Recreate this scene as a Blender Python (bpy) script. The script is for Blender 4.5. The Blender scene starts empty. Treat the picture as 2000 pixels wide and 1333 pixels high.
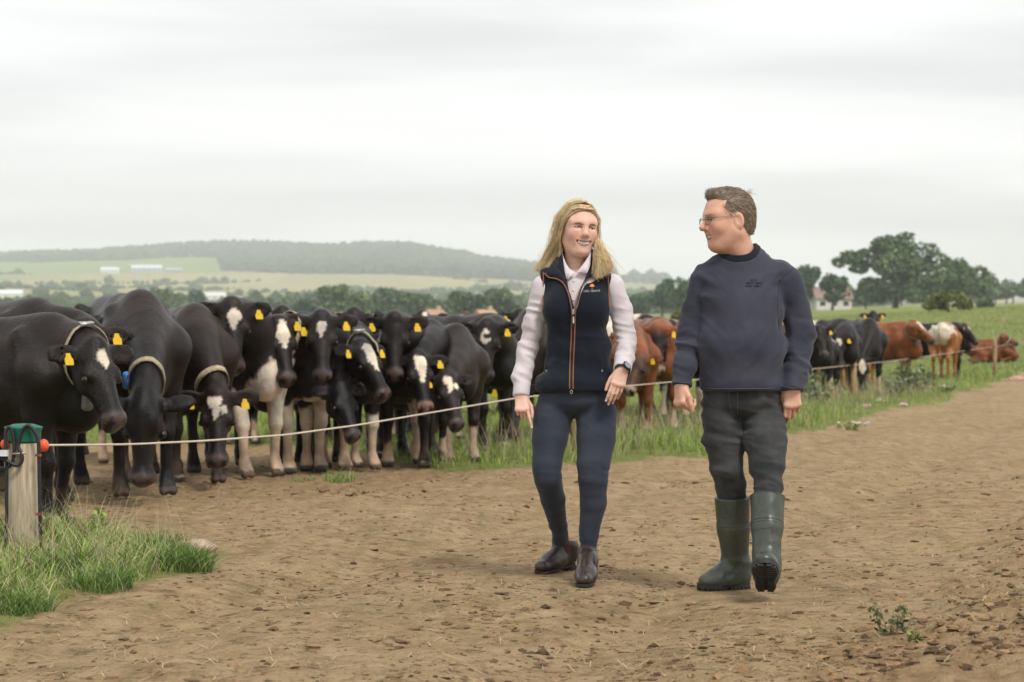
import bpy, bmesh, math, random
import numpy as np
from mathutils import Vector, Matrix
from mathutils.bvhtree import BVHTree
R = math.radians
random.seed(7)
rng = np.random.default_rng(7)
SC = bpy.context.scene
COL = SC.collection

# ------------------------------------------------------------------ camera
CAM_H = 1.07
F = 2000 * 70 / 36.0            # focal length in photo pixels
cam_data = bpy.data.cameras.new('camera')
cam_data.lens = 70; cam_data.sensor_width = 36
cam_data.clip_start = 0.1; cam_data.clip_end = 20000
cam_data.dof.use_dof = True; cam_data.dof.focus_distance = 8.75; cam_data.dof.aperture_fstop = 4.8
cam = bpy.data.objects.new('camera', cam_data); COL.objects.link(cam)
cam.location = (0, 0, CAM_H); cam.rotation_euler = (R(90), 0, 0)
SC.camera = cam

# ------------------------------------------------------------------ sky and sun (bright overcast)
SUN_EL, SUN_AZ = 52, 35         # azimuth measured from behind the camera towards the right
w = bpy.data.worlds.new('World'); SC.world = w; w.use_nodes = True
wt = w.node_tree; wt.nodes.clear()
def wn(t, **k):
    n = wt.nodes.new(t)
    for a, b in k.items(): setattr(n, a, b)
    return n
sky = wn('ShaderNodeTexSky', sky_type='NISHITA', sun_disc=False, sun_elevation=R(SUN_EL), sun_rotation=R(180 - SUN_AZ))
skym = wn('ShaderNodeVectorMath', operation='SCALE'); skym.inputs[3].default_value = 0.10
wt.links.new(sky.outputs[0], skym.inputs[0])
tc = wn('ShaderNodeTexCoord')
mp = wn('ShaderNodeMapping'); mp.inputs['Scale'].default_value = (1.2, 1.2, 9.0); mp.inputs['Location'].default_value = (1.4, 4.1, 0.25)
wt.links.new(tc.outputs['Generated'], mp.inputs[0])
nz = wn('ShaderNodeTexNoise'); nz.inputs['Scale'].default_value = 2.1; nz.inputs['Detail'].default_value = 5; nz.inputs['Roughness'].default_value = 0.48; nz.inputs['Distortion'].default_value = 0.35
wt.links.new(mp.outputs[0], nz.inputs['Vector'])
rp = wn('ShaderNodeValToRGB')
e = rp.color_ramp.elements
e[0].position = 0.34; e[0].color = (0.70, 0.708, 0.716, 1)
e[1].position = 0.66; e[1].color = (1.00, 0.998, 0.99, 1)
m_ = rp.color_ramp.elements.new(0.50); m_.color = (0.88, 0.885, 0.885, 1)
wt.links.new(nz.outputs[0], rp.inputs[0])
mx = wn('ShaderNodeMix', data_type='RGBA'); mx.inputs[0].default_value = 0.93
wt.links.new(skym.outputs[0], mx.inputs[6]); wt.links.new(rp.outputs[0], mx.inputs[7])
bg = wn('ShaderNodeBackground'); bg.inputs[1].default_value = 0.79
wt.links.new(mx.outputs[2], bg.inputs[0])
wo = wn('ShaderNodeOutputWorld'); wt.links.new(bg.outputs[0], wo.inputs[0])

sl = bpy.data.lights.new('sun', 'SUN'); sl.energy = 1.5; sl.angle = R(14); sl.color = (1.0, 0.955, 0.89)
sun = bpy.data.objects.new('sun', sl); COL.objects.link(sun)
sun.rotation_euler = (R(90 - SUN_EL), 0, R(SUN_AZ))
SC.view_settings.view_transform = 'Standard'; SC.view_settings.look = 'None'
SC.view_settings.exposure = 0.64; SC.view_settings.gamma = 1.0
SC.render.engine = 'CYCLES'
SC.cycles.use_denoising = True
SC.cycles.denoising_prefilter = 'ACCURATE'
SC.cycles.max_bounces = 6; SC.cycles.diffuse_bounces = 3; SC.cycles.glossy_bounces = 2
SC.cycles.transmission_bounces = 3; SC.cycles.volume_bounces = 2; SC.cycles.transparent_max_bounces = 8

# ------------------------------------------------------------------ noise
def _h(ix, iy, iz, seed=0):
    n = (ix.astype(np.int64) * 374761393 + iy.astype(np.int64) * 668265263 + iz.astype(np.int64) * 2147483647 + seed * 974634777) & 0xFFFFFFFF
    n = ((n ^ (n >> 13)) * 1274126177) & 0xFFFFFFFF
    n = ((n ^ (n >> 16)) * 2246822519) & 0xFFFFFFFF
    return ((n ^ (n >> 15)) & 0xFFFF) / 65535.0
def vnoise(P, s=1.0, seed=0):
    P = np.asarray(P, float) * s
    i = np.floor(P); f = P - i; f = f * f * (3 - 2 * f)
    i = i.astype(np.int64); x, y, z = i[..., 0], i[..., 1], i[..., 2]
    fx, fy, fz = f[..., 0], f[..., 1], f[..., 2]
    def L(a, b, t): return a + (b - a) * t
    a = L(L(_h(x, y, z, seed), _h(x + 1, y, z, seed), fx), L(_h(x, y + 1, z, seed), _h(x + 1, y + 1, z, seed), fx), fy)
    b = L(L(_h(x, y, z + 1, seed), _h(x + 1, y, z + 1, seed), fx), L(_h(x, y + 1, z + 1, seed), _h(x + 1, y + 1, z + 1, seed), fx), fy)
    return L(a, b, fz) * 2 - 1
def fbm(P, s=1.0, oct=4, seed=0, gain=0.5):
    t = 0; a = 1; P = np.asarray(P, float)
    for o in range(oct):
        t = t + a * vnoise(P, s, seed + o * 17); a *= gain; s *= 2.03
    return t
def sstep(a, b, x):
    t = np.clip((np.asarray(x, float) - a) / (b - a), 0, 1); return t * t * (3 - 2 * t)

# ------------------------------------------------------------------ objects
def props(o, label=None, cat=None, group=None, kind=None):
    if label: o['label'] = label
    if cat: o['category'] = cat
    if group: o['group'] = group
    if kind: o['kind'] = kind
    return o
def empty(name, loc=(0, 0, 0), **k):
    o = bpy.data.objects.new(name, None); COL.objects.link(o); o.location = loc
    o.empty_display_size = 0.1
    return props(o, **k)
def link(name, me, mat=None, parent=None, **k):
    o = bpy.data.objects.new(name, me); COL.objects.link(o)
    if mat is not None and len(me.materials) == 0: me.materials.append(mat)
    if parent is not None:
        o.parent = parent
        o.matrix_parent_inverse = Matrix.Translation(parent.location).inverted() if parent.parent is None else parent_world(parent).inverted()
    return props(o, **k)
def parent_world(o):
    m = o.matrix_parent_inverse @ o.matrix_basis if o.parent else Matrix.LocRotScale(o.location, o.rotation_euler, o.scale)
    return (parent_world(o.parent) @ m) if o.parent else m
def mesh_np(name, V, Fq, smooth=True, color=None, mats=None, midx=None):
    """mesh from numpy arrays; Fq is (n,k) int or a list of such arrays; color is (nv,3|4) linear"""
    me = bpy.data.meshes.new(name)
    V = np.asarray(V, np.float32)
    Fl = Fq if isinstance(Fq, list) else [Fq]
    Fl = [np.asarray(f, np.int32) for f in Fl if len(f)]
    nl = sum(f.size for f in Fl); nf = sum(len(f) for f in Fl)
    me.vertices.add(len(V)); me.vertices.foreach_set('co', V.ravel())
    me.loops.add(nl); me.loops.foreach_set('vertex_index', np.concatenate([f.ravel() for f in Fl]))
    me.polygons.add(nf)
    tot = np.concatenate([np.full(len(f), f.shape[1], np.int32) for f in Fl])
    st = np.concatenate([[0], np.cumsum(tot)[:-1]]).astype(np.int32)
    me.polygons.foreach_set('loop_start', st)
    try: me.polygons.foreach_set('loop_total', tot)
    except Exception: pass
    me.polygons.foreach_set('use_smooth', np.full(nf, bool(smooth)))
    if midx is not None: me.polygons.foreach_set('material_index', np.asarray(midx, np.int32))
    me.update(calc_edges=True)
    if color is not None:
        c = np.asarray(color, np.float32)
        if c.shape[1] == 3: c = np.concatenate([c, np.ones((len(c), 1), np.float32)], 1)
        at = me.color_attributes.new('Col', 'FLOAT_COLOR', 'POINT'); at.data.foreach_set('color', c.ravel())
    for m in (mats or []): me.materials.append(m)
    return me
def tube(pts, rad, n=8, close=False, caps=True):
    """tube along a polyline: returns V, [quads, caps]"""
    P = np.asarray(pts, float); k = len(P)
    rad = np.broadcast_to(np.asarray(rad, float), (k,))
    T = np.gradient(P, axis=0) if not close else (np.roll(P, -1, 0) - np.roll(P, 1, 0))
    T /= np.linalg.norm(T, axis=1, keepdims=True) + 1e-12
    ref = np.array([0, 0, 1.0]) if abs(T[0][2]) < 0.9 else np.array([1.0, 0, 0])
    N = []
    nprev = np.cross(T[0], ref); nprev /= np.linalg.norm(nprev)
    for i in range(k):
        v = nprev - T[i] * np.dot(nprev, T[i]); v /= np.linalg.norm(v) + 1e-12; N.append(v); nprev = v
    N = np.array(N); B = np.cross(T, N)
    a = np.linspace(0, 2 * np.pi, n, endpoint=False)
    V = (P[:, None] + rad[:, None, None] * (np.cos(a)[None, :, None] * N[:, None] + np.sin(a)[None, :, None] * B[:, None])).reshape(-1, 3)
    Q = []
    for i in range(k if close else k - 1):
        i2 = (i + 1) % k
        for j in range(n):
            j2 = (j + 1) % n
            Q.append((i * n + j, i * n + j2, i2 * n + j2, i2 * n + j))
    Fs = [np.array(Q)]
    if caps and not close:
        Fs.append(np.array([list(range(n))[::-1], list(range((k - 1) * n, k * n))]))
    return V, Fs
def join_parts(parts):
    """parts: list of (V, list of face arrays) -> one V, list"""
    Vs = []; byk = {}; off = 0
    for V, Fs in parts:
        for f in (Fs if isinstance(Fs, list) else [Fs]):
            f = np.asarray(f)
            if len(f): byk.setdefault(f.shape[1], []).append(f + off)
        Vs.append(V); off += len(V)
    return np.concatenate(Vs), [np.concatenate(v) for v in byk.values()]
def box(cx, cy, cz, sx, sy, sz, rz=0.0):
    V = np.array([(x, y, z) for x in (-.5, .5) for y in (-.5, .5) for z in (-.5, .5)]) * (sx, sy, sz)
    c, s = math.cos(rz), math.sin(rz)
    V = np.stack([V[:, 0] * c - V[:, 1] * s + cx, V[:, 0] * s + V[:, 1] * c + cy, V[:, 2] + cz], 1)
    return V, [np.array([(0, 1, 3, 2), (4, 6, 7, 5), (0, 4, 5, 1), (2, 3, 7, 6), (0, 2, 6, 4), (1, 5, 7, 3)])]
def lathe(profile, center=(0, 0, 0), n=24):
    """profile: list of (r,z)"""
    a = np.linspace(0, 2 * np.pi, n, endpoint=False); V = []; Q = []
    for r, z in profile:
        V += [(center[0] + r * math.cos(t), center[1] + r * math.sin(t), center[2] + z) for t in a]
    k = len(profile)
    for i in range(k - 1):
        for j in range(n):
            Q.append((i * n + j, i * n + (j + 1) % n, (i + 1) * n + (j + 1) % n, (i + 1) * n + j))
    return np.array(V), [np.array(Q), np.array([list(range(n))[::-1], list(range((k - 1) * n, k * n))])]

# ------------------------------------------------------------------ materials
def new_mat(name):
    m = bpy.data.materials.new(name); m.use_nodes = True
    nt = m.node_tree; b = nt.nodes['Principled BSDF']
    return m, nt, b
def N(nt, t, ins=None, **k):
    n = nt.nodes.new(t)
    for a, v in k.items(): setattr(n, a, v)
    for a, v in (ins or {}).items():
        if hasattr(v, 'is_linked') or v.__class__.__name__ == 'NodeSocket': nt.links.new(v, n.inputs[a])
        elif isinstance(v, bpy.types.NodeSocket): nt.links.new(v, n.inputs[a])
        else: n.inputs[a].default_value = v
    return n
def obj_co(nt): return N(nt, 'ShaderNodeTexCoord').outputs['Object']
def noise_node(nt, co, scale, detail=4, rough=0.55, dist=0.0):
    n = N(nt, 'ShaderNodeTexNoise', {'Scale': scale, 'Detail': detail, 'Roughness': rough, 'Distortion': dist})
    nt.links.new(co, n.inputs['Vector']); return n.outputs[0]
def ramp(nt, fac, stops):
    r = N(nt, 'ShaderNodeValToRGB'); nt.links.new(fac, r.inputs[0]); els = r.color_ramp.elements
    els[0].position, els[0].color = stops[0][0], (*stops[0][1], 1)
    els[1].position, els[1].color = stops[-1][0], (*stops[-1][1], 1)
    for p, c in stops[1:-1]:
        x = els.new(p); x.color = (*c, 1)
    return r.outputs[0]
def mixc(nt, fac, a, b, blend='MIX'):
    n = N(nt, 'ShaderNodeMix', data_type='RGBA', blend_type=blend)
    for i, v in ((0, fac), (6, a), (7, b)):
        if isinstance(v, bpy.types.NodeSocket): nt.links.new(v, n.inputs[i])
        else: n.inputs[i].default_value = v if i == 0 else (*v, 1) if len(v) == 3 else v
    return n.outputs[2]
def mth(nt, op, a, b=None):
    n = N(nt, 'ShaderNodeMath', operation=op)
    for i, v in ((0, a), (1, b)):
        if v is None: continue
        if isinstance(v, bpy.types.NodeSocket): nt.links.new(v, n.inputs[i])
        else: n.inputs[i].default_value = v
    return n.outputs[0]
def bump(nt, b, h, strength, dist):
    n = N(nt, 'ShaderNodeBump', {'Strength': strength, 'Distance': dist}); nt.links.new(h, n.inputs['Height'])
    nt.links.new(n.outputs[0], b.inputs['Normal']); return n
def simple(name, col, rough=0.7, var=0.12, scale=30, bmp=0.0, bdist=0.01, metal=0.0, sheen=0.0, spec=0.5, detail=4):
    """plain material with a little procedural variation"""
    m, nt, b = new_mat(name); co = obj_co(nt)
    nn = noise_node(nt, co, scale, detail)
    c = ramp(nt, nn, [(0.3, tuple(x * (1 - var) for x in col)), (0.7, tuple(min(1, x * (1 + var)) for x in col))])
    nt.links.new(c, b.inputs['Base Color'])
    b.inputs['Roughness'].default_value = rough; b.inputs['Metallic'].default_value = metal
    b.inputs['Sheen Weight'].default_value = sheen; b.inputs['Specular IOR Level'].default_value = spec
    if bmp: bump(nt, b, nn, bmp, bdist)
    return m
def colmat(name, rough=0.7, var=0.15, scale=60, bmp=0.0, bdist=0.004, sheen=0.0, spec=0.5, stretch=None, sss=0.0):
    """base colour from the vertex attribute Col, broken up by noise"""
    m, nt, b = new_mat(name); co = obj_co(nt)
    if stretch:
        mpp = N(nt, 'ShaderNodeMapping'); mpp.inputs['Scale'].default_value = stretch; nt.links.new(co, mpp.inputs[0]); co = mpp.outputs[0]
    at = N(nt, 'ShaderNodeVertexColor', layer_name='Col')
    nn = noise_node(nt, co, scale, 4)
    g = ramp(nt, nn, [(0.3, (1 - var,) * 3), (0.7, (1 + var,) * 3)])
    c = mixc(nt, 1.0, at.outputs[0], g, 'MULTIPLY')
    nt.links.new(c, b.inputs['Base Color'])
    b.inputs['Roughness'].default_value = rough; b.inputs['Sheen Weight'].default_value = sheen
    b.inputs['Specular IOR Level'].default_value = spec
    if sss:
        b.inputs['Subsurface Weight'].default_value = sss; b.inputs['Subsurface Radius'].default_value = (0.010, 0.004, 0.002)
        b.inputs['Subsurface Scale'].default_value = 1.0
    if bmp: bump(nt, b, nn, bmp, bdist)
    return m

# ------------------------------------------------------------------ implicit surfaces
class Sdf:
    """smooth union / subtraction of round cones and ellipsoids, meshed with surface nets"""
    def __init__(s): s.p = []; s.post = []
    def cone(s, a, b, ra, rb, k=0.03, n=None, flat=1.0, sub=False):
        a = np.array(a, float); b = np.array(b, float); m = max(ra, rb) * max(flat, 1) + k
        lo = np.minimum(a, b) - m; hi = np.maximum(a, b) + m
        if n is not None: n = np.array(n, float); n /= np.linalg.norm(n)
        def f(P):
            ba = b - a; pa = P - a
            t = np.clip(pa @ ba / max(ba @ ba, 1e-12), 0, 1)
            o = pa - t[:, None] * ba
            if n is not None: o = o + np.outer(o @ n * (1 / flat - 1), n)
            return (np.sqrt((o * o).sum(1)) - (ra + (rb - ra) * t)) * min(flat, 1.0)
        s.p.append((f, k, sub, lo, hi)); return s
    def chain(s, pts, rads, k=0.03, n=None, flat=1.0):
        k = min(k, 0.012) if max(rads) < 0.2 else k
        for i in range(len(pts) - 1): s.cone(pts[i], pts[i + 1], rads[i], rads[i + 1], k, n, flat)
        return s
    def ell(s, c, r, k=0.03, ax=None, sub=False):
        c = np.array(c, float); r = np.array(r, float)
        A = np.eye(3) if ax is None else np.array(ax, float)
        m = np.abs(A.T * r).sum(1) + k
        def f(P):
            q = (P - c) @ A.T
            k0 = np.sqrt(((q / r) ** 2).sum(1)) + 1e-9; k1 = np.sqrt(((q / (r * r)) ** 2).sum(1)) + 1e-9
            return k0 * (k0 - 1) / k1
        s.p.append((f, k, sub, c - m, c + m)); return s
    def func(s, f, lo, hi, k=0.01, sub=False):
        s.p.append((f, k, sub, np.array(lo, float), np.array(hi, float))); return s
    def half(s, pt, n, k=0.004):
        """cut away everything on the +n side of a plane"""
        pt = np.array(pt, float); n = np.array(n, float); n /= np.linalg.norm(n)
        s.post.append(lambda d, P: np.maximum(d, (P - pt) @ n)); return s
    def disp(s, f): s.post.append(lambda d, P: d - f(P)); return s
    def eval(s, P, pad=0.0):
        d = np.full(len(P), 0.25)
        for f, k, sub, lo, hi in s.p:
            m = np.flatnonzero(((P >= lo - pad - 0.02) & (P <= hi + pad + 0.02)).all(1))
            if len(m) == 0: continue
            v = f(P[m]); a = d[m]
            if sub:
                v = -v; h = np.maximum(k - np.abs(a - v), 0) / k; d[m] = np.maximum(a, v) + h * h * k * 0.25
            else:
                h = np.maximum(k - np.abs(a - v), 0) / k; d[m] = np.minimum(a, v) - h * h * k * 0.25
        for g in s.post: d = g(d, P)
        return d
    def bounds(s):
        lo = np.min([p[3] for p in s.p if not p[2]], 0); hi = np.max([p[4] for p in s.p if not p[2]], 0); return lo, hi
    def mesh(s, h, lo=None, hi=None):
        l0, h0 = s.bounds(); lo = l0 - 2 * h if lo is None else np.array(lo, float); hi = h0 + 2 * h if hi is None else np.array(hi, float)
        B = 6
        nb = np.ceil((hi - lo) / (h * B)).astype(int); n = nb * B + 1
        g = np.stack(np.meshgrid(*[np.arange(k) for k in nb], indexing='ij'), -1).reshape(-1, 3)
        cen = lo + (g + 0.5) * B * h
        dc = s.eval(cen, pad=B * h)
        act = g[np.abs(dc) < B * h * 0.95 + 0.012 * bool(s.post)]
        D = np.full(n, 0.25, np.float32)
        o = np.stack(np.meshgrid(*[np.arange(B + 1)] * 3, indexing='ij'), -1).reshape(-1, 3)
        mask = np.zeros(n, bool)
        ii = (act[:, None, :] * B + o[None]).reshape(-1, 3)
        mask[ii[:, 0], ii[:, 1], ii[:, 2]] = True
        idx = np.argwhere(mask)
        ins = s_fill(dc, g, nb, B, n)      # sign of inactive blocks
        D[ins] = -0.25
        D[idx[:, 0], idx[:, 1], idx[:, 2]] = s.eval(lo + idx * h)
        return nets(D, lo, h, mask)
def s_fill(dc, g, nb, B, n):
    neg = np.zeros(nb, bool); neg[g[:, 0], g[:, 1], g[:, 2]] = dc < 0
    r = np.repeat(np.repeat(np.repeat(neg, B, 0), B, 1), B, 2)
    out = np.zeros(n, bool); out[:-1, :-1, :-1] = r
    return out
def nets(D, lo, h, mask):
    S = D < 0
    c = np.zeros(tuple(k - 1 for k in D.shape), np.uint8)
    offs = [(i, j, k) for i in (0, 1) for j in (0, 1) for k in (0, 1)]
    sh = c.shape
    am = np.ones(sh, bool)
    for i, j, k in offs:
        c += S[i:i + sh[0], j:j + sh[1], k:k + sh[2]]
        am &= mask[i:i + sh[0], j:j + sh[1], k:k + sh[2]]
    cells = np.argwhere((c > 0) & (c < 8) & am)
    vid = np.full(sh, -1, np.int32); vid[cells[:, 0], cells[:, 1], cells[:, 2]] = np.arange(len(cells))
    val = {o: D[cells[:, 0] + o[0], cells[:, 1] + o[1], cells[:, 2] + o[2]].astype(float) for o in offs}
    acc = np.zeros((len(cells), 3)); cnt = np.zeros(len(cells))
    for a in offs:
        for ax in range(3):
            if a[ax] == 1: continue
            b = list(a); b[ax] = 1; b = tuple(b)
            va, vb = val[a], val[b]; m = (va < 0) != (vb < 0)
            t = np.where(m, va / np.where(m, va - vb, 1), 0)
            p = np.array(a, float)[None] + t[:, None] * (np.array(b) - np.array(a))[None]
            acc += np.where(m[:, None], p, 0); cnt += m
    V = lo + (cells + acc / np.maximum(cnt, 1)[:, None]) * h
    Q = []
    for ax in range(3):
        u, v = (ax + 1) % 3, (ax + 2) % 3
        s0 = [slice(None)] * 3; s1 = [slice(None)] * 3; s0[ax] = slice(0, -1); s1[ax] = slice(1, None)
        e0 = S[tuple(s0)]; e1 = S[tuple(s1)]
        for fl, m in ((False, e0 & ~e1), (True, ~e0 & e1)):
            E = np.argwhere(m)
            E = E[(E[:, u] > 0) & (E[:, v] > 0) & (E[:, u] < D.shape[u] - 1) & (E[:, v] < D.shape[v] - 1)]
            q = []
            for du, dv in ((-1, -1), (0, -1), (0, 0), (-1, 0)):
                k = E.copy(); k[:, u] += du; k[:, v] += dv
                q.append(vid[k[:, 0], k[:, 1], k[:, 2]])
            q = np.stack(q, 1); q = q[(q >= 0).all(1)]
            Q.append(q[:, ::-1] if fl else q)
    return V, np.concatenate(Q)
def relax(V, Q, it=1, lam=0.5):
    """light Laplacian smoothing"""
    for _ in range(it):
        A = np.zeros_like(V); c = np.zeros(len(V))
        for a, b in ((0, 1), (1, 2), (2, 3), (3, 0)):
            np.add.at(A, Q[:, a], V[Q[:, b]]); np.add.at(A, Q[:, b], V[Q[:, a]])
            np.add.at(c, Q[:, a], 1); np.add.at(c, Q[:, b], 1)
        V = V + lam * (A / np.maximum(c, 1)[:, None] - V)
    return V
def unit(v): v = np.array(v, float); return v / np.linalg.norm(v)
# ------------------------------------------------------------------ terrain heights
YH = 665.0
_pxc = np.array([-6000, -1500, 0, 250, 500, 750, 1000, 1300, 1600, 1800, 2000, 2600, 8000.])
_z = {   # distance: ground height at the columns above
    -200: [0] * 13, 40: [0] * 13,
    60: [0, 0, 0, 0, 0, 0, 0, 0, .04, .1, .2, .3, .3],
    80: [0, 0, 0, 0, 0, 0, 0, .1, .3, .55, .8, 1, 1],
    110: [.2, .2, .2, .2, .2, .2, .2, .4, 1.1, 1.6, 2.1, 3, 3],
    150: [1.2, 1.2, 1.2, 1.3, 1.4, 1.4, 1.4, 2.0, 2.6, 3.1, 3.65, 5, 5],
    250: [1.8, 1.9, 2.0, 2.0, 2.1, 2.1, 2.2, 3.3, 4.6, 5.0, 5.3, 6.5, 6.5],
    400: [3, 3, 3.1, 3.2, 3.4, 3.5, 3.6, 5.2, 7.2, 7.8, 8.2, 9, 9],
    700: [10, 10, 9.2, 9, 8.3, 8.5, 8.8, 10.6, 12.8, 13.3, 14, 15, 15],
    1200: [28, 26, 24.2, 21, 19.6, 19, 19.3, 20.5, 21.7, 22.5, 23.6, 25, 25],
    2000: [60, 57, 54, 52, 50, 49, 47.4, 42, 38.6, 38.8, 39.6, 40, 40],
    3000: [110, 106, 101, 104, 104, 103, 93.6, 78, 66.6, 64, 62.8, 60, 60],
    4200: [190, 180, 166, 180, 190, 193, 154, 128, 98, 94, 92, 90, 90],
    5200: [150, 140, 130, 140, 150, 150, 120, 100, 80, 75, 70, 70, 70],
    9000: [60] * 13}
_zd = np.array(sorted(_z)); _zt = np.array([_z[k] for k in _zd], float)
_rx = np.array([0, 100, 200, 300, 400, 500, 600, 680, 750, 800, 850, 900, 950, 1040, 1240, 1400])
_ry = np.array([508, 504, 499, 492, 487, 487, 490, 488, 484, 487, 496, 505, 515, 527, 540, 556])
def land(x, y):
    """ground height in metres"""
    x = np.asarray(x, float); y = np.asarray(y, float); yy = np.maximum(y, 5)
    px = 1000 + F * x / yy
    i = np.clip(np.searchsorted(_zd, y) - 1, 0, len(_zd) - 2)
    d0, d1 = _zd[i].astype(float), _zd[i + 1].astype(float)
    t = np.clip((y - d0) / (d1 - d0), 0, 1); t = t * t * (3 - 2 * t) * 0.35 + t * 0.65
    out = np.zeros_like(px)
    cols = np.stack([np.interp(px, _pxc, _zt[k]) for k in range(len(_zd))])
    ridge = CAM_H + (YH - np.interp(px, _rx, _ry)) * 4200 / F
    k = int(np.where(_zd == 4200)[0][0]); cols[k] = np.where((px > -50) & (px < 1420), ridge, cols[k])
    sel = np.arange(px.size)
    c = cols.reshape(len(_zd), -1); ir = i.reshape(-1); tr = t.reshape(-1)
    out = (c[ir, sel] * (1 - tr) + c[ir + 1, sel] * tr).reshape(px.shape)
    P = np.stack([x, y, np.zeros_like(x)], -1)
    out = out + np.where(y > 45, 0.10 * fbm(P, 0.05, 2, 3) * sstep(45, 90, y), 0)
    out = out + sstep(900, 2500, y) * 2.2 * fbm(P, 0.0035, 3, 9)
    return out
def land1(x, y): return float(land(np.array([x]), np.array([y]))[0])
def ground_at(px, py):
    """where the ray through a photo pixel meets the ground"""
    y = np.geomspace(4, 5000, 6000); x = (px - 1000) / F * y
    zr = CAM_H + (YH - py) / F * y
    b = np.flatnonzero(zr <= land(x, y))
    j = b[0] if len(b) else len(y) - 1
    return float(x[j]), float(y[j]), land1(x[j], y[j])
def at(px, py, d): return np.array([(px - 1000) / F * d, d, CAM_H + (YH - py) / F * d])

# track edge: bare earth in front of this line, grass beyond it
_ex = np.array([-60, -12, -6, -3, -1.6, -1.05, -0.62, 0.18, 0.88, 1.81, 3.33, 5.94, 14.3, 30, 60])
_ey = np.array([24, 22.5, 21, 20.2, 19.4, 17.6, 16.4, 17.2, 17.2, 18.4, 23.1, 30.8, 55.5, 92, 170])
VERGE = np.array([(-1.98, 7.45), (-1.74, 8.3), (-1.46, 9.3), (-1.5, 9.9), (-1.85, 10.5), (-2.6, 11.0), (-3.2, 11.1), (-4.5, 9.5), (-5.5, 6.5), (-6, 4.0), (-3.1, 4.0), (-2.3, 6.4)])
def poly_sd(P, poly):
    """signed distance (negative inside) to a polygon, 2-D"""
    d = np.full(len(P), 1e9); ins = np.zeros(len(P), bool)
    for i in range(len(poly)):
        a, b = poly[i], poly[(i + 1) % len(poly)]
        ba = b - a; pa = P - a; t = np.clip(pa @ ba / (ba @ ba), 0, 1)
        d = np.minimum(d, np.sqrt(((pa - t[:, None] * ba) ** 2).sum(1)))
        c = ((a[1] > P[:, 1]) != (b[1] > P[:, 1]))
        ins ^= c & (P[:, 0] < (b[0] - a[0]) * (P[:, 1] - a[1]) / (b[1] - a[1] + 1e-12) + a[0])
    return np.where(ins, -d, d)
def grassiness(x, y):
    """>0 grass, <0 bare earth (metres from the edge, roughly)"""
    P = np.stack([x, y, 0 * x], -1)
    wob = 0.30 * fbm(P, 1.1, 3, 5)
    g1 = (y - np.interp(x, _ex, _ey)) * 0.75 + wob * np.clip(y / 14, 0.6, 3)
    g2 = -poly_sd(np.stack([x, y], -1).reshape(-1, 2), VERGE).reshape(x.shape) + wob * 0.35
    return np.maximum(g1, g2)
def churn(x, y):
    """rough poached earth: along the right-hand ridge and by the cattle"""
    xr = np.interp(y, [0, 6.2, 8.6, 10.8, 16, 30], [0.4, 1.12, 1.87, 2.7, 4.9, 11])
    P = np.stack([x, y, 0 * x], -1)
    r = sstep(-0.15, 0.25, x - xr + 0.25 * fbm(P, 0.9, 3, 21)) * sstep(30, 18, y)
    c = sstep(11.5, 14, y + 0.3 * x) * sstep(1.5, -1, x) * 0.6
    return np.clip(r + c, 0, 1), xr
FEET = [(0.315, 8.72, 0.30), (0.20, 9.22, 0.32), (0.90, 8.58, 0.34), (1.05, 8.15, 0.36)]      # trodden flat under the walkers
def near_relief(x, y):
    P = np.stack([x, y, 0 * x], -1)
    c, xr = churn(x, y); g = grassiness(x, y)
    n1 = fbm(P, 1.3, 3, 31) * 0.022
    n2 = fbm(P, 7.0, 3, 37); n3 = np.maximum(fbm(P, 16.0, 2, 41), -0.2)
    z = n1 + (0.006 + 0.018 * c) * n2 + (0.003 + 0.008 * c) * n3
    z = z + 0.09 * sstep(-0.3, 0.5, x - xr) * sstep(24, 14, y)
    # wheel ruts running with the track
    t = x - 0.335 * y
    for t0 in (-2.15, -3.9): z = z - 0.045 * np.exp(-((t - t0 + 0.15 * vnoise(P, 0.5, 51)) / 0.25) ** 2)
    z = z + 0.03 * sstep(0, 0.5, g)
    for fx, fy, fr in FEET: z = z * (1 - 0.96 * np.exp(-(((x - fx) ** 2 + (y - fy) ** 2) / fr ** 2) ** 2))
    return z * sstep(60, 30, y)

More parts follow.
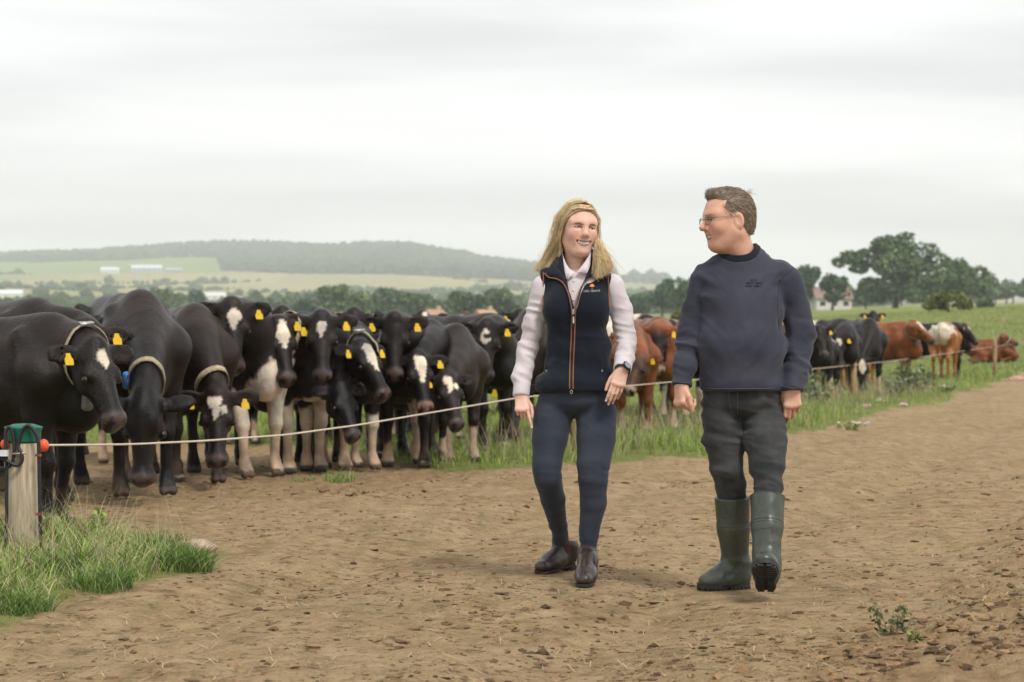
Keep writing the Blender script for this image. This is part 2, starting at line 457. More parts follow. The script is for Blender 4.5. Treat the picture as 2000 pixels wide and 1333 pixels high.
def build_ground():
    rows = [np.linspace(-40, 3.5, 12)]
    py = np.arange(1480, 702, -2.1); rows.append(4161.5 / (py - 665.0))
    rows.append(np.geomspace(rows[-1][-1] * 1.02, 5300, 150))
    Y = np.concatenate(rows); Y = Y[np.concatenate([[True], np.diff(Y) > 1e-4])]
    u = np.concatenate([-np.geomspace(1.2, 0.285, 22), np.arange(-1105, 1106, 5.8) / F, np.geomspace(0.285, 1.2, 22)])
    U, YY = np.meshgrid(u, Y); W = np.maximum(YY, 5.0)
    X = U * W + np.sign(U) * sstep(0.285, 1.2, np.abs(U)) * 40
    Z = land(X, YY) + near_relief(X, YY)
    nr, nc = X.shape
    V = np.stack([X, YY, Z], -1).reshape(-1, 3)
    i = np.arange(nr - 1)[:, None] * nc + np.arange(nc - 1)[None]
    Q = np.stack([i, i + 1, i + nc + 1, i + nc], -1).reshape(-1, 4)
    x, y = X.ravel(), YY.ravel(); P = np.stack([x, y, 0 * x], 1)
    g = grassiness(x, y)
    gm = sstep(-0.08, 0.10, g)
    ch, _ = churn(x, y)
    # fields: base colours of the parcels
    near = np.array([0.190, 0.245, 0.058]); rough_g = np.array([0.225, 0.245, 0.078])
    col = near + (rough_g - near) * (0.5 + 0.5 * fbm(P, 0.06, 3, 61))[:, None]
    cx = x * 0.0042 + 0.9 * vnoise(P, 0.0011, 5); cy = np.log(np.maximum(y, 50)) * 5.2 + 0.8 * vnoise(P, 0.0013, 6)
    cell = _h(np.floor(cx).astype(np.int64), np.floor(cy).astype(np.int64), np.zeros(len(x), np.int64), 3)
    pal = np.array([(0.15, 0.21, 0.055), (0.30, 0.28, 0.11), (0.19, 0.24, 0.075), (0.35, 0.31, 0.15), (0.13, 0.18, 0.05), (0.26, 0.27, 0.10)])
    fc = pal[(cell * 5.999).astype(int)]
    far = sstep(420, 700, y)[:, None]
    col = col * (1 - far) + fc * far
    px = 1000 + F * x / np.maximum(y, 5)
    lf = (sstep(2900, 3050, y) * sstep(460, 420, px))[:, None]; col = col * (1 - lf) + np.array([0.17, 0.25, 0.07]) * lf
    st = (sstep(1900, 2100, y) * sstep(2950, 2800, y) * sstep(-200, 200, px))[:, None] * 0.75; col = col * (1 - st) + np.array([0.36, 0.33, 0.16]) * st
    me = mesh_np('ground', V, Q, True, np.concatenate([col, np.ones((len(col), 1))], 1))
    for nm, a in (('grass', gm), ('churn', ch)):
        at_ = me.attributes.new(nm, 'FLOAT', 'POINT'); at_.data.foreach_set('value', a.astype(np.float32))
    m, nt, b = new_mat('ground'); co = obj_co(nt)
    ga = N(nt, 'ShaderNodeAttribute', attribute_name='grass').outputs['Fac']
    ca = N(nt, 'ShaderNodeAttribute', attribute_name='churn').outputs['Fac']
    vc = N(nt, 'ShaderNodeVertexColor', layer_name='Col').outputs[0]
    nA = noise_node(nt, co, 0.55, 5, 0.6); nB = noise_node(nt, co, 5.5, 8, 0.68, 0.4); nC = noise_node(nt, co, 34, 6, 0.72); nD = noise_node(nt, co, 1.7, 6, 0.6, 0.8)
    mpp = N(nt, 'ShaderNodeMapping'); mpp.inputs['Rotation'].default_value = (0, 0, R(18)); mpp.inputs['Scale'].default_value = (7.0, 0.7, 1); nt.links.new(co, mpp.inputs[0])
    nE = noise_node(nt, mpp.outputs[0], 1.1, 5, 0.6)
    base = ramp(nt, nB, [(0.28, (0.223, 0.140, 0.068)), (0.45, (0.379, 0.256, 0.134)), (0.58, (0.462, 0.326, 0.182)), (0.75, (0.560, 0.416, 0.254))])
    base = mixc(nt, mth(nt, 'MULTIPLY', ramp(nt, nA, [(0.38, (0, 0, 0)), (0.62, (1, 1, 1))]), 0.45), base, (0.476, 0.347, 0.206))
    base = mixc(nt, mth(nt, 'MULTIPLY', ramp(nt, nD, [(0.52, (0, 0, 0)), (0.68, (1, 1, 1))]), 0.50), base, (0.244, 0.179, 0.082))
    base = mixc(nt, mth(nt, 'MULTIPLY', ramp(nt, nE, [(0.52, (0, 0, 0)), (0.68, (1, 1, 1))]), 0.48), base, (0.228, 0.186, 0.082))
    nF = noise_node(nt, co, 13, 5, 0.7, 0.5)
    base = mixc(nt, mth(nt, 'MULTIPLY', ramp(nt, nF, [(0.36, (1, 1, 1)), (0.45, (0, 0, 0))]), 0.9), base, (0.156, 0.101, 0.050))
    base = mixc(nt, mth(nt, 'MULTIPLY', ramp(nt, nF, [(0.58, (0, 0, 0)), (0.70, (1, 1, 1))]), 0.45), base, (0.581, 0.437, 0.274))
    flecks = ramp(nt, nC, [(0.33, (1, 1, 1)), (0.42, (0, 0, 0))])
    base = mixc(nt, mth(nt, 'MULTIPLY', flecks, 0.75), base, (0.125, 0.080, 0.042))
    pale = ramp(nt, nC, [(0.60, (0, 0, 0)), (0.74, (1, 1, 1))])
    base = mixc(nt, mth(nt, 'MULTIPLY', pale, 0.35), base, (0.622, 0.482, 0.317))
    base = mixc(nt, mth(nt, 'MULTIPLY', ca, 0.35), base, (0.342, 0.216, 0.115))
    gn = noise_node(nt, co, 9, 5, 0.65); gcol = mixc(nt, 1.0, vc, ramp(nt, gn, [(0.3, (0.55, 0.6, 0.5)), (0.7, (1.35, 1.25, 1.3))]), 'MULTIPLY')
    fcol = mixc(nt, ga, base, gcol)
    nt.links.new(fcol, b.inputs['Base Color'])
    b.inputs['Roughness'].default_value = 0.95; b.inputs['Specular IOR Level'].default_value = 0.15
    hh = mth(nt, 'ADD', mth(nt, 'ADD', mth(nt, 'MULTIPLY', nB, 0.9), mth(nt, 'MULTIPLY', nF, 0.7)), mth(nt, 'MULTIPLY', nC, 0.35))
    bump(nt, b, hh, 1.0, 0.07)
    link('ground', me, m, kind='structure')
    return m

# ------------------------------------------------------------------ trees
def leaf_cards(cen, size, r, tilt=1.0):
    """one irregular leaf clump face (quad) per centre"""
    n = len(cen)
    a = r.normal(size=(n, 3)); a /= np.linalg.norm(a, axis=1, keepdims=True)
    t = r.normal(size=(n, 3)); t -= a * (t * a).sum(1, keepdims=True); t /= np.linalg.norm(t, axis=1, keepdims=True)
    bt = np.cross(a, t); s = size * r.uniform(0.6, 1.35, (n, 1))
    k = [(-1, 0.1), (0.1, -0.62), (1, 0.05), (-0.05, 0.66)]
    V = np.stack([cen + t * s * (u + r.uniform(-.2, .2, (n, 1))) + bt * s * (v + r.uniform(-.2, .2, (n, 1))) for u, v in k], 1).reshape(-1, 3)
    return V, np.arange(n * 4).reshape(-1, 4)
LEAF = {}
def leaf_mat(key, c):
    if key not in LEAF:
        m, nt, b = new_mat('leaves_' + key)
        at_ = N(nt, 'ShaderNodeVertexColor', layer_name='Col').outputs[0]
        nn = noise_node(nt, obj_co(nt), 0.45, 3)
        nt.links.new(mixc(nt, 1.0, at_, ramp(nt, nn, [(0.3, (0.8, 0.8, 0.8)), (0.7, (1.2, 1.2, 1.1))]), 'MULTIPLY'), b.inputs['Base Color'])
        b.inputs['Roughness'].default_value = 0.7; b.inputs['Specular IOR Level'].default_value = 0.25
        LEAF[key] = m
    return LEAF[key]
BARK = None
def tree(name, px, base_d, top_y, width_px, base_y=None, lobes=None, col=(0.045, 0.085, 0.022), n=2600, leaf=0.55, seed=1, label=None, cat='tree', group=None, trunk=True, key='broad'):
    """a broadleaf tree standing on the ground at distance base_d, drawn to the photo's crown height and width"""
    global BARK
    if BARK is None: BARK = simple('bark', (0.085, 0.070, 0.055), 0.95, 0.4, 6, 0.6, 0.05)
    r = np.random.default_rng(seed)
    x = (px - 1000) / F * base_d; z0 = land1(x, base_d)
    top = CAM_H + (YH - top_y) / F * base_d; H = max(top - z0, 1.2); Wd = width_px / F * base_d / 2 * 1.18
    root = empty(name, (x, base_d, z0), label=label, cat=cat, group=group)
    if lobes is None:
        lobes = []
        for i in range(11):
            a = r.uniform(0, 2 * math.pi); q = r.uniform(0.25, 0.72); h = r.uniform(0.34, 0.80)
            sh = 1 - 0.55 * abs(h - 0.5) ** 1.2 * 2 * 0.6
            lobes.append((math.cos(a) * q * sh, math.sin(a) * q * sh, h, r.uniform(0.26, 0.42)))
        lobes.append((0, 0, 0.72, 0.36)); lobes.append((0, 0, 0.5, 0.5))
    rad = np.array([l[3] for l in lobes]); pr = rad ** 2 / (rad ** 2).sum()
    which = r.choice(len(lobes), n, p=pr)
    d = r.normal(size=(n, 3)); d /= np.linalg.norm(d, axis=1, keepdims=True)
    rr = r.uniform(0.35, 1.0, n) ** 0.45
    L = np.array(lobes)[which]
    C = np.stack([L[:, 0] * Wd, L[:, 1] * Wd, L[:, 2] * H], 1) + d * (rr * L[:, 3])[:, None] * np.array([Wd, Wd, H * 0.48])
    gap = fbm(C + seed * 7.3, 2.2 / max(Wd, 1.0) * 1.0, 2, seed)
    keep = (gap > -0.42) & (C[:, 2] > 0.07 * H)
    C = C[keep]; C[:, 2] = np.minimum(C[:, 2], H)
    V, Q = leaf_cards(C, leaf, r)
    tint = np.repeat(np.clip(1 + 0.35 * r.normal(size=(len(C), 1)), 0.4, 1.9), 4, 0)
    clump = np.repeat(1 + 0.35 * vnoise(C, 3.0 / max(Wd, 1), seed + 5)[:, None], 4, 0)
    c = np.array(col)[None] * tint * clump * (1 + np.repeat(r.uniform(-0.12, 0.12, (len(C), 3)), 4, 0))
    link('crown', mesh_np('crown', V + np.array([x, base_d, z0]), Q, False, c), leaf_mat(key, col), root)
    if trunk:
        parts = []
        tr = max(0.025 * H, 0.05) * 1.3
        o = np.array([x, base_d, z0])
        sp = np.array([(0, 0, -0.3), (0.02 * H, 0, 0.12 * H), (0.0, 0.01 * H, 0.3 * H), (0.02 * H, 0, 0.62 * H)])
        parts.append(tube(o + sp, [tr * 1.4, tr, tr * 0.8, tr * 0.25], 8))
        for l in sorted(lobes, key=lambda q: -q[3])[:7]:
            e_ = np.array([l[0] * Wd, l[1] * Wd, l[2] * H]); s_ = np.array([0, 0, H * r.uniform(0.16, 0.32)])
            mid = (s_ + e_) / 2 + np.array([0, 0, -0.05 * H])
            parts.append(tube(o + np.array([s_, mid, e_]), [tr * 0.55, tr * 0.36, tr * 0.12], 6))
        V, Fs = join_parts(parts)
        link('trunk', mesh_np('trunk', V, Fs), BARK, root)
    return root

def gable_house(name, px, base_y, d, w_m, dep_m, wall_h, roof_h, wallc, roofc, label, rz=0.0, windows=3, cat='house', group=None):
    x = (px - 1000) / F * d; z0 = land1(x, d) - 0.2
    root = empty(name, (x, d, z0), label=label, cat=cat, group=group)
    wm = simple('wall_' + name + str(px), wallc, 0.9, 0.12, 2.0, 0.3, 0.03); rm = simple('roof_' + name + str(px), roofc, 0.9, 0.2, 3.0, 0.4, 0.05)
    c, s = math.cos(rz), math.sin(rz)
    def T(V): V = np.array(V, float); return np.stack([V[:, 0] * c - V[:, 1] * s + x, V[:, 0] * s + V[:, 1] * c + d, V[:, 2] + z0], 1)
    a, b_ = w_m / 2, dep_m / 2
    V = [(-a, -b_, 0), (a, -b_, 0), (a, b_, 0), (-a, b_, 0), (-a, -b_, wall_h), (a, -b_, wall_h), (a, b_, wall_h), (-a, b_, wall_h), (-a, 0, wall_h + roof_h), (a, 0, wall_h + roof_h)]
    link('wall', mesh_np('wall', T(V), [np.array([(0, 1, 5, 4), (2, 3, 7, 6)]), np.array([(1, 2, 6, 9, 5), (3, 0, 4, 8, 7)])], False), wm, root)
    o = 0.35; k = roof_h / b_ * o
    Rv = []
    for t in (0.0, 0.16): Rv += [(-a - o, -b_ - o, wall_h - k + 0.02 + t), (a + o, -b_ - o, wall_h - k + 0.02 + t), (a + o, 0, wall_h + roof_h + 0.02 + t), (-a - o, 0, wall_h + roof_h + 0.02 + t), (-a - o, b_ + o, wall_h - k + 0.02 + t), (a + o, b_ + o, wall_h - k + 0.02 + t)]
    rf = link('roof', mesh_np('roof', T(Rv), np.array([(6, 7, 8, 9), (9, 8, 11, 10), (1, 0, 3, 2), (2, 3, 4, 5), (0, 1, 7, 6), (4, 10, 11, 5), (0, 6, 9, 3), (3, 9, 10, 4), (1, 2, 8, 7), (2, 5, 11, 8)]), False), rm, root)
    dark = simple('pane_' + name + str(px), (0.05, 0.06, 0.07), 0.2, 0.1, 3)
    for i in range(windows):
        wx = -a + (i + 0.5) * w_m / windows
        Vb, Fb = box(wx, -b_ - 0.01, wall_h * 0.55, min(1.1, w_m / windows * 0.5), 0.08, wall_h * 0.34)
        link('window', mesh_np('window', T(Vb), Fb, False), dark, root)
    if cat == 'house':
        Vb, Fb = box(a * 0.6, 0, wall_h + roof_h + 0.3, 0.7, 0.6, 1.2); link('chimney', mesh_np('chimney', T(Vb), Fb, False), wm, root)
    return root

def build_background():
    G = 'trees across the valley'
    bush = [(-0.5, 0, 0.34, 0.46), (0.5, 0, 0.34, 0.46), (0, 0, 0.45, 0.60), (0, 0.3, 0.30, 0.50), (-0.25, -0.2, 0.58, 0.40), (0.3, 0.1, 0.62, 0.36), (-0.72, 0, 0.22, 0.30), (0.74, 0.1, 0.24, 0.30)]
    oak = (0.098, 0.152, 0.068); dark = (0.072, 0.132, 0.070); olive = (0.150, 0.175, 0.048); mid = (0.110, 0.165, 0.072)
    big = [(-0.10, 0, 0.80, 0.30), (0.18, 0.1, 0.86, 0.26), (0.42, -0.1, 0.72, 0.30), (0.02, -0.2, 0.55, 0.42), (-0.40, 0.1, 0.66, 0.26), (-0.72, 0, 0.66, 0.20), (-0.88, 0.05, 0.60, 0.14), (-0.58, 0, 0.52, 0.16),
           (0.70, 0.1, 0.62, 0.22), (0.45, -0.2, 0.42, 0.30), (-0.02, -0.2, 0.28, 0.34), (0.25, 0.2, 0.24, 0.30), (-0.18, 0.2, 0.18, 0.28), (0.85, 0, 0.40, 0.16), (0.1, 0.1, 0.70, 0.34), (0.35, -0.1, 0.17, 0.28), (0.12, -0.3, 0.14, 0.30), (0.58, 0, 0.30, 0.26), (-0.35, 0.2, 0.30, 0.22)]
    tree('oak_tree', 1748, 380, 450, 205, lobes=big, col=oak, n=12500, leaf=0.42, seed=11, label='tallest spreading oak tree on the right, rising above the grazing cows', group=G)
    tree('broadleaf_tree', 1880, 395, 500, 96, col=oak, n=3600, leaf=0.42, seed=12, label='dark tree at the right shoulder of the tallest oak', group=G)
    tree('broadleaf_tree', 1625, 370, 528, 74, col=(0.06, 0.105, 0.04), n=1700, leaf=0.40, seed=13, label='thin airy tree in front of the white cottage', group=G)
    tree('broadleaf_tree', 1572, 400, 510, 66, col=dark, n=2400, leaf=0.45, seed=14, label='dark tree half hidden behind the man’s sleeve on the right', group=G)
    for i, (px, ty, wd, d_, lb) in enumerate([(1252, 565, 62, 470, 'dark rounded tree showing just right of the woman’s sleeve'), (1292, 548, 70, 460, 'dark tree between the woman and the man'), (1334, 535, 74, 450, 'tall dark tree partly hidden by the man’s near shoulder'),
                              (1690, 560, 56, 420, 'low dark tree under the left limbs of the tallest oak'), (1828, 560, 60, 430, 'low dark tree under the right limbs of the tallest oak'),
                              (1925, 528, 60, 520, 'hazy rounded tree right of the oaks'), (1965, 545, 62, 640, 'hazy tree near the right edge of the view'), (2005, 535, 50, 620, 'hazy tree cut off by the right edge of the view')]):
        tree('broadleaf_tree', px, d_, ty, wd, col=dark if i < 5 else mid, n=2300, leaf=0.5, seed=20 + i, label=lb, group=G)
    tree('hawthorn_bush', 1852, 150, 556, 84, lobes=bush, col=olive, n=2600, leaf=0.13, seed=31, label='olive green hawthorn bush standing alone in the right field', cat='bush')
    tree('hawthorn_bush', 1336, 210, 592, 46, lobes=bush, col=(0.10, 0.125, 0.03), n=1200, leaf=0.16, seed=32, label='small yellow green bush beside the man’s near elbow', cat='bush')
    tree('hawthorn_bush', 1925, 300, 577, 30, lobes=bush, col=mid, n=900, leaf=0.3, seed=33, label='small round bush on the skyline of the right field', cat='bush')
    for i, (px, ty, wd, d_, lb) in enumerate([(598, 583, 70, 500, 'leftmost low dark tree of the valley tree belt'), (652, 553, 86, 480, 'large domed tree at the left of the valley tree belt'), (706, 572, 76, 490, 'rounded tree second along the valley tree belt'),
                              (766, 562, 70, 500, 'domed tree in the middle of the valley tree belt'), (812, 574, 70, 510, 'rounded tree right of the middle of the valley tree belt'), (850, 584, 50, 500, 'low tree at the right end of the valley tree belt'),
                              (913, 566, 66, 430, 'round dark tree above the cow with a letter shaped face mark'), (984, 566, 64, 440, 'round dark tree just left of the woman’s sleeve'),
                              (322, 562, 74, 640, 'dark treetops above the white backed cow'), (384, 566, 40, 700, 'small dark tree right of the treetops above the white backed cow'),
                              (66, 580, 46, 560, 'rounded hazy tree above the leftmost cows'), (8, 584, 44, 560, 'hazy tree cut off by the left edge of the view'),
                              (508, 588, 40, 800, 'small hazy tree left of the valley tree belt'), (566, 568, 46, 900, 'tall thin hazy tree left of the valley tree belt')]):
        tree('broadleaf_tree', px, d_, ty - 6, wd * 1.1, col=(dark, oak, mid)[i % 3], n=2400, leaf=0.55, seed=40 + i, label=lb, group=G)
    far = (0.110, 0.160, 0.090)
    for i, px in enumerate([1570, 1604, 1648, 1682, 1716, 1760, 1800, 1836, 1872, 1906, 1944, 1978, 2016]):
        tree('broadleaf_tree', px, 760 + 60 * (i % 3), 566 - 9 * ((i * 7) % 3) + (0 if px < 1900 else -6), 56, col=far, n=700, leaf=1.0, seed=80 + i, label='far hazy tree number %s from the left in the pale belt behind the oaks' % ['one', 'two', 'three', 'four', 'five', 'six', 'seven', 'eight', 'nine', 'ten', 'eleven', 'twelve', 'thirteen'][i], group='far tree belt on the right')
    for i, px in enumerate([530, 620, 685, 735, 790, 838, 880, 945, 1015, 1225, 1268, 1310]):
        tree('broadleaf_tree', px, 700 + 80 * (i % 3), 578 - 8 * ((i * 5) % 3), 62, col=far, n=650, leaf=1.0, seed=100 + i, label='hazy tree number %s from the left in the rear row of the valley belt' % ['one', 'two', 'three', 'four', 'five', 'six', 'seven', 'eight', 'nine', 'ten', 'eleven', 'twelve'][i], group='rear row of the valley tree belt')
    # village and farm buildings
    gable_house('cottage', 1622, 610, 400, 7.2, 5, 2.6, 2.0, (0.70, 0.66, 0.62), (0.30, 0.215, 0.18), 'white cottage with red roof under the trees on the right', 0.15, 3)
    stone = (0.55, 0.40, 0.27)
    gable_house('stone_house', 848, 628, 400, 4.6, 4, 2.2, 1.7, stone, (0.42, 0.25, 0.17), 'sandstone house with pink roof left of the round dark tree', 0.9, 2)
    gable_house('stone_house', 948, 625, 410, 4.2, 4, 2.2, 1.6, stone, (0.46, 0.28, 0.18), 'sandstone house right behind the round dark tree', 0.7, 2)
    gable_house('stone_house', 672, 630, 440, 4.6, 4, 1.9, 1.4, (0.50, 0.40, 0.26), (0.30, 0.22, 0.17), 'low sandstone house at the foot of the valley tree belt', 0.5, 2)
    gable_house('barn', 287, 540, 2920, 44, 24, 7, 5, (0.42, 0.43, 0.43), (0.62, 0.63, 0.64), 'large pale roofed barn on the far hillside', 0.12, 6, 'barn')
    gable_house('barn', 215, 545, 2900, 26, 14, 5, 4, (0.62, 0.64, 0.63), (0.66, 0.68, 0.68), 'small white shed left of the large hillside barn', 0.1, 4, 'barn')
    gable_house('barn', 340, 545, 2880, 24, 14, 4.5, 3, (0.34, 0.34, 0.34), (0.42, 0.43, 0.44), 'grey shed right of the large hillside barn', 0.1, 4, 'barn')
    gable_house('farm_shed', 420, 572, 1500, 16, 9, 4, 2.5, (0.70, 0.70, 0.68), (0.66, 0.66, 0.66), 'white shed in the valley fields below the hill', 0.1, 3, 'shed')
    gable_house('farm_shed', 14, 575, 1300, 20, 9, 5, 2.5, (0.70, 0.70, 0.68), (0.70, 0.70, 0.70), 'long white shed at the left edge of the view', 0.1, 3, 'shed')
    # woods on the ridge and hedgerow trees: far masses
    r = np.random.default_rng(5)
    ico_v, ico_f = icosa()
    def blobs(cen, size, col, nm, label, cat):
        n = len(cen); s = size[:, None, None] * (1 + r.uniform(-.28, .28, (n, 12, 1)))
        V = (cen[:, None] + ico_v[None] * s * np.array([1, 1, 0.9])).reshape(-1, 3)
        Fq = (ico_f[None] + np.arange(n)[:, None, None] * 12).reshape(-1, 3)
        c = np.repeat(np.array(col) * r.uniform(0.6, 1.4, (n, 1)), 12, 0)
        link(nm, mesh_np(nm, V, Fq, False, c), leaf_mat('far', col), None, kind='stuff', label=label, cat=cat)
    n = 19000
    px = r.uniform(-500, 1300, n); d = r.uniform(2500, 4350, n)
    lim = np.interp(px, [-500, 0, 200, 380, 425, 445, 600, 800, 1000, 1060, 1150, 1300], [3850, 3850, 3820, 3800, 3720, 3080, 3040, 3060, 2980, 2900, 3300, 3600])
    x = (px - 1000) / F * d; P = np.stack([x, d, 0 * d], 1)
    k = (d > lim + 120 * vnoise(P, 0.004, 3)) & ((px > 425) | (vnoise(P, 0.006, 8) > -0.45)) & (r.uniform(size=n) < np.where(px > 1060, 0.05, 0.9))
    x, d = x[k], d[k]; z = land(x, d)
    s = r.uniform(7.5, 13, len(x))
    blobs(np.stack([x, d, z + s * 0.7], 1), s, (0.026, 0.056, 0.022), 'ridge_wood', 'blue green wood covering the ridge of the far hill', 'wood')
    cs = []
    for i in range(74):      # hedgerow lines across the far fields
        d0 = math.exp(r.uniform(math.log(700), math.log(3200))); p0 = r.uniform(-300, 1500); ln = r.uniform(80, 420); sl = r.uniform(-0.25, 0.25)
        m = int(ln / 5); t = np.linspace(0, 1, m); q = r.uniform(size=m) < 0.72
        pxs = p0 + t * ln; ds = d0 * (1 + sl * (t - 0.5)) + r.normal(size=m) * 4
        xs = (pxs - 1000) / F * ds; szs = r.uniform(1.2, 3.6, m) * np.where(r.uniform(size=m) < 0.15, 2.0, 1)
        cs.append(np.stack([xs, ds, land(xs, ds) + szs * 0.5, szs], 1)[q])
    cs = np.concatenate(cs)
    blobs(cs[:, :3], cs[:, 3], (0.045, 0.080, 0.028), 'hedgerow', 'hazy hedgerows and small trees between the far fields', 'hedge')
def icosa():
    bm = bmesh.new(); bmesh.ops.create_icosphere(bm, subdivisions=1, radius=1)
    v = np.array([q.co[:] for q in bm.verts]); f = np.array([[q.index for q in p.verts] for p in bm.faces]); bm.free(); return v, f
def build_haze():
    V, Fs = box(0, 2680, 120, 13200, 5460, 300)
    V[:, 2] = np.where(V[:, 2] > 100, 235.0, -1.5)
    me = mesh_np('haze', V, Fs, False)
    m = bpy.data.materials.new('haze'); m.use_nodes = True; nt = m.node_tree; nt.nodes.clear()
    v = nt.nodes.new('ShaderNodeVolumePrincipled'); v.inputs['Density'].default_value = 2.3e-4
    v.inputs['Color'].default_value = (0.945, 0.972, 1.0, 1); v.inputs['Anisotropy'].default_value = 0.0
    o = nt.nodes.new('ShaderNodeOutputMaterial'); nt.links.new(v.outputs[0], o.inputs['Volume'])
    link('haze', me, m, None, kind='stuff', label='thin pale haze lying over the valley and the far hill', cat='haze')
# ------------------------------------------------------------------ cattle
WHITE = np.array([0.60, 0.555, 0.47]); CREAM = np.array([0.50, 0.40, 0.28])
COAT = {'black': np.array([0.0058, 0.0050, 0.0048]), 'brownblack': np.array([0.012, 0.0078, 0.0058]), 'red': np.array([0.155, 0.050, 0.016]),
        'orange': np.array([0.27, 0.115, 0.035]), 'darkbrown': np.array([0.050, 0.026, 0.014])}
MAT_HIDE = None; HS = 1.03; HL = 1.13
def hide_mat():
    global MAT_HIDE
    if MAT_HIDE: return MAT_HIDE
    m, nt, b = new_mat('cow_hide'); co = obj_co(nt)
    at_ = N(nt, 'ShaderNodeVertexColor', layer_name='Col')
    n1 = noise_node(nt, co, 5.0, 5, 0.6); n2 = noise_node(nt, co, 90, 3)
    c = mixc(nt, 1.0, at_.outputs[0], ramp(nt, n1, [(0.30, (0.60, 0.60, 0.62)), (0.72, (1.65, 1.50, 1.36))]), 'MULTIPLY')
    nt.links.new(c, b.inputs['Base Color'])
    wet = N(nt, 'ShaderNodeMapRange', {'From Min': 0.0, 'From Max': 1.0, 'To Min': 0.20, 'To Max': 0.40}); nt.links.new(at_.outputs['Alpha'], wet.inputs[0])
    nt.links.new(wet.outputs[0], b.inputs['Roughness'])
    b.inputs['Specular IOR Level'].default_value = 0.22
    b.inputs['Sheen Weight'].default_value = 0.0; b.inputs['Sheen Roughness'].default_value = 0.4
    bump(nt, b, mth(nt, 'ADD', n1, mth(nt, 'MULTIPLY', n2, 0.30)), 0.55, 0.03)
    MAT_HIDE = m; return m
def frame(f, roll=0.0):
    f = unit(f); up = np.array([0, 0, 1.0]) if abs(f[2]) < 0.97 else unit([-f[0] * 5, -f[1] * 5, 0.2])
    l = unit(np.cross(up, f)); u = np.cross(f, l)
    c, s = math.cos(roll), math.sin(roll)
    return f, l * c + u * s, u * c - l * s
def cow_shape(poll, f, roll=0.0, lying=False, legs=(0, 0, 0, 0), rump=1.0, poll_up=0.0):
    """body in cow space: x forwards, y to its left, z up, withers at 1.40"""
    S = Sdf(); dz = -0.66 if lying else 0.0
    def z(v): return v + dz
    S.ell((0.44, 0, z(1.02)), (0.38, 0.230, 0.365), 0.07)
    S.ell((0.0, 0, z(0.955)), (0.60, 0.305, 0.385), 0.09)
    S.ell((-0.50, 0, z(1.10)), (0.38, 0.275, 0.26), 0.14)
    S.cone((0.50, 0, z(1.335)), (-0.05, 0, z(1.315)), 0.065, 0.055, 0.14)
    S.cone((-0.05, 0, z(1.315)), (-0.74, 0, z(1.335)), 0.055, 0.055, 0.12)
    for s in (-1, 1):
        S.ell((-0.40, s * 0.235, z(1.295)), (0.065, 0.05, 0.05), 0.07)
        S.ell((-0.80, s * 0.125, z(1.225)), (0.06, 0.05, 0.06), 0.08)
        S.cone((0.36, s * 0.165, z(1.26)), (0.62, s * 0.190, z(0.98)), 0.066, 0.092, 0.045)     # shoulder blade
        for rx in (0.18, 0.03, -0.12, -0.27):                                                   # ribs, faintly
            S.cone((rx, s * 0.24, z(1.24)), (rx - 0.02, s * 0.36, z(0.98)), 0.020, 0.012, 0.05)
        S.ell((-0.27, s * 0.31, z(1.13)), (0.10, 0.05, 0.07), 0.12, sub=True)                  # flank hollow
    S.ell((0.70, 0, z(0.80)), (0.17, 0.13, 0.17), 0.12)
    S.ell((-0.40, 0, z(0.62)), (0.20, 0.16, 0.12), 0.08)
    S.chain([(-0.88, 0, z(1.30)), (-0.97, 0, z(1.16)), (-0.96, 0, z(0.80)), (-0.94, 0, max(z(0.50), 0.05))], [0.045, 0.030, 0.022, 0.045], 0.03)
    if not lying:
        for i, s in enumerate((-1, 1)):
            a = legs[i]; h = legs[2 + i]
            S.cone((0.52, s * 0.20, 1.02), (0.50 + a * 0.2, s * 0.185, 0.74), 0.15, 0.088, 0.10)
            S.cone((0.50 + a * 0.2, s * 0.185, 0.74), (0.54 + a * 0.6, s * 0.165, 0.45), 0.088, 0.056, 0.05)
            S.ell((0.55 + a * 0.6, s * 0.165, 0.44), (0.060, 0.055, 0.065), 0.03)
            S.cone((0.54 + a * 0.6, s * 0.165, 0.43), (0.53 + a, s * 0.165, 0.15), 0.047, 0.038, 0.03)
            S.ell((0.535 + a, s * 0.165, 0.135), (0.050, 0.050, 0.045), 0.025)
            for q in (-1, 1): S.cone((0.545 + a, s * 0.165 + q * 0.020, 0.12), (0.60 + a, s * 0.165 + q * 0.032, 0.036), 0.034, 0.036, 0.008)
            S.cone((-0.60, s * 0.185, 1.05), (-0.53, s * 0.20, 0.76), 0.185, 0.115, 0.12)
            S.cone((-0.53, s * 0.20, 0.78), (-0.79 + h * 0.6, s * 0.175, 0.53), 0.115, 0.055, 0.06)
            S.ell((-0.81 + h * 0.6, s * 0.175, 0.53), (0.060, 0.045, 0.065), 0.03)
            S.cone((-0.79 + h * 0.6, s * 0.175, 0.52), (-0.745 + h, s * 0.175, 0.16), 0.048, 0.040, 0.03)
            S.ell((-0.74 + h, s * 0.175, 0.14), (0.050, 0.050, 0.045), 0.025)
            for q in (-1, 1): S.cone((-0.73 + h, s * 0.175 + q * 0.020, 0.12), (-0.67 + h, s * 0.175 + q * 0.032, 0.036), 0.034, 0.036, 0.008)
    else:
        for s in (-1, 1):
            S.chain([(0.55, s * 0.24, 0.36), (0.84, s * 0.24, 0.20), (0.50, s * 0.28, 0.075), (0.36, s * 0.28, 0.07)], [0.14, 0.075, 0.05, 0.055], 0.05)
            S.chain([(-0.50, s * 0.26, 0.40), (-0.12, s * 0.38, 0.22), (-0.55, s * 0.42, 0.08), (-0.15, s * 0.46, 0.07), (-0.05, s * 0.46, 0.06)], [0.20, 0.11, 0.06, 0.045, 0.05], 0.06)
    # head
    H = np.array(poll, float); f, l, u = frame(f, roll)
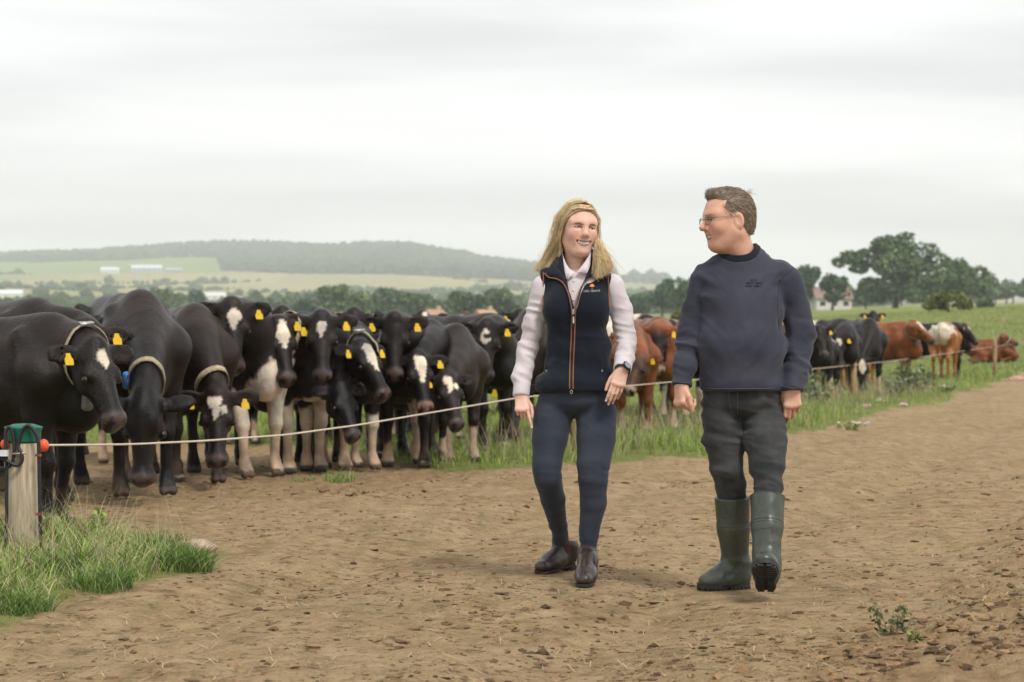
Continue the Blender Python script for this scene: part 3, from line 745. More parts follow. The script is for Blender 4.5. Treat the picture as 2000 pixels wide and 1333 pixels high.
    def h(a, b, c): return H + (f * a * HL + l * b + u * c) * HS
    ax = np.array([f, l, u])
    ell0, cone0 = S.ell, S.cone
    S.ell = lambda c, r, k=0.03, ax=None, sub=False: ell0(c, np.array(r) * HS, k, ax, sub)
    S.cone = lambda a, b, ra, rb, k=0.03, n=None, flat=1.0, sub=False: cone0(a, b, ra * HS, rb * HS, k, n, flat, sub)
    S.ell(h(0.05, 0, -0.095), (0.13, 0.105, 0.115), 0.05, ax)
    S.ell(h(-0.015, 0, -0.015), (0.055, 0.070, 0.05 + poll_up), 0.05, ax)                      # poll tuft
    S.cone(h(0.10, 0, -0.10), h(0.36, 0, -0.105), 0.108, 0.064, 0.05, l, 0.90)
    S.cone(h(0.07, 0, -0.19), h(0.36, 0, -0.165), 0.085, 0.046, 0.05, l, 0.85)
    S.ell(h(0.415, 0, -0.120), (0.074, 0.090, 0.072), 0.03, ax)
    S.ell(h(0.43, 0, -0.185), (0.050, 0.060, 0.035), 0.025, ax)
    for s in (-1, 1):
        S.ell(h(0.150, s * 0.096, -0.058), (0.060, 0.034, 0.040), 0.03, ax)                   # brow over the eye
        S.ell(h(0.12, s * 0.078, -0.185), (0.085, 0.035, 0.075), 0.05, ax)                     # cheek
        S.ell(h(0.478, s * 0.050, -0.098), (0.026, 0.020, 0.020), 0.012, ax, sub=True)         # nostril
        # ear: a cupped leaf held out sideways
        eo = unit(l * s * 1.0 - u * 0.10 - f * 0.12); en = unit(f * 0.45 + u * 0.85 - l * s * 0.15); en = unit(en - eo * (en @ eo)); ew = np.cross(en, eo)
        ec = h(0.0, s * 0.205, -0.080)
        S.cone(h(0.0, s * 0.08, -0.065), h(0.0, s * 0.13, -0.07), 0.032, 0.030, 0.03)
        S.ell(ec, (0.118, 0.028, 0.072), 0.02, np.array([eo, en, ew]))
        S.ell(ec + en * 0.032 - eo * 0.01, (0.090, 0.028, 0.052), 0.012, np.array([eo, en, ew]), sub=True)
    S.ell, S.cone = ell0, cone0
    # neck: from the shoulders to the back of the skull
    P0 = np.array([0.50, 0, z(1.10)]); P2 = h(-0.02, 0, -0.13)
    fwd = np.array([1.0, 0, 0]); P1 = P0 + fwd * 0.34 + np.array([0, 0, 0.10 if P2[2] > z(0.95) else -0.05])
    P1 = P1 * 0.75 + ((P0 + P2) / 2) * 0.25
    t = np.linspace(0, 1, 6)[:, None]; C = (1 - t) ** 2 * P0 + 2 * t * (1 - t) * P1 + t ** 2 * P2
    rr = np.array([0.25, 0.215, 0.180, 0.154, 0.134, 0.115])
    d = unit(P2 - P0); nl = unit(np.cross([0, 0, 1.0], d)) if abs(d[2]) < 0.95 else np.array([0, 1.0, 0])
    for i in range(5): S.cone(C[i], C[i + 1], rr[i], rr[i + 1], 0.07, nl, 0.66)
    # dewlap under the neck
    dn = unit(np.cross(d, nl)); dn = dn if dn[2] < 0 else -dn
    S.chain([C[0] + np.array([0.16, 0, -0.26]), C[2] + dn * 0.17, C[4] + dn * 0.13], [0.07, 0.045, 0.035], 0.07)
    return S, dict(H=H, f=f, l=l, u=u, C=C, rr=rr, nl=nl, dn=dn)
def star_mask(kind, a, b, V):
    """white mark on the face; a runs down the face in metres from the poll, b across"""
    wob = 0.012 * vnoise(V, 22, 4)
    lim = dict(heart=0.20, diamond=0.22, triangle=0.265, small=0.155, forked=0.195).get(kind, 9); inside = a < lim
    if kind == 'heart': return inside & (np.abs(b) < np.interp(a, [0.045, 0.07, 0.105, 0.16, 0.21], [0.022, 0.056, 0.054, 0.026, 0.0]) + wob) & (a > 0.045)
    if kind == 'diamond': return inside & (np.abs(b) < np.interp(a, [0.0, 0.05, 0.11, 0.17, 0.23], [0.02, 0.052, 0.064, 0.040, 0.0]) + wob) & (a > 0)
    if kind == 'triangle': return inside & (np.abs(b) < np.interp(a, [0.02, 0.04, 0.12, 0.20, 0.28], [0.045, 0.060, 0.052, 0.030, 0.0]) + wob) & (a > 0.02)
    if kind == 'small': return inside & (np.abs(b) < np.interp(a, [0.05, 0.07, 0.12, 0.16], [0.028, 0.040, 0.030, 0.0]) + wob) & (a > 0.05)
    if kind == 'letter': r_ = np.hypot((a - 0.11) / 1.0, b / 1.0); return (np.abs(r_ - 0.040) < 0.015 + wob * 0.5) & ~((b > 0.005) & (np.abs(a - 0.105) < 0.014))
    if kind == 'blaze': return (np.abs(b) < np.interp(a, [0.0, 0.08, 0.3, 0.46], [0.03, 0.05, 0.035, 0.05]) + wob) & (a > 0)
    if kind == 'forked': return inside & ((np.abs(b + 0.02) < np.interp(a, [0.03, 0.06, 0.2], [0.05, 0.045, 0.0]) + wob) | (np.hypot(a - 0.11, b - 0.045) < 0.028)) & (a > 0.03)
    return np.zeros(len(a), bool)
def cow_color(V, hd, coat='black', star='none', white=(), legs=(0, 0), bleach=0.5, nose='dark', face=None, patch=None, lying=False, seed=0):
    c = np.tile(COAT[coat], (len(V), 1)); rough = np.ones(len(V))
    n1 = fbm(V + seed * 3.1, 2.2, 4, seed)
    br = np.array([0.021, 0.0150, 0.0120]) if coat in ('black', 'brownblack') else COAT[coat] * 1.45
    k = (sstep(0.7, 1.4, V[:, 2]) * np.clip(bleach + 0.5 * n1, 0, 1))[:, None]; c = c * (1 - k) + br * k
    wob = 0.05 * fbm(V + seed, 4.0, 3, seed + 2)
    m = np.zeros(len(V))
    for cx, cy, cz, r in white:
        d = np.sqrt(((V - np.array([cx, cy, cz])) ** 2).sum(1)); m = np.maximum(m, sstep(0.012, -0.012, d - r + wob * 2.2))
    front = V[:, 0] > 0.15
    zl = np.where(front, legs[0], legs[1])
    lm = sstep(0.02, -0.02, V[:, 2] - zl + wob * 2.5)
    head = (V - hd['H']) / HS; a = head @ hd['f'] / HL; b = head @ hd['l']; cc = head @ hd['u']
    ish = (a > -0.10) & (a < 0.53) & (np.abs(b) < 0.36) & (cc > -0.33) & (cc < 0.1)
    lm = np.where(ish, 0, lm); m = np.where(ish, 0, m)
    dirty = (0.5 + 0.5 * fbm(V, 6, 3, 8))[:, None]
    wc = WHITE * (1 - 0.25 * dirty) ; lc = (CREAM * 0.75 + WHITE * 0.25) * (1 - 0.4 * dirty)
    low = sstep(0.55, 0.12, V[:, 2])[:, None] * (0.55 + 0.45 * dirty); wc = wc * (1 - low) + np.array([0.33, 0.225, 0.135]) * low
    c = c * (1 - m[:, None]) + wc * m[:, None]; c = c * (1 - lm[:, None]) + lc * lm[:, None]
    if face is not None:
        fm = (ish & (np.abs(b) < 0.13)).astype(float)[:, None] * sstep(-0.02, 0.10, a)[:, None]; c = c * (1 - fm) + COAT[face] * fm
    st = star_mask(star, a, b, V) & ish & (cc > -0.12) & (np.abs(b) < 0.12); c[st] = WHITE
    mz = (sstep(0.385, 0.425, a + 0.015 * n1) * ish)[:, None]
    nosec = {'dark': np.array([0.060, 0.047, 0.043]), 'pink': np.array([0.22, 0.13, 0.11]), 'pale': np.array([0.30, 0.24, 0.19])}[nose]
    c = c * (1 - mz) + nosec * mz; rough = np.where(mz[:, 0] > 0.5, 0.0, rough)
    ear = ish & (np.abs(b) > 0.125) & (a < 0.12); 
    nos = ish & (np.hypot(a - 0.470, np.abs(b) - 0.050) < 0.024); c[nos] = (0.012, 0.009, 0.009)
    hoof = V[:, 2] < (0.068 if not lying else 0.0); c[hoof] = np.array([0.055, 0.045, 0.038]) * (0.7 + 0.6 * dirty[hoof])
    mud = (sstep(0.35, 0.06, V[:, 2]) * sstep(0.0, 0.6, fbm(V, 5, 3, 77 + seed)) * 0.7)[:, None] * (not lying); c = c * (1 - mud) + np.array([0.13, 0.085, 0.05]) * mud
    return np.concatenate([c, rough[:, None]], 1)
def ring_radius(S, cen, ex, ey, rmax=0.34, n=28):
    out = []
    for t in np.linspace(0, 2 * np.pi, n, endpoint=False):
        d = ex * math.cos(t) + ey * math.sin(t); r = np.linspace(0.03, rmax, 60)
        v = S.eval(cen + r[:, None] * d); j = np.argmax(v > 0) if (v > 0).any() else 40
        out.append(cen + d * (r[j] + 0.008))
    return np.array(out)
EYE = TAG = STRAP = METAL = TAGW = BLUE = None
def small_mats():
    global EYE, TAG, STRAP, METAL, TAGW, BLUE
    EYE = simple('cow_eye', (0.010, 0.007, 0.006), 0.08, 0.1, 20)
    TAG = simple('yellow_tag', (0.78, 0.50, 0.015), 0.45, 0.08, 40)
    STRAP = simple('collar_webbing', (0.36, 0.30, 0.20), 0.85, 0.35, 40, 0.4, 0.004)
    METAL = simple('buckle_metal', (0.55, 0.55, 0.53), 0.35, 0.15, 30, metal=0.8)
    TAGW = simple('collar_weight', (0.14, 0.14, 0.13), 0.6, 0.3, 25)
    BLUE = simple('blue_transponder', (0.05, 0.20, 0.55), 0.5, 0.1, 20)
COWS = []
def cow(feet, heading, scale, poll, hhead, pitch, label, dd=-0.5, roll=0.0, res=0.02, tags=(1, 1), collar=None, lying=False, legs=(0, 0, 0, 0), poll_up=0.0, group='dairy cows behind the fence rope', d=None, **coat):
    """feet: photo pixel of the point midway between the front feet; poll: photo pixel of the top of the head"""
    if not EYE: small_mats()
    if d is None: fx, fy, fz = ground_at(*feet)
    else: fy = d; fx = (feet[0] - 1000) / F * d; fz = land1(fx, fy)
    h = R(heading); fw = np.array([math.sin(h), -math.cos(h), 0]); lf = np.array([math.cos(h), math.sin(h), 0])
    fz += float(near_relief(np.array([fx]), np.array([fy]))[0]) * 0.5
    org = np.array([fx, fy, fz]) - fw * 0.56 * scale
    A = np.array([fw, lf, [0, 0, 1.0]])                    # rows: cow axes in the world
    pw = at(poll[0], poll[1], fy + dd)
    pl = A @ (pw - org) / scale
    # keep the neck within reach
    nb = np.array([0.55, 0, 1.12 - (0.66 if lying else 0)]); v = pl - nb; L = np.linalg.norm(v)
    if L > 1.05: pl = nb + v / L * 1.05
    if L < 0.50: pl = nb + v / L * 0.50
    hh, p = R(hhead), R(pitch)
    fwld = np.array([math.sin(hh) * math.cos(p), -math.cos(hh) * math.cos(p), -math.sin(p)])
    S, hd = cow_shape(pl, A @ fwld, R(roll), lying, legs, poll_up=poll_up)
    V, Q = S.mesh(res * 1.28 / scale)
    V = relax(V, Q, 1, 0.35)
    C = cow_color(V, hd, lying=lying, seed=len(COWS), **coat)
    def W(P): return org + (np.asarray(P) * scale) @ A
    root = empty('cow', tuple(org), label=label, cat='cow', group=group)
    link('body', mesh_np('cow_body', W(V), Q, True, C), hide_mat(), root)
    H, f, l, u = hd['H'], hd['f'], hd['l'], hd['u']
    if res < 0.03:
        for s in (-1, 1):
            bm = bmesh.new(); bmesh.ops.create_uvsphere(bm, u_segments=12, v_segments=8, radius=0.025)
            v = np.array([q.co[:] for q in bm.verts]) ; fs = [[q.index for q in pp.verts] for pp in bm.faces]; bm.free()
            me = bpy.data.meshes.new('eye'); me.from_pydata(W(v * HS + H + (f * 0.175 * HL + l * s * 0.114 - u * 0.082) * HS).tolist(), [], fs); me.polygons.foreach_set('use_smooth', [True] * len(fs))
            link('eye', me, EYE, root)
    for i, s in enumerate((-1, 1)):
        if not tags[i]: continue
        e0 = H + (l * s * 0.20 - u * 0.05 + f * 0.035) * HS
        dn = np.array([0, 0, -1.0]); ac = unit(l * s); ac = unit(ac - dn * (ac @ dn)); nn = np.cross(ac, dn)
        if nn @ f < 0: nn = -nn
        o2 = [(a_ * 0.82, b_ * 0.82) for a_, b_ in [(-.016, -.004), (.016, -.004), (.024, .028), (.034, .036), (.037, .060), (.033, .088), (-.033, .088), (-.037, .060), (-.034, .036), (-.024, .028)]]
        tilt = 0.25 * s
        V8 = []
        for t in (0.012, 0.018):
            for (p_, q_) in o2: V8.append(e0 + ac * (p_ + tilt * q_ * 0.5) + dn * (q_ - 0.012) + nn * (t + 0.10 * q_))
        nq = len(o2)
        Fs = [np.array([(i_, (i_ + 1) % nq, nq + (i_ + 1) % nq, nq + i_) for i_ in range(nq)]), np.array([list(range(nq))[::-1], list(range(nq, 2 * nq))])]
        link('ear_tag', mesh_np('ear_tag', W(np.array(V8)), Fs, False), TAG, root)
    if collar:
        t = 4.05; i = int(t); cc = hd['C'][i] * (1 - (t - i)) + hd['C'][i + 1] * (t - i) if i < 5 else hd['C'][5]
        tg = unit(hd['C'][5] - hd['C'][3]); ey = unit(hd['dn'] - tg * (hd['dn'] @ tg)); ex = np.cross(tg, ey)
        rg = ring_radius(S, cc, ex, ey)
        out = rg - cc; out /= np.linalg.norm(out, axis=1, keepdims=True)
        n = len(rg); Vb = np.concatenate([rg - tg * 0.024, rg + tg * 0.024, rg + tg * 0.024 + out * 0.008, rg - tg * 0.024 + out * 0.008])
        Fb = np.array([(k * n + j, k * n + (j + 1) % n, ((k + 1) % 4) * n + (j + 1) % n, ((k + 1) % 4) * n + j) for k in range(4) for j in range(n)])
        co_ = link('collar', mesh_np('collar', W(Vb), Fb, True), STRAP, root)
        low = rg[np.argmin(W(rg)[:, 2])]
        lw = np.array([0, 0, -1.0])
        if collar in ('buckle', 'weight'):
            sd = rg[n * 3 // 4] if (A.T @ (rg[n * 3 // 4] - cc))[1] < 0 else rg[n // 4]
            so = unit(sd - cc); bx = np.cross(so, tg)
            c4 = [sd + so * 0.014 + tg * a_ + bx * b_ for a_, b_ in ((-.036, -.04), (.036, -.04), (.036, .04), (-.036, .04))]
            Vt, Ft = tube(W(np.array(c4)), 0.006, 6, close=True); link('buckle', mesh_np('buckle', Vt, Ft), METAL, co_)
        if collar in ('weight', 'buckle', 'plain'):
            Vt, Ft = tube(W(np.array([low, low + lw * 0.03, low + lw * 0.045, low + lw * 0.13, low + lw * 0.145])), np.array([0.012, 0.012, 0.034, 0.038, 0.02]) * scale, 10)
            link('collar_weight', mesh_np('collar_weight', Vt, Ft), TAGW, co_)
        if collar == 'blue':
            sd = rg[np.argmax(rg @ hd['l'] * 1.0)]; so = unit(sd - cc)
            Vt, Ft = tube(W(np.array([sd + so * 0.012 + hd['dn'] * q for q in (-0.06, -0.05, 0.05, 0.06)])), np.array([0.014, 0.026, 0.026, 0.014]) * scale, 10)
            link('transponder', mesh_np('transponder', Vt, Ft), BLUE, co_)
    COWS.append(root)
    return root
def build_cows():
    cow((118, 1036), 66, 0.86, (186, 676), 42, 52, 'black cow at the left edge with a buckled webbing collar, nearest the fence post', dd=-0.30, res=0.016, collar='buckle', star='small', bleach=0.9, tags=(1, 0), legs=(0.05, -0.10, 0, 0), poll_up=0.02)
    cow((84, 985), 50, 0.95, (152, 642), 12, 50, 'brownish black cow looking over the neck of the leftmost cow', dd=-0.25, res=0.018, coat='brownblack', bleach=1.0, tags=(0, 1), poll_up=0.01)
    cow((-40, 965), 40, 0.98, (-12, 606), 25, 50, 'dark cow almost wholly cut off by the left edge of the view', dd=-0.4, res=0.024, white=((0.2, -0.2, 1.25, 0.16),), tags=(0, 1))
    cow((280, 970), 24, 1.0, (288, 792), 2, 78, 'large black cow grazing bare earth, blue tag on its collar', dd=-0.62, res=0.016, collar='blue', bleach=0.9, tags=(0, 1), legs=(0.02, 0.0, 0.05, -0.05))
    cow((384, 946), 18, 0.95, (424, 768), 9, 63, 'brown tinged black cow with its head lowered over the rope, spotted forehead', dd=-0.55, res=0.016, coat='brownblack', star='forked', collar='plain', bleach=1.0, legs=(0.06, 0.0, 0, 0), white=((0.6, 0.17, 0.2, 0.13),))
    cow((505, 931), 34, 0.95, (455, 594), 14, 62, 'black cow with a white heart on its forehead and a white back', dd=-0.50, res=0.016, star='heart', legs=(0.10, 0.0, 0, 0), white=((-0.15, 0.0, 1.38, 0.40), (-0.75, 0, 1.35, 0.3), (0.72, 0.1, 0.80, 0.24), (0.5, 0.0, 0.2, 0.56)))
    cow((596, 924), 26, 0.92, (548, 628), 24, 56, 'black cow with a white diamond forehead and a white spot on its nose', dd=-0.50, res=0.016, star='diamond', collar='plain', legs=(0.04, -0.06, 0, 0), white=((0.55, 0.0, 0.18, 0.5), (0.62, 0.1, 0.66, 0.18)))
    cow((636, 921), 8, 0.93, (628, 618), 8, 62, 'black cow with a small white forehead patch, ears spread wide', dd=-0.62, res=0.018, star='small', white=((0.52, 0.0, 0.1, 0.46),))
    cow((700, 917), 34, 0.88, (712, 672), 46, 47, 'black collared cow turned right with a white wedge on its forehead', dd=-0.55, res=0.016, star='triangle', collar='buckle', legs=(0.05, 0, 0, 0), white=((0.6, 0.17, 0.15, 0.42),), tags=(1, 1))
    cow((792, 910), 6, 0.92, (770, 622), 4, 66, 'tall black cow with a plain dark face', dd=-0.42, res=0.017, star='none', legs=(0.0, 0.16, 0, 0), poll_up=0.02, white=((0.6, -0.17, 0.1, 0.16),))
    cow((846, 906), 24, 0.89, (818, 694), 20, 54, 'black cow with a long white wedge face, head lowered', dd=-0.72, res=0.017, star='triangle', nose='pink', white=((0.56, -0.1, 0.16, 0.52),), tags=(0, 1))
    cow((896, 905), 22, 0.86, (876, 732), 24, 52, 'small brownish cow with a ragged white face mark, head low by the rope', dd=-0.75, res=0.018, coat='brownblack', star='forked', bleach=1.0, white=((0.55, 0.1, 0.1, 0.30),), tags=(1, 0))
    cow((665, 916), 26, 0.84, (668, 752), 34, 52, 'black cow peering out below the collared cow, muzzle showing', dd=-0.8, res=0.02, white=((0.55, 0.1, 0.1, 0.3),), tags=(0, 0))
    cow((968, 884), 44, 0.93, (950, 634), -2, 68, 'black cow standing apart with a white letter shaped face mark', dd=-0.5, res=0.018, star='letter', legs=(0.0, -0.05, 0, 0), bleach=0.7)
    cow((1034, 868), -14, 0.98, (1004, 752), -10, 60, 'brownish black cow with lowered head behind the woman’s pointing hand', dd=-0.6, res=0.022, coat='brownblack', bleach=1.0, white=((-0.1, 0, 1.42, 0.22),), tags=(1, 0))
    cow((1018, 815), 20, 1.0, (1016, 610), 12, 55, 'black cow at the back whose tagged ear shows beside the woman’s sleeve', dd=-0.45, res=0.025, star='small', tags=(1, 1), white=((0.2, 0, 1.35, 0.3),))
    cow((826, 824), 40, 0.97, (828, 612), 30, 45, 'white shouldered dark cow far behind the plain faced one', dd=-0.5, res=0.028, coat='brownblack', star='blaze', tags=(0, 1), white=((0.55, 0.2, 1.25, 0.35), (-0.3, 0, 1.3, 0.4)))
    cow((905, 818), -30, 1.0, (903, 616), -30, 50, 'dark brown cow with a white cheek in the back of the herd', dd=-0.5, res=0.028, coat='darkbrown', star='small', tags=(1, 0), white=((0.2, -0.2, 1.3, 0.28),))
    cow((805, 845), 15, 0.94, (806, 655), 10, 55, 'black cow with a white poll hidden behind the plain faced cow', dd=-0.5, res=0.028, star='blaze', tags=(0, 1), white=((0.3, 0, 1.35, 0.3),))
    back = [(470, 872, 25, 470, 604, 15, 'small', 'black cow whose white starred forehead rises behind the heart faced one'), (520, 868, 40, 555, 606, 35, 'none', 'plain black cow behind the diamond faced one'), (690, 868, 10, 690, 610, 0, 'none', 'black cow in the second row left of the plain faced tall cow'),
            (745, 860, -20, 735, 616, -10, 'blaze', 'white blazed cow peeping between the collared cow and the tall cow'), (868, 862, 20, 866, 622, 10, 'triangle', 'black cow with a white wedge in the second row above the small brownish cow'), (915, 852, 30, 922, 628, 20, 'none', 'black cow just left of the one with a letter shaped mark'),
            (235, 905, 20, 250, 640, 30, 'none', 'black cow behind the large grazing one, legs showing under its belly'), (1318, 818, 8, 1312, 632, 5, 'none', 'black cow looking out behind the dark faced brown cow'), (1362, 812, -15, 1352, 634, -10, 'small', 'black cow just left of the man in the second row'), (1605, 790, 20, 1602, 640, 15, 'none', 'black cow cut off by the man’s sleeve on its left')]
    for i, (fx, fy, hd_, px_, py_, hh_, st_, lb) in enumerate(back):
        cow((fx, fy), hd_, 0.91 + 0.02 * (i % 3), (px_, py_), hh_, 56, lb, dd=-0.45, res=0.027, star=st_, tags=(1, 1), white=((0.1 * i - 0.3, 0.1, 1.38, 0.22 + 0.05 * (i % 3)), (0.55, 0.1 * (i % 2), 0.15, 0.25 + 0.1 * (i % 3))))
    # between the two people
    cow((1292, 846), 12, 0.94, (1283, 640), 3, 64, 'brown cow with a dark face and pale muzzle facing the camera between the people', dd=-0.45, res=0.02, coat='red', face='brownblack', nose='pale', bleach=0.4, legs=(0.04, -0.04, 0, 0), white=((0.55, 0.17, 0.05, 0.22),))
    cow((1240, 852), 0, 0.86, (1246, 692), -30, 48, 'tan cow half hidden by the woman’s arm, white nose showing under her hand', dd=-0.5, res=0.02, coat='red', face='darkbrown', nose='pale', star='none', bleach=0.2, white=((0.56, 0.0, 0.0, 0.26),), tags=(0, 1))
    cow((1268, 808), 70, 1.02, (1330, 640), 60, 45, 'black cow with a white saddle behind the brown faces', dd=-0.2, res=0.026, white=((0.15, 0, 1.35, 0.34),), tags=(0, 0))
    cow((1342, 832), -25, 0.98, (1390, 690), 10, 50, 'black and white cow mostly hidden behind the man’s sleeve', dd=-0.5, res=0.024, white=((0.1, 0.3, 0.8, 0.3), (0.5, 0.2, 0.2, 0.35)), tags=(0, 0))
    cow((1322, 800), 80, 0.98, (1420, 640), 70, 45, 'tan backed cow behind the dark faced brown cow', dd=-0.1, res=0.028, coat='orange', tags=(0, 0), white=((-0.4, 0, 1.3, 0.3),))
    # right-hand group
    G = 'cows grazing in the right field'
    cow((1650, 786), 30, 1.02, (1636, 656), 14, 62, 'black cow with a white forehead spot beside the near wooden stake', dd=-0.5, res=0.024, star='small', group=G, white=((0.56, 0.1, 0.1, 0.3), (-0.2, 0, 1.4, 0.18)), tags=(0, 1))
    cow((1700, 774), 10, 1.06, (1684, 702), 2, 74, 'black cow grazing head down behind the near wooden stake', dd=-0.62, res=0.024, star='diamond', group=G, bleach=0.4, white=((-0.7, -0.15, 0.3, 0.42), (0.5, 0.3, 0.2, 0.22)), tags=(0, 0))
    cow((1702, 752), 62, 1.05, (1740, 650), 70, 40, 'orange and white cow behind the grazing black cow', dd=-0.2, res=0.028, coat='orange', group=G, white=((0.1, -0.1, 1.3, 0.26), (-0.6, 0, 1.25, 0.2)), tags=(0, 0))
    cow((1706, 748), 5, 1.05, (1706, 610), 2, 45, 'black cow looking over the herd, both ears out, at the far back', dd=-0.45, res=0.028, group=G, star='none', white=((0.3, 0.25, 1.2, 0.3),), tags=(1, 1))
    cow((1772, 764), 62, 1.04, (1786, 632), 58, 34, 'red brown cow with a collar and white blaze looking right', dd=-0.35, res=0.024, coat='red', collar='plain', star='triangle', group=G, bleach=0.5, tags=(0, 1))
    cow((1852, 740), 160, 1.05, (1868, 655), 150, 45, 'cream and orange cow seen from behind', dd=0.6, res=0.026, coat='orange', group=G, white=((-0.6, 0, 1.28, 0.42),), tags=(0, 0))
    cow((1874, 738), 74, 1.04, (1882, 640), 62, 46, 'black cow with a tagged ear at the right of the standing group', dd=-0.3, res=0.026, star='small', group=G, tags=(1, 1))
    cow((1968, 706), 72, 1.05, (1962, 658), 66, 22, 'red brown cow lying in the grass by the far stake', dd=-0.15, res=0.028, coat='red', lying=True, collar='plain', group=G, tags=(0, 0), bleach=0.2)
    cow((1610, 770), 80, 1.0, (1640, 640), 75, 40, 'dark red cow in the back row right of the man’s sleeve', dd=-0.2, res=0.03, coat='darkbrown', group=G, tags=(0, 1))
# ------------------------------------------------------------------ people: shared pieces
def catmull(pts, n=12):
    P = np.array(pts, float); P = np.concatenate([[2 * P[0] - P[1]], P, [2 * P[-1] - P[-2]]]); out = []
    for i in range(1, len(P) - 2):
        t = np.linspace(0, 1, n, endpoint=False)[:, None]
        a, b, c, d = P[i - 1], P[i], P[i + 1], P[i + 2]
        out.append(0.5 * (2 * b + (c - a) * t + (2 * a - 5 * b + 4 * c - d) * t ** 2 + (3 * b - a - 3 * c + d) * t ** 3))
    out.append(P[-2:-1]); return np.concatenate(out)
class Head:
    """head frame: f out of the face, l to the person's left, u up"""
    def __init__(s, c, yaw, pitch, roll, k):
        y, p = R(yaw), R(pitch)      # yaw: 0 looks at the camera, + turns to picture right; pitch + looks down
        s.f = np.array([math.sin(y) * math.cos(p), -math.cos(y) * math.cos(p), -math.sin(p)])
        s.f, s.l, s.u = frame(s.f, R(roll)); s.c = np.array(c, float); s.k = k
    def __call__(s, a, b, c): return s.c + (s.f * a + s.l * b + s.u * c) * s.k
    def loc(s, V):
        q = (np.asarray(V) - s.c) / s.k; return q @ s.f, q @ s.l, q @ s.u
    @property
    def ax(s): return np.array([s.f, s.l, s.u])
def head_prims(S, h, male):
    k = h.k; ax = h.ax
    def e(c, r, kk=0.02, sub=False, A=None): S.ell(h(*c), np.array(r) * k, kk * k, ax if A is None else A, sub)
    def cn(a, b, ra, rb, kk=0.015, sub=False): S.cone(h(*a), h(*b), ra * k, rb * k, kk * k, sub=sub)
    e((-0.020, 0, 0.038), (0.098, 0.076, 0.092), 0.03)
    e((0.022, 0, 0.045), (0.072, 0.066, 0.070), 0.03)                     # forehead
    e((0.022, 0, -0.030), (0.070, 0.062 if not male else 0.066, 0.082), 0.04)
    for s in (-1, 1):
        cn((-0.010, s * (0.050 + 0.006 * male), -0.050), (0.050, s * (0.020 + 0.004 * male), -0.100), 0.019 + 0.002 * male, 0.018 + 0.002 * male, 0.04)       # jaw line
        e((0.059, s * 0.039, -0.022), (0.030, 0.027, 0.029), 0.025)                             # smiling cheek
        cn((0.084, s * 0.012, 0.030), (0.066, s * 0.050, 0.032), 0.011, 0.010, 0.03)          # brow ridge
        e((0.094, s * 0.033, 0.013), (0.012, 0.017, 0.009), 0.014, True)                       # socket
        e((0.071, s * 0.033, 0.0105), (0.0145, 0.0165, 0.0135), 0.004)                         # lids
        cn((0.089, s * 0.018, -0.034), (0.083, s * 0.036, -0.058), 0.0040, 0.0034, 0.009, True)  # smile crease
        e((0.095, s * 0.0125, -0.028), (0.010, 0.008, 0.0075), 0.008)                          # nostril wing
        ec = unit(h.f * 0.38 + h.l * s * 0.92)
        A = np.array([unit(np.cross(ec, h.u)), ec, h.u])
        e((-0.018, s * (0.077 + 0.004 * male), -0.004), (0.020 + 0.003 * male, 0.009, 0.032 + 0.005 * male), 0.003, False, A)
        e((-0.012, s * (0.088 + 0.004 * male), 0.001), (0.013 + 0.002 * male, 0.0105, 0.022 + 0.003 * male), 0.003, True, A)
    cn((0.088, 0, 0.020), (0.107 + 0.007 * male, 0, -0.019), 0.0085, 0.0115 + 0.001 * male, 0.016)   # nose
    e((0.106 + 0.009 * male, 0, -0.022), (0.0120 + 0.002 * male, 0.0125 + 0.002 * male, 0.011 + 0.001 * male), 0.008)
    e((0.062, 0, -0.098), (0.030, 0.027, 0.021), 0.025)                                         # chin
    e((0.070, 0, -0.055), (0.020, 0.036, 0.026), 0.025)                                          # mouth mound
    if male: e((0.008, 0, -0.100), (0.042, 0.040, 0.020), 0.04)                                 # soft under-chin
def mouth_curve(b, male): return (-0.0655 if not male else -0.064) + (11.0 if not male else 9.0) * b ** 2
def mouth_open(b, male):
    w = 0.034 if not male else 0.027; hh = 0.0104 if not male else 0.0075
    return hh * np.sqrt(np.clip(1 - (b / w) ** 2, 0, 1))
def cut_mouth(S, h, male):
    def f(P):
        a, b, c = h.loc(P)
        w = 0.034 if not male else 0.027
        d = np.maximum(np.abs(c - mouth_curve(b, male)) - mouth_open(b, male), np.abs(b) - w)
        return np.maximum(d, 0.060 - a) * h.k
    S.func(f, h.c - 0.14, h.c + 0.14, 0.004 * h.k, True)
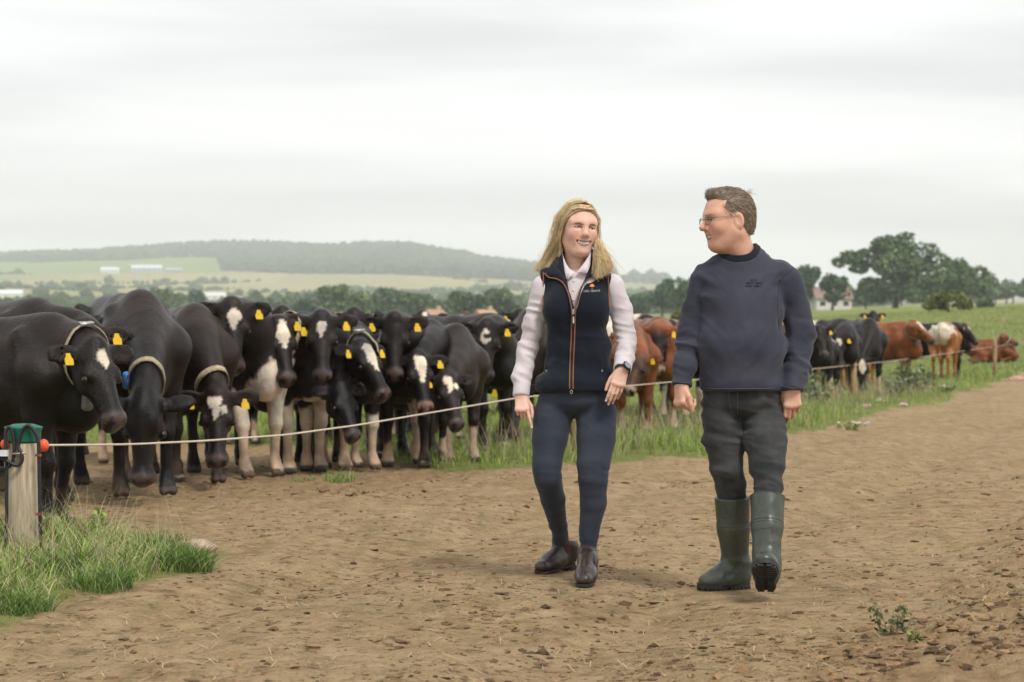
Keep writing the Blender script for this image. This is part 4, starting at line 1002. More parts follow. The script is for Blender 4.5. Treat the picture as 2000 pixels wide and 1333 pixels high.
def hand(S, wr, d, t, b, curls, thumb, k=1.0, splay=0.10):
    """wr wrist, d towards the fingertips, t towards the thumb side, b out of the back of the hand;
    curls: four lists of three bend angles (index..little); thumb: list of direction tuples (d,t,b)"""
    d = unit(d); t = unit(np.array(t) - d * (np.array(t) @ d)); b2 = np.cross(d, t); b = b2 if b2 @ np.array(b) > 0 else -b2
    wr = np.array(wr, float)
    for o, r0, r1 in ((0.026, 0.0165, 0.0115), (0.008, 0.0170, 0.0120), (-0.010, 0.0165, 0.0115), (-0.026, 0.0150, 0.0105)):
        S.cone(wr + t * o * 0.55 * k, wr + (d * 0.078 + t * o) * k, r0 * k, r1 * k, 0.016 * k)
    tips = []
    spec = [(0.026, 0.082, (0.042, 0.026, 0.021), 0.0088), (0.009, 0.086, (0.046, 0.030, 0.022), 0.0090), (-0.009, 0.082, (0.043, 0.028, 0.022), 0.0086), (-0.026, 0.074, (0.033, 0.021, 0.019), 0.0076)]
    for i, (o, L, seg, r) in enumerate(spec):
        p = wr + (d * L + t * o) * k; ang = 0.0; sp = splay * (1.2 - 0.8 * i)
        S.ell(p + b * 0.003 * k, np.array([0.0105, 0.0105, 0.0105]) * k * (r / 0.0088), 0.010 * k)
        for j in range(3):
            ang += R(curls[i][j])
            dr = unit((d + t * sp) * math.cos(ang) - b * math.sin(ang)); q = p + dr * seg[j] * k
            S.cone(p, q, r * k * (1 - 0.08 * j), r * k * (0.93 - 0.08 * j), 0.003 * k); p = q
        tips.append((p, dr, unit(np.cross(np.cross(dr, b), dr) if abs(dr @ b) < 0.99 else d), r * k * 0.8))
    p = wr + (d * 0.022 + t * 0.022 - b * 0.004) * k
    for j, ((x, y, z), L, r0, r1) in enumerate(zip(thumb, (0.042, 0.033, 0.026), (0.0150, 0.0108, 0.0098), (0.0108, 0.0098, 0.0085))):
        dr = unit(d * x + t * y + b * z); q = p + dr * L * k
        S.cone(p, q, r0 * k, r1 * k, 0.010 * k if j == 0 else 0.003 * k); p = q
    tips.append((p, dr, b, 0.0085 * k))
    return tips
def uv_ell(c, r, ax, seg=12, ring=8):
    bm = bmesh.new(); bmesh.ops.create_uvsphere(bm, u_segments=seg, v_segments=ring, radius=1)
    v = np.array([q.co[:] for q in bm.verts]); f4 = [[q.index for q in p.verts] for p in bm.faces]; bm.free()
    q4 = np.array([f for f in f4 if len(f) == 4]); q3 = np.array([f for f in f4 if len(f) == 3])
    return (v * np.array(r)) @ np.array(ax) + np.array(c), [q4, q3]
def bvh_of(V, Q): return BVHTree.FromPolygons([tuple(v) for v in V], [tuple(q) for q in Q.tolist()])
def hit(bvh, px, py, off=0.003):
    """point on a surface seen through a photo pixel, lifted by off"""
    o = Vector((0, 0, CAM_H)); d = Vector(((px - 1000) / F, 1.0, (YH - py) / F)).normalized()
    r = bvh.ray_cast(o, d)
    if r[0] is None: return None
    return np.array(r[0] - d * off)
def on(bvh, pts, off=0.003, n=8):
    """smooth curve through photo pixels laid onto a surface"""
    P = catmull([(a, b, 0) for a, b in pts], n); out = [hit(bvh, p[0], p[1], off) for p in P]
    out = [o for o in out if o is not None]; return np.array(out)
def strands(paths, rad, cols, name, mat, parent, seg=9):
    """hair: each path is (k,3); three sided tubes, one mesh"""
    n = len(paths); P = np.stack(paths); k = P.shape[1]
    T = np.gradient(P, axis=1); T /= np.linalg.norm(T, axis=2, keepdims=True) + 1e-9
    ref = np.array([0.3, -1.0, 0.2]); A = np.cross(T, ref); A /= np.linalg.norm(A, axis=2, keepdims=True) + 1e-9; B = np.cross(T, A)
    prof = np.interp(np.linspace(0, 1, k), [0, 0.15, 0.7, 1], [0.8, 1, 0.9, 0.25])
    r = np.asarray(rad).reshape(-1, 1, 1) * prof[None, :, None]
    V = np.stack([P + r * (A * math.cos(t) + B * math.sin(t)) for t in (0, 2.094, 4.189)], 2).reshape(-1, 3)
    base = (np.arange(n)[:, None, None] * k + np.arange(k - 1)[None, :, None]) * 3
    j = np.arange(3)[None, None]
    Q = np.stack([base + j, base + (j + 1) % 3, base + 3 + (j + 1) % 3, base + 3 + j], -1).reshape(-1, 4)
    c = np.repeat(np.asarray(cols), k * 3, 0)
    return link(name, mesh_np(name, V, Q, True, c), mat, parent)
def strip_mesh(A, B, th=0.004, back=(0, 1, 0)):
    """ribbon between two curves with thickness"""
    A = np.array(A); B = np.array(B); n = len(A); o = np.array(back) * th
    V = np.concatenate([A, B, B + o, A + o])
    Q = [(i, i + 1, n + i + 1, n + i) for i in range(n - 1)] + [(2 * n + i, 2 * n + i + 1, 3 * n + i + 1, 3 * n + i) for i in range(n - 1)]
    Q += [(n + i, n + i + 1, 2 * n + i + 1, 2 * n + i) for i in range(n - 1)] + [(3 * n + i, 3 * n + i + 1, i + 1, i) for i in range(n - 1)]
    Q += [(0, n, 2 * n, 3 * n), (n - 1, 4 * n - 1, 3 * n - 1, 2 * n - 1)]
    return V, [np.array(Q)]
def text_mesh(txt, size, extrude=0.0006):
    cu = bpy.data.curves.new('lettering', 'FONT'); cu.body = txt; cu.size = size; cu.extrude = extrude; cu.align_x = 'CENTER'; cu.resolution_u = 2
    o = bpy.data.objects.new('tmp', cu); COL.objects.link(o)
    dg = bpy.context.evaluated_depsgraph_get(); me = bpy.data.meshes.new_from_object(o.evaluated_get(dg)); 
    bpy.data.objects.remove(o); return me
def skin_color(V, h, male, tips, hands_mask=None):
    base = np.array([0.72, 0.455, 0.350]) if not male else np.array([0.64, 0.365, 0.260])
    c = np.tile(base, (len(V), 1)) * (1 + 0.05 * fbm(V, 60, 2, 3))[:, None]
    a, b, q = h.loc(V); face = (a > -0.05) & (np.abs(b) < 0.1) & (q > -0.14) & (q < 0.14)
    def tint(m, col, amt):
        nonlocal c
        m = (m * face * amt)[:, None]; c = c * (1 - m) + np.array(col) * m
    red = (0.55, 0.20, 0.14)
    for s in (-1, 1): tint(np.exp(-(((b - s * 0.042) / 0.022) ** 2 + ((q + 0.018) / 0.022) ** 2)), red, 0.35 if not male else 0.45)
    tint(np.exp(-((b / 0.016) ** 2 + ((q + 0.026) / 0.016) ** 2)) * (a > 0.085), red, 0.30 if not male else 0.5)
    mc = mouth_curve(b, male); mo = mouth_open(b, male); w = 0.038 if not male else 0.030
    lip = (q - mc < mo + 0.0038) & (mc - q < mo + 0.0075) & (np.abs(b) < w) & (a > 0.05)
    tint(lip.astype(float), (0.52, 0.20, 0.175) if not male else (0.48, 0.22, 0.17), 0.8)
    inside = (np.abs(q - mc) < mo + 0.0004) & (np.abs(b) < w - 0.004) & (a < 0.086) & (a > 0.05)
    tint(inside.astype(float), (0.12, 0.03, 0.03), 0.9)
    # eyebrows, lash lines
    for s in (-1, 1):
        bb = b * s
        brow = (np.abs(q - np.interp(bb, [0.012, 0.03, 0.048, 0.058], [0.0290, 0.0345, 0.0335, 0.027])) < np.interp(bb, [0.010, 0.02, 0.045, 0.058], [0.0022, 0.0026, 0.0020, 0.0010])) & (bb > 0.012) & (bb < 0.058) & (a > 0.03)
        if 0: tint(brow.astype(float), (0.12, 0.065, 0.035) if not male else (0.30, 0.19, 0.12), 0.85 if not male else 0.5)
        eye = np.exp(-(((bb - 0.033) / 0.019) ** 2 + ((q - 0.012) / 0.0085) ** 2) ** 2)
        tint(eye, (0.33, 0.17, 0.12), 0.35)
    if male: tint(sstep(-0.02, -0.05, q) * (a > 0.0), (0.44, 0.25, 0.185), 0.30)
    for p, dr, nb, r in tips:                              # fingertips a little redder
        m = np.exp(-(((V - p) ** 2).sum(1)) / 0.018 ** 2)[:, None] * 0.3; c = c * (1 - m) + np.array([0.58, 0.24, 0.18]) * m
    return c
def nails(tips, k, mat, root, which, lift=0.55):
    for i in which:
        p, dr, nb, r = tips[i]; nb = unit(nb - dr * (nb @ dr)); sd = np.cross(dr, nb)
        V, Fs = uv_ell(p + nb * r * lift + dr * r * 0.25, (0.0075 * k, 0.0056 * k, 0.0032 * k), np.array([dr, sd, nb]), 10, 6)
        link('fingernail', mesh_np('fingernail', V, Fs), mat, root)
BROW = ([0.0205, 0.0255, 0.0255, 0.0195], [0.028, 0.0325, 0.0325, 0.0265])
def face_parts(root, h, male, S_uncut):
    def surf(b, c):
        a = np.linspace(0.15, 0.02, 200); v = S_uncut.eval(np.array([h(x, b, c) for x in a])); j = np.argmax(v < 0); return a[j]
    em = EYEM
    for s in (-1, 1):
        hc = 0.0046 if not male else 0.0046; ec_ = 0.0075 if not male else 0.0095; a0 = surf(s * 0.033, ec_)
        V, Fs = uv_ell(h(a0 - 0.0035, s * 0.033, ec_), np.array([0.0062, 0.0150, hc]) * h.k, h.ax, 16, 10)
        a, b, c = h.loc(V); r_ = np.hypot((b - s * 0.034 - 0.001), (c - ec_))
        col = np.where((r_ < 0.0056)[:, None], np.array([0.030, 0.022, 0.016]), np.array([0.55, 0.50, 0.46]))
        link('eye', mesh_np('eye', V, Fs, True, col), em, root)
        bs = np.linspace(0.013, 0.055, 10); pts = [h(surf(s * x, float(np.interp(x, [0.012, 0.03, 0.045, 0.056], BROW[int(male)]))) + 0.0004, s * x, float(np.interp(x, [0.012, 0.03, 0.045, 0.056], BROW[int(male)]))) for x in bs]
        V, Fs = tube(np.array(pts), np.interp(bs, [0.013, 0.02, 0.045, 0.055], [0.0012, 0.0020, 0.0016, 0.0006]) * h.k, 6); link('eyebrow', mesh_np('eyebrow', V, Fs), LASH2 if male else LASH1, root)
        # upper lash line
        bs = np.linspace(0.0165, 0.0505, 9); pts = [h(surf(s * x, ec_) + 0.0012, s * x, ec_ + hc * 0.95 * math.sqrt(max(0, 1 - ((x - 0.033) / 0.0178) ** 2)) - 0.0006) for x in bs]
        V, Fs = tube(np.array(pts), 0.0015 * h.k * (1.25 if not male else 0.8), 5); link('eyelash', mesh_np('eyelash', V, Fs), LASH, root)
    w = 0.029 if not male else 0.023; b = np.linspace(-w, w, 13); mc = mouth_curve(b, male); mo = mouth_open(b, male)
    A = [h(surf(x, y) - 0.0042, x, y + o + 0.0015) for x, y, o in zip(b, mc, mo)]; B = [h(surf(x, y) - 0.0046, x, y - o * (0.92 if not male else 0.45)) for x, y, o in zip(b, mc, mo)]
    V, Fs = strip_mesh(A, B, 0.003, -h.f); link('teeth', mesh_np('teeth', V, Fs, True), TEETH, root)
EYEM = LASH = TEETH = LASH1 = LASH2 = None
def cloth(name, col, rough=0.9, weave=900, var=0.15, bmp=0.25, sheen=0.15, fade=None, fscale=6):
    m, nt, b = new_mat(name); co = obj_co(nt)
    n1 = noise_node(nt, co, weave, 2, 0.7); n2 = noise_node(nt, co, fscale, 5, 0.6)
    c = ramp(nt, n1, [(0.3, tuple(x * (1 - var) for x in col)), (0.7, tuple(x * (1 + var) for x in col))])
    if fade: c = mixc(nt, ramp(nt, n2, [(0.42, (0, 0, 0)), (0.66, (1, 1, 1))]), c, fade)
    nt.links.new(c, b.inputs['Base Color']); b.inputs['Roughness'].default_value = rough
    b.inputs['Sheen Weight'].default_value = sheen; b.inputs['Specular IOR Level'].default_value = 0.2
    bump(nt, b, n1, bmp, 0.0012); return m
def ringfold(P, axis, freq, seed, nz=1.6, sharp=1.0):
    """cloth folds running round a limb whose direction is axis"""
    t = P @ unit(axis); n = fbm(P, 9, 3, seed)
    w_ = np.sin(t * freq + n * nz * 2.2 + vnoise(P, 4, seed + 3) * 3)
    return np.sign(w_) * np.abs(w_) ** sharp
def crease(P, axis, fa, fc, seed):
    """soft-ridged cloth creases lying across axis"""
    ax = unit(axis); t = P @ ax; q = P - np.outer(t, ax)
    wq = q * fc + np.outer(t * fa, ax) + 0.55 * np.stack([vnoise(P, 7, seed + k) for k in (1, 2, 3)], 1)
    v = vnoise(wq, 1.0, seed); v2 = vnoise(wq, 2.1, seed + 9)
    return (0.24 - np.abs(v)) * 1.3 + 0.35 * (0.24 - np.abs(v2)) - 0.02
def boot(heel, toe, up, wid, S, toe_r=0.036, heel_r=0.036, instep=0.062):
    """foot of a boot in an Sdf; heel/toe are points on the sole line"""
    heel = np.array(heel, float); toe = np.array(toe, float); up = unit(up); d = unit(toe - heel); up = unit(up - d * (up @ d)); L = np.linalg.norm(toe - heel)
    s = np.cross(d, up)
    hp = heel + d * heel_r; tp = toe - d * toe_r * 1.1
    S.cone(hp + up * 0.040, hp + up * 0.085 + d * 0.012, heel_r, heel_r * 0.95, 0.02)
    S.cone(hp + up * 0.026, heel + d * L * 0.55 + up * 0.026, heel_r * 0.92, wid * 0.46, 0.03, up, 0.85)
    S.cone(heel + d * L * 0.48 + up * 0.028, tp + up * 0.022, wid * 0.47, toe_r, 0.03, up, 0.80)
    S.cone(hp + up * instep * 1.4 + d * 0.01, heel + d * L * 0.62 + up * 0.045, 0.040, 0.030, 0.04)
    S.half(heel + up * 0.0, -up)
    return d, up, s, L
def slab_outline(heel, d, up, s, L, wid, z0, z1, waist=0.86, n=28, toe_round=1.0, heel_w=0.80):
    """sole: a shoe-shaped slab between heights z0 and z1 above the sole line"""
    t = np.linspace(0, 2 * np.pi, n, endpoint=False); V = []
    for z in (z0, z1):
        for a in t:
            x = 0.5 - 0.5 * math.cos(a); y = math.sin(a)
            wv = np.interp(x, [0, 0.05, 0.18, 0.42, 0.70, 0.88, 0.97, 1.0], [0.45, heel_w * 0.85, heel_w, waist * heel_w, 1.0, 0.82, 0.5, 0.3])
            yy = (1 if y >= 0 else -1) * wv * min(1, abs(y) * 6) * wid / 2
            V.append(heel + d * x * L + s * yy + up * z)
    Q = [(i, (i + 1) % n, n + (i + 1) % n, n + i) for i in range(n)]
    return np.array(V), [np.array(Q), np.array([list(range(n))[::-1], list(range(n, 2 * n))])]
# ------------------------------------------------------------------ the woman
def people_mats():
    global LASH1, LASH2, EYEM, LASH, TEETH, SKIN, HAIRM, BRASS, ZIPM
    EYEM = colmat('eyeball', 0.15, 0.05, 50); LASH = simple('lashes', (0.02, 0.013, 0.01), 0.6, 0.1, 50); TEETH = simple('teeth', (0.58, 0.54, 0.49), 0.25, 0.05, 90)
    LASH1 = simple('brow_brown', (0.10, 0.055, 0.030), 0.8, 0.2, 300); LASH2 = simple('brow_grey', (0.34, 0.22, 0.15), 0.8, 0.2, 300)
    SKIN = colmat('skin', 0.48, 0.07, 260, 0.10, 0.0012, spec=0.35, sss=0.12)
    HAIRM = colmat('hair', 0.42, 0.12, 80, spec=0.45)
    BRASS = simple('zip_metal', (0.55, 0.53, 0.50), 0.35, 0.2, 200, metal=0.7); ZIPM = simple('zip_tape', (0.012, 0.012, 0.014), 0.8, 0.2, 300)
def build_woman():
    D = 8.92
    def W(px, py, dd=0.0): return at(px, py, D + dd)
    gz = 0.0
    root = empty('person', tuple(np.array([W(1120, 1130)[0], D, 0.0])), label='person with long blonde hair in a navy gilet, pale pink shirt and slim navy trousers', cat='person')
    h = Head(W(1130, 448, 0.0), 17, 2, -4, 0.98)
    # ---- body
    S = Sdf(); S0 = Sdf(); head_prims(S0, h, False); head_prims(S, h, False); cut_mouth(S, h, False)
    S.cone(W(1124, 535, 0.03), h(-0.02, 0, -0.07), 0.052, 0.050, 0.03)
    S.cone(W(1078, 550, 0.03), W(1178, 550, 0.03), 0.030, 0.030, 0.04); S.cone(W(1126, 560, 0.02), W(1124, 560, -0.01), 0.058, 0.058, 0.05)
    S.cone(W(1126, 570, 0.02), W(1124, 770, 0.02), 0.055, 0.05, 0.03)
    wrR = W(1018, 772, -0.03); wrL = W(1216, 720, -0.14)
    S.chain([W(1068, 556, 0.02), W(1030, 680, 0.03), wrR], [0.032, 0.032, 0.0265], 0.02); S.chain([W(1192, 556, 0.02), W(1226, 662, 0.0), wrL], [0.032, 0.032, 0.0265], 0.02)
    S.chain([W(1124, 770, 0.02), W(1083, 812), W(1074, 880, -0.03)], [0.05, 0.045, 0.04], 0.03); S.chain([W(1124, 770, 0.02), W(1164, 812), W(1161, 880, -0.06)], [0.05, 0.045, 0.04], 0.03)
    tipsR = hand(S, wrR, (0.06, -0.50, -0.82), (1, -0.15, 0.1), (0, -1, -0.4), [[14, 12, 8], [66, 78, 45], [70, 82, 45], [72, 84, 45]], [(0.75, 0.45, -0.35), (0.95, 0.05, -0.25), (0.95, -0.15, -0.25)], 0.90)
    tipsL = hand(S, wrL, (-0.30, -0.30, -0.92), (-1, -0.1, 0.3), (0.1, -1, 0), [[8, 16, 12], [12, 18, 14], [16, 22, 16], [22, 24, 16]], [(0.86, 0.40, -0.30), (0.97, 0.12, -0.25), (0.98, 0.0, -0.2)], 0.92, 0.015)
    V, Q = S.mesh(0.0038); V = relax(V, Q, 1, 0.3)
    link('body', mesh_np('body', V, Q, True, skin_color(V, h, False, tipsR + tipsL)), SKIN, root)
    face_parts(root, h, False, S0)
    nm = simple('nail_varnish', (0.80, 0.66, 0.64), 0.25, 0.05, 60); nails(tipsR, 0.9, nm, root, [0]); nails(tipsL, 0.9, nm, root, [0, 1, 2, 3])
    V, Fs = uv_ell(h(-0.004, -0.0835, -0.036), (0.006, 0.006, 0.006), h.ax, 10, 8); link('earring', mesh_np('earring', V, Fs), simple('pearl', (0.75, 0.73, 0.70), 0.2, 0.05, 50), root)
    # ---- shirt
    shirtm = cloth('pink_shirt', (0.63, 0.575, 0.60), 0.85, 700, 0.05, 0.15, 0.1)
    T = Sdf()
    T.ell(W(1127, 600, 0.0), (0.142, 0.104, 0.15), 0.05); T.ell(W(1126, 548, 0.01), (0.11, 0.078, 0.06), 0.05)
    T.cone(W(1082, 545, 0.03), W(1178, 545, 0.03), 0.040, 0.040, 0.04); T.ell(W(1129, 690, 0.0), (0.135, 0.10, 0.10), 0.06)
    aR = [W(1062, 560, 0.02), W(1049, 610, 0.03), W(1030, 680, 0.035), W(1019, 735, 0.0), W(1018, 772, -0.03)]; rR = [0.055, 0.051, 0.046, 0.041, 0.0375]
    aL = [W(1196, 558, 0.02), W(1212, 605, 0.025), W(1224, 662, 0.0), W(1220, 700, -0.08), W(1215, 722, -0.135)]; rL = [0.055, 0.051, 0.047, 0.0425, 0.039]
    for a_, r_ in ((aR, rR), (aL, rL)): T.chain(a_, r_, 0.025)
    zc = W(1120, 560)[2]
    def fold(P):
        x = P[:, 0]; z = P[:, 2]; xm = W(1126, 600)[0]
        arm = sstep(0.125, 0.165, np.abs(x - xm)); lowz = sstep(zc, zc - 0.12, z)
        m = arm * (0.25 + 0.75 * lowz)
        cuffR = np.linalg.norm(P - W(1018, 766, -0.03), axis=1); cuffL = np.linalg.norm(P - W(1216, 716, -0.12), axis=1)
        m = m * sstep(0.035, 0.075, cuffR) * sstep(0.035, 0.07, cuffL)
        return 0.0105 * m * crease(P, (0.2, 0.1, 1), 34, 9, 3) + 0.0030 * arm * vnoise(P, 22, 9)
    T.disp(fold)
    axR = unit(np.array(aR[-1]) - aR[-2]); axL = unit(np.array(aL[-1]) - aL[-2])
    def cuffcut(d, P):
        pr = np.array(W(1018, 774, -0.03)); pl = np.array(W(1215, 722, -0.135)) 
        nr = np.linalg.norm(P - pr, axis=1) < 0.11; nl_ = np.linalg.norm(P - pl, axis=1) < 0.11
        d = np.where(nr, np.maximum(d, (P - pr) @ axR), d); return np.where(nl_, np.maximum(d, (P - pl) @ axL), d)
    T.post.append(cuffcut)
    T.half(W(1126, 508, 0), (0, 0, 1))
    # open neck
    T.func(lambda P: np.maximum(np.abs(P[:, 0] - W(1125, 520)[0]) - np.clip((P[:, 2] - W(1124, 533)[2]) * 1.0, -0.05, 0.06), P[:, 1] - D), W(1060, 560, -0.3), W(1190, 480, 0.1), 0.004, True)
    T.ell(W(1125, 500, 0.01), (0.062, 0.062, 0.07), 0.006, sub=True)
    V, Q = T.mesh(0.0064); V = relax(V, Q, 1, 0.3)
    sh = link('shirt', mesh_np('shirt', V, Q, True), shirtm, root); shb = bvh_of(V, Q)
    for nm_, pts in (('right', ([(1097, 484, 0.02), (1100, 498, -0.035), (1105, 512, -0.062), (1113, 524, -0.078), (1124, 532, -0.088)], [(1098, 500, 0.02), (1101, 520, -0.045), (1104, 534, -0.075), (1108, 545, -0.094), (1116, 537, -0.094)])),
                     ('left', ([(1157, 482, 0.02), (1152, 494, -0.038), (1144, 508, -0.066), (1135, 520, -0.080), (1127, 531, -0.088)], [(1157, 500, 0.02), (1153, 516, -0.05), (1149, 527, -0.080), (1144, 533, -0.094), (1134, 531, -0.094)]))):
        A = catmull([W(*p) for p in pts[0]], 5); B = catmull([W(*p) for p in pts[1]], 5)
        V, Fs = strip_mesh(A, B, 0.003); link('collar', mesh_np('shirt_collar', V, Fs, True), shirtm, sh)
    bt = simple('shirt_button', (0.72, 0.68, 0.68), 0.4, 0.05, 50)
    for px, py in ((1121, 548), (1120, 566), (1120, 585)):
        p = hit(shb, px, py, 0.002)
        if p is not None: V, Fs = uv_ell(p, (0.005, 0.0022, 0.005), np.eye(3), 10, 6); link('button', mesh_np('button', V, Fs), bt, sh)
    # ---- gilet
    G = Sdf(); U = Sdf()
    for X in (G, U):
        X.ell(W(1127, 590, 0.005), (0.152, 0.112, 0.135), 0.06); X.cone(W(1072, 548, 0.03), W(1182, 546, 0.03), 0.064, 0.064, 0.05)
        X.ell(W(1094, 606, -0.055), (0.072, 0.068, 0.075), 0.06); X.ell(W(1160, 606, -0.055), (0.072, 0.068, 0.075), 0.06)
        X.ell(W(1130, 680, 0.0), (0.148, 0.112, 0.12), 0.08); X.ell(W(1125, 752, 0.0), (0.186, 0.142, 0.10), 0.08)
        X.disp(lambda P: 0.009 * sstep(W(0, 620)[2], W(0, 660)[2], P[:, 2]) * crease(P, (0.45, 0, 0.9), 15, 5, 15) + 0.0045 * fbm(P, 7, 3, 12) * sstep(W(0, 600)[2], W(0, 660)[2], P[:, 2]) + 0.004 * ringfold(P, (0.55, 0, 1), 60, 6, 1.0) * sstep(W(0, 640)[2], W(0, 700)[2], P[:, 2]) * sstep(0.06, 0.14, np.abs(P[:, 0] - W(1126, 0)[0])))
        X.half(W(1125, 762, 0), (0.02, 0, -1))
        # arm holes
        for px, s in ((1057, -1), (1192, 1)):
            n_ = unit((s, 0.0, -0.06)); p0 = W(px, 560); zt = W(0, 630)[2]
            X.post.append(lambda d, P, p0=p0, n_=n_, zt=zt: np.maximum(d, np.where(P[:, 2] > zt, (P - p0) @ n_, -1)))
        X.half(W(1126, 520, 0), (0, 0, 1))
    zx = lambda z: W(1120, 620)[0] + 0 * z
    vw = lambda z: np.interp(z, [W(0, 620)[2], W(0, 600)[2], W(0, 575)[2], W(0, 545)[2], W(0, 520)[2]], [-0.02, 0.008, 0.022, 0.052, 0.075])
    G.func(lambda P: np.maximum(np.abs(P[:, 0] - W(1121, 0)[0] - 0.004) - vw(P[:, 2]), P[:, 1] - D + 0.01), W(1040, 640, -0.4), W(1210, 470, 0.1), 0.004, True)
    G.ell(W(1125, 510, 0.01), (0.075, 0.075, 0.07), 0.006, sub=True)
    V, Q = G.mesh(0.0070); V = relax(V, Q, 1, 0.3)
    giletm = cloth('navy_fleece', (0.0080, 0.0115, 0.0200), 0.95, 600, 0.25, 0.3, 0.12)
    gi = link('gilet', mesh_np('gilet', V, Q, True), giletm, root)
    Vu, Qu = U.mesh(0.008); gb = bvh_of(V, Q); ub = bvh_of(Vu, Qu)
    piping = simple('tan_piping', (0.225, 0.088, 0.036), 0.6, 0.12, 120)
    L = [(1064, 533), (1072, 541), (1084, 543), (1097, 549), (1106, 562), (1112, 580), (1116, 600), (1117.5, 620)]; Rr = [(1180, 530), (1170, 538), (1156, 541), (1143, 550), (1134, 562), (1128, 580), (1124.5, 600), (1123, 620)]
    Li = [(1098, 486, 0.03), (1100, 500, -0.02), (1102, 518, -0.05), (1105, 535, -0.075), (1110, 560, -0.098), (1115, 590, -0.118), (1118, 616, -0.13)]
    Ri = [(1157, 484, 0.03), (1154, 500, -0.02), (1151, 516, -0.05), (1147, 533, -0.076), (1138, 558, -0.10), (1129, 590, -0.12), (1122, 616, -0.13)]
    lining = cloth('navy_collar', (0.014, 0.018, 0.028), 0.95, 600, 0.25, 0.3, 0.2)
    for o, i_ in ((L, Li), (Rr, Ri)):
        A = on(ub, o, 0.010, 6); m = len(A)
        B = catmull([W(*p) for p in i_], 8); B = B[np.linspace(0, len(B) - 1, m).astype(int)]
        mid = (A + B) / 2 + np.array([0, -0.006, 0.002])
        Vc, Fc = strip_mesh(A, mid, 0.006); V2, F2 = strip_mesh(mid, B, 0.006)
        Vc, Fc = join_parts([(Vc, Fc), (V2, F2)]); link('collar', mesh_np('gilet_collar', Vc, Fc, True), lining, gi)
        Vp, Fp = tube(A + np.array([0, -0.002, 0]), 0.0032, 6); link('piping', mesh_np('piping', Vp, Fp), piping, gi)
    # back of the collar round the neck
    ring = [W(1125, 505, 0.015) + np.array([0.072 * math.sin(t), 0.070 * math.cos(t), 0.012 * math.cos(t)]) for t in np.linspace(-1.7, 1.7, 15)]
    top = [p + np.array([0, 0, 0.038]) + unit(np.array([p[0] - W(1125, 0)[0], p[1] - D, 0])) * -0.004 for p in ring]
    Vc, Fc = strip_mesh(ring, top, 0.006); link('collar', mesh_np('gilet_collar', Vc, Fc, True), lining, gi)
    for dx in (-3.4, 3.2):
        pts = on(gb, [(1120 + dx, 619), (1119 + dx, 660), (1117 + dx, 700), (1116 + dx, 740), (1116 + dx, 759)], 0.003, 6)
        Vp, Fp = tube(pts, 0.0034, 6); link('piping', mesh_np('piping', Vp, Fp), piping, gi)
    pts = on(gb, [(1120, 617), (1119, 660), (1117, 700), (1116, 740), (1116, 762)], 0.002, 8); Vp, Fp = tube(pts, 0.0030, 6); link('zip', mesh_np('zip', Vp, Fp), ZIPM, gi)
    p = hit(gb, 1120, 600, 0.004); p = p if p is not None else W(1120, 600, -0.13)
    q = hit(gb, 1120, 622, 0.006)
    Vb, Fb = box(q[0], q[1], q[2] + 0.030, 0.010, 0.006, 0.030); V2, F2 = box(q[0], q[1] - 0.004, q[2] - 0.004, 0.011, 0.004, 0.050)
    zp = link('zip_puller', mesh_np('zip_puller', Vb, Fb, False), BRASS, gi); link('puller_tab', mesh_np('puller_tab', V2, F2, False), ZIPM, zp)
    V3, F3 = box(q[0], q[1] - 0.0072, q[2] - 0.004, 0.0065, 0.002, 0.030); link('puller_label', mesh_np('puller_label', V3, F3, False), simple('puller_label', (0.55, 0.54, 0.47), 0.5, 0.15, 300), zp)
    q = hit(gb, 1116, 760, 0.004); t = np.linspace(0, 2 * np.pi, 14, endpoint=False)
    Vp, Fp = tube(np.array([q + np.array([0.0055 * math.cos(a), -0.001, -0.010 + 0.0075 * math.sin(a)]) for a in t]), 0.0013, 6, close=True); link('zip_ring', mesh_np('zip_ring', Vp, Fp), BRASS, gi)
    for pts_ in ([(1061.5, 531), (1061, 560), (1060.5, 590), (1060, 622)], [(1187.5, 531), (1188.5, 560), (1190, 590), (1192, 622)]):
        pp = on(gb, pts_, 0.003, 8)
        if len(pp) > 3: Vp, Fp = tube(pp, 0.0030, 6); link('piping', mesh_np('piping', Vp, Fp), piping, gi)
    for pts_ in ([(1072, 690), (1068, 715), (1067, 722)], [(1178, 645), (1177, 690), (1176, 722)]):
        pp = on(gb, pts_, 0.0015, 6)
        if len(pp) > 3:
            Vp, Fp = tube(pp, 0.0022, 5); pk = link('pocket_zip', mesh_np('pocket_zip', Vp, Fp), ZIPM, gi)
            Vb, Fb = uv_ell(pp[-1] + np.array([0, -0.003, -0.003]), (0.003, 0.002, 0.005), np.eye(3), 8, 6); link('zip_puller', mesh_np('zip_puller', Vb, Fb), BRASS, pk)
    # embroidered emblem: small orange tree above the lettering
    c = hit(gb, 1156, 567, 0.002); n_ = None
    c1 = hit(gb, 1143, 567, 0.002); c2 = hit(gb, 1170, 566, 0.002); ex = unit(c2 - c1); c3 = hit(gb, 1156, 550, 0.002); ez = unit(c3 - c); 
    me = text_mesh('GSC GRAYS', 0.0165, 0.0004)
    co_ = np.array([v.co[:] for v in me.vertices]); co_ = c[None] + co_[:, :1] * ex * 0.90 + (co_[:, 1:2] - 0.006) * ez + co_[:, 2:3] * np.array([[0, -1, 0]]) + np.array([0, -0.0025, 0])
    out = []
    for v in co_:
        r_ = gb.ray_cast(Vector((v[0], v[1] - 0.2, v[2])), Vector((0, 1, 0))); out.append(np.array(r_[0]) + np.array([0, -0.0016 - 0.0004, 0]) if r_[0] else v)
    me.vertices.foreach_set('co', np.array(out).ravel()); me.update()
    link('lettering', me, simple('white_thread', (0.78, 0.78, 0.78), 0.7, 0.05, 300), gi)
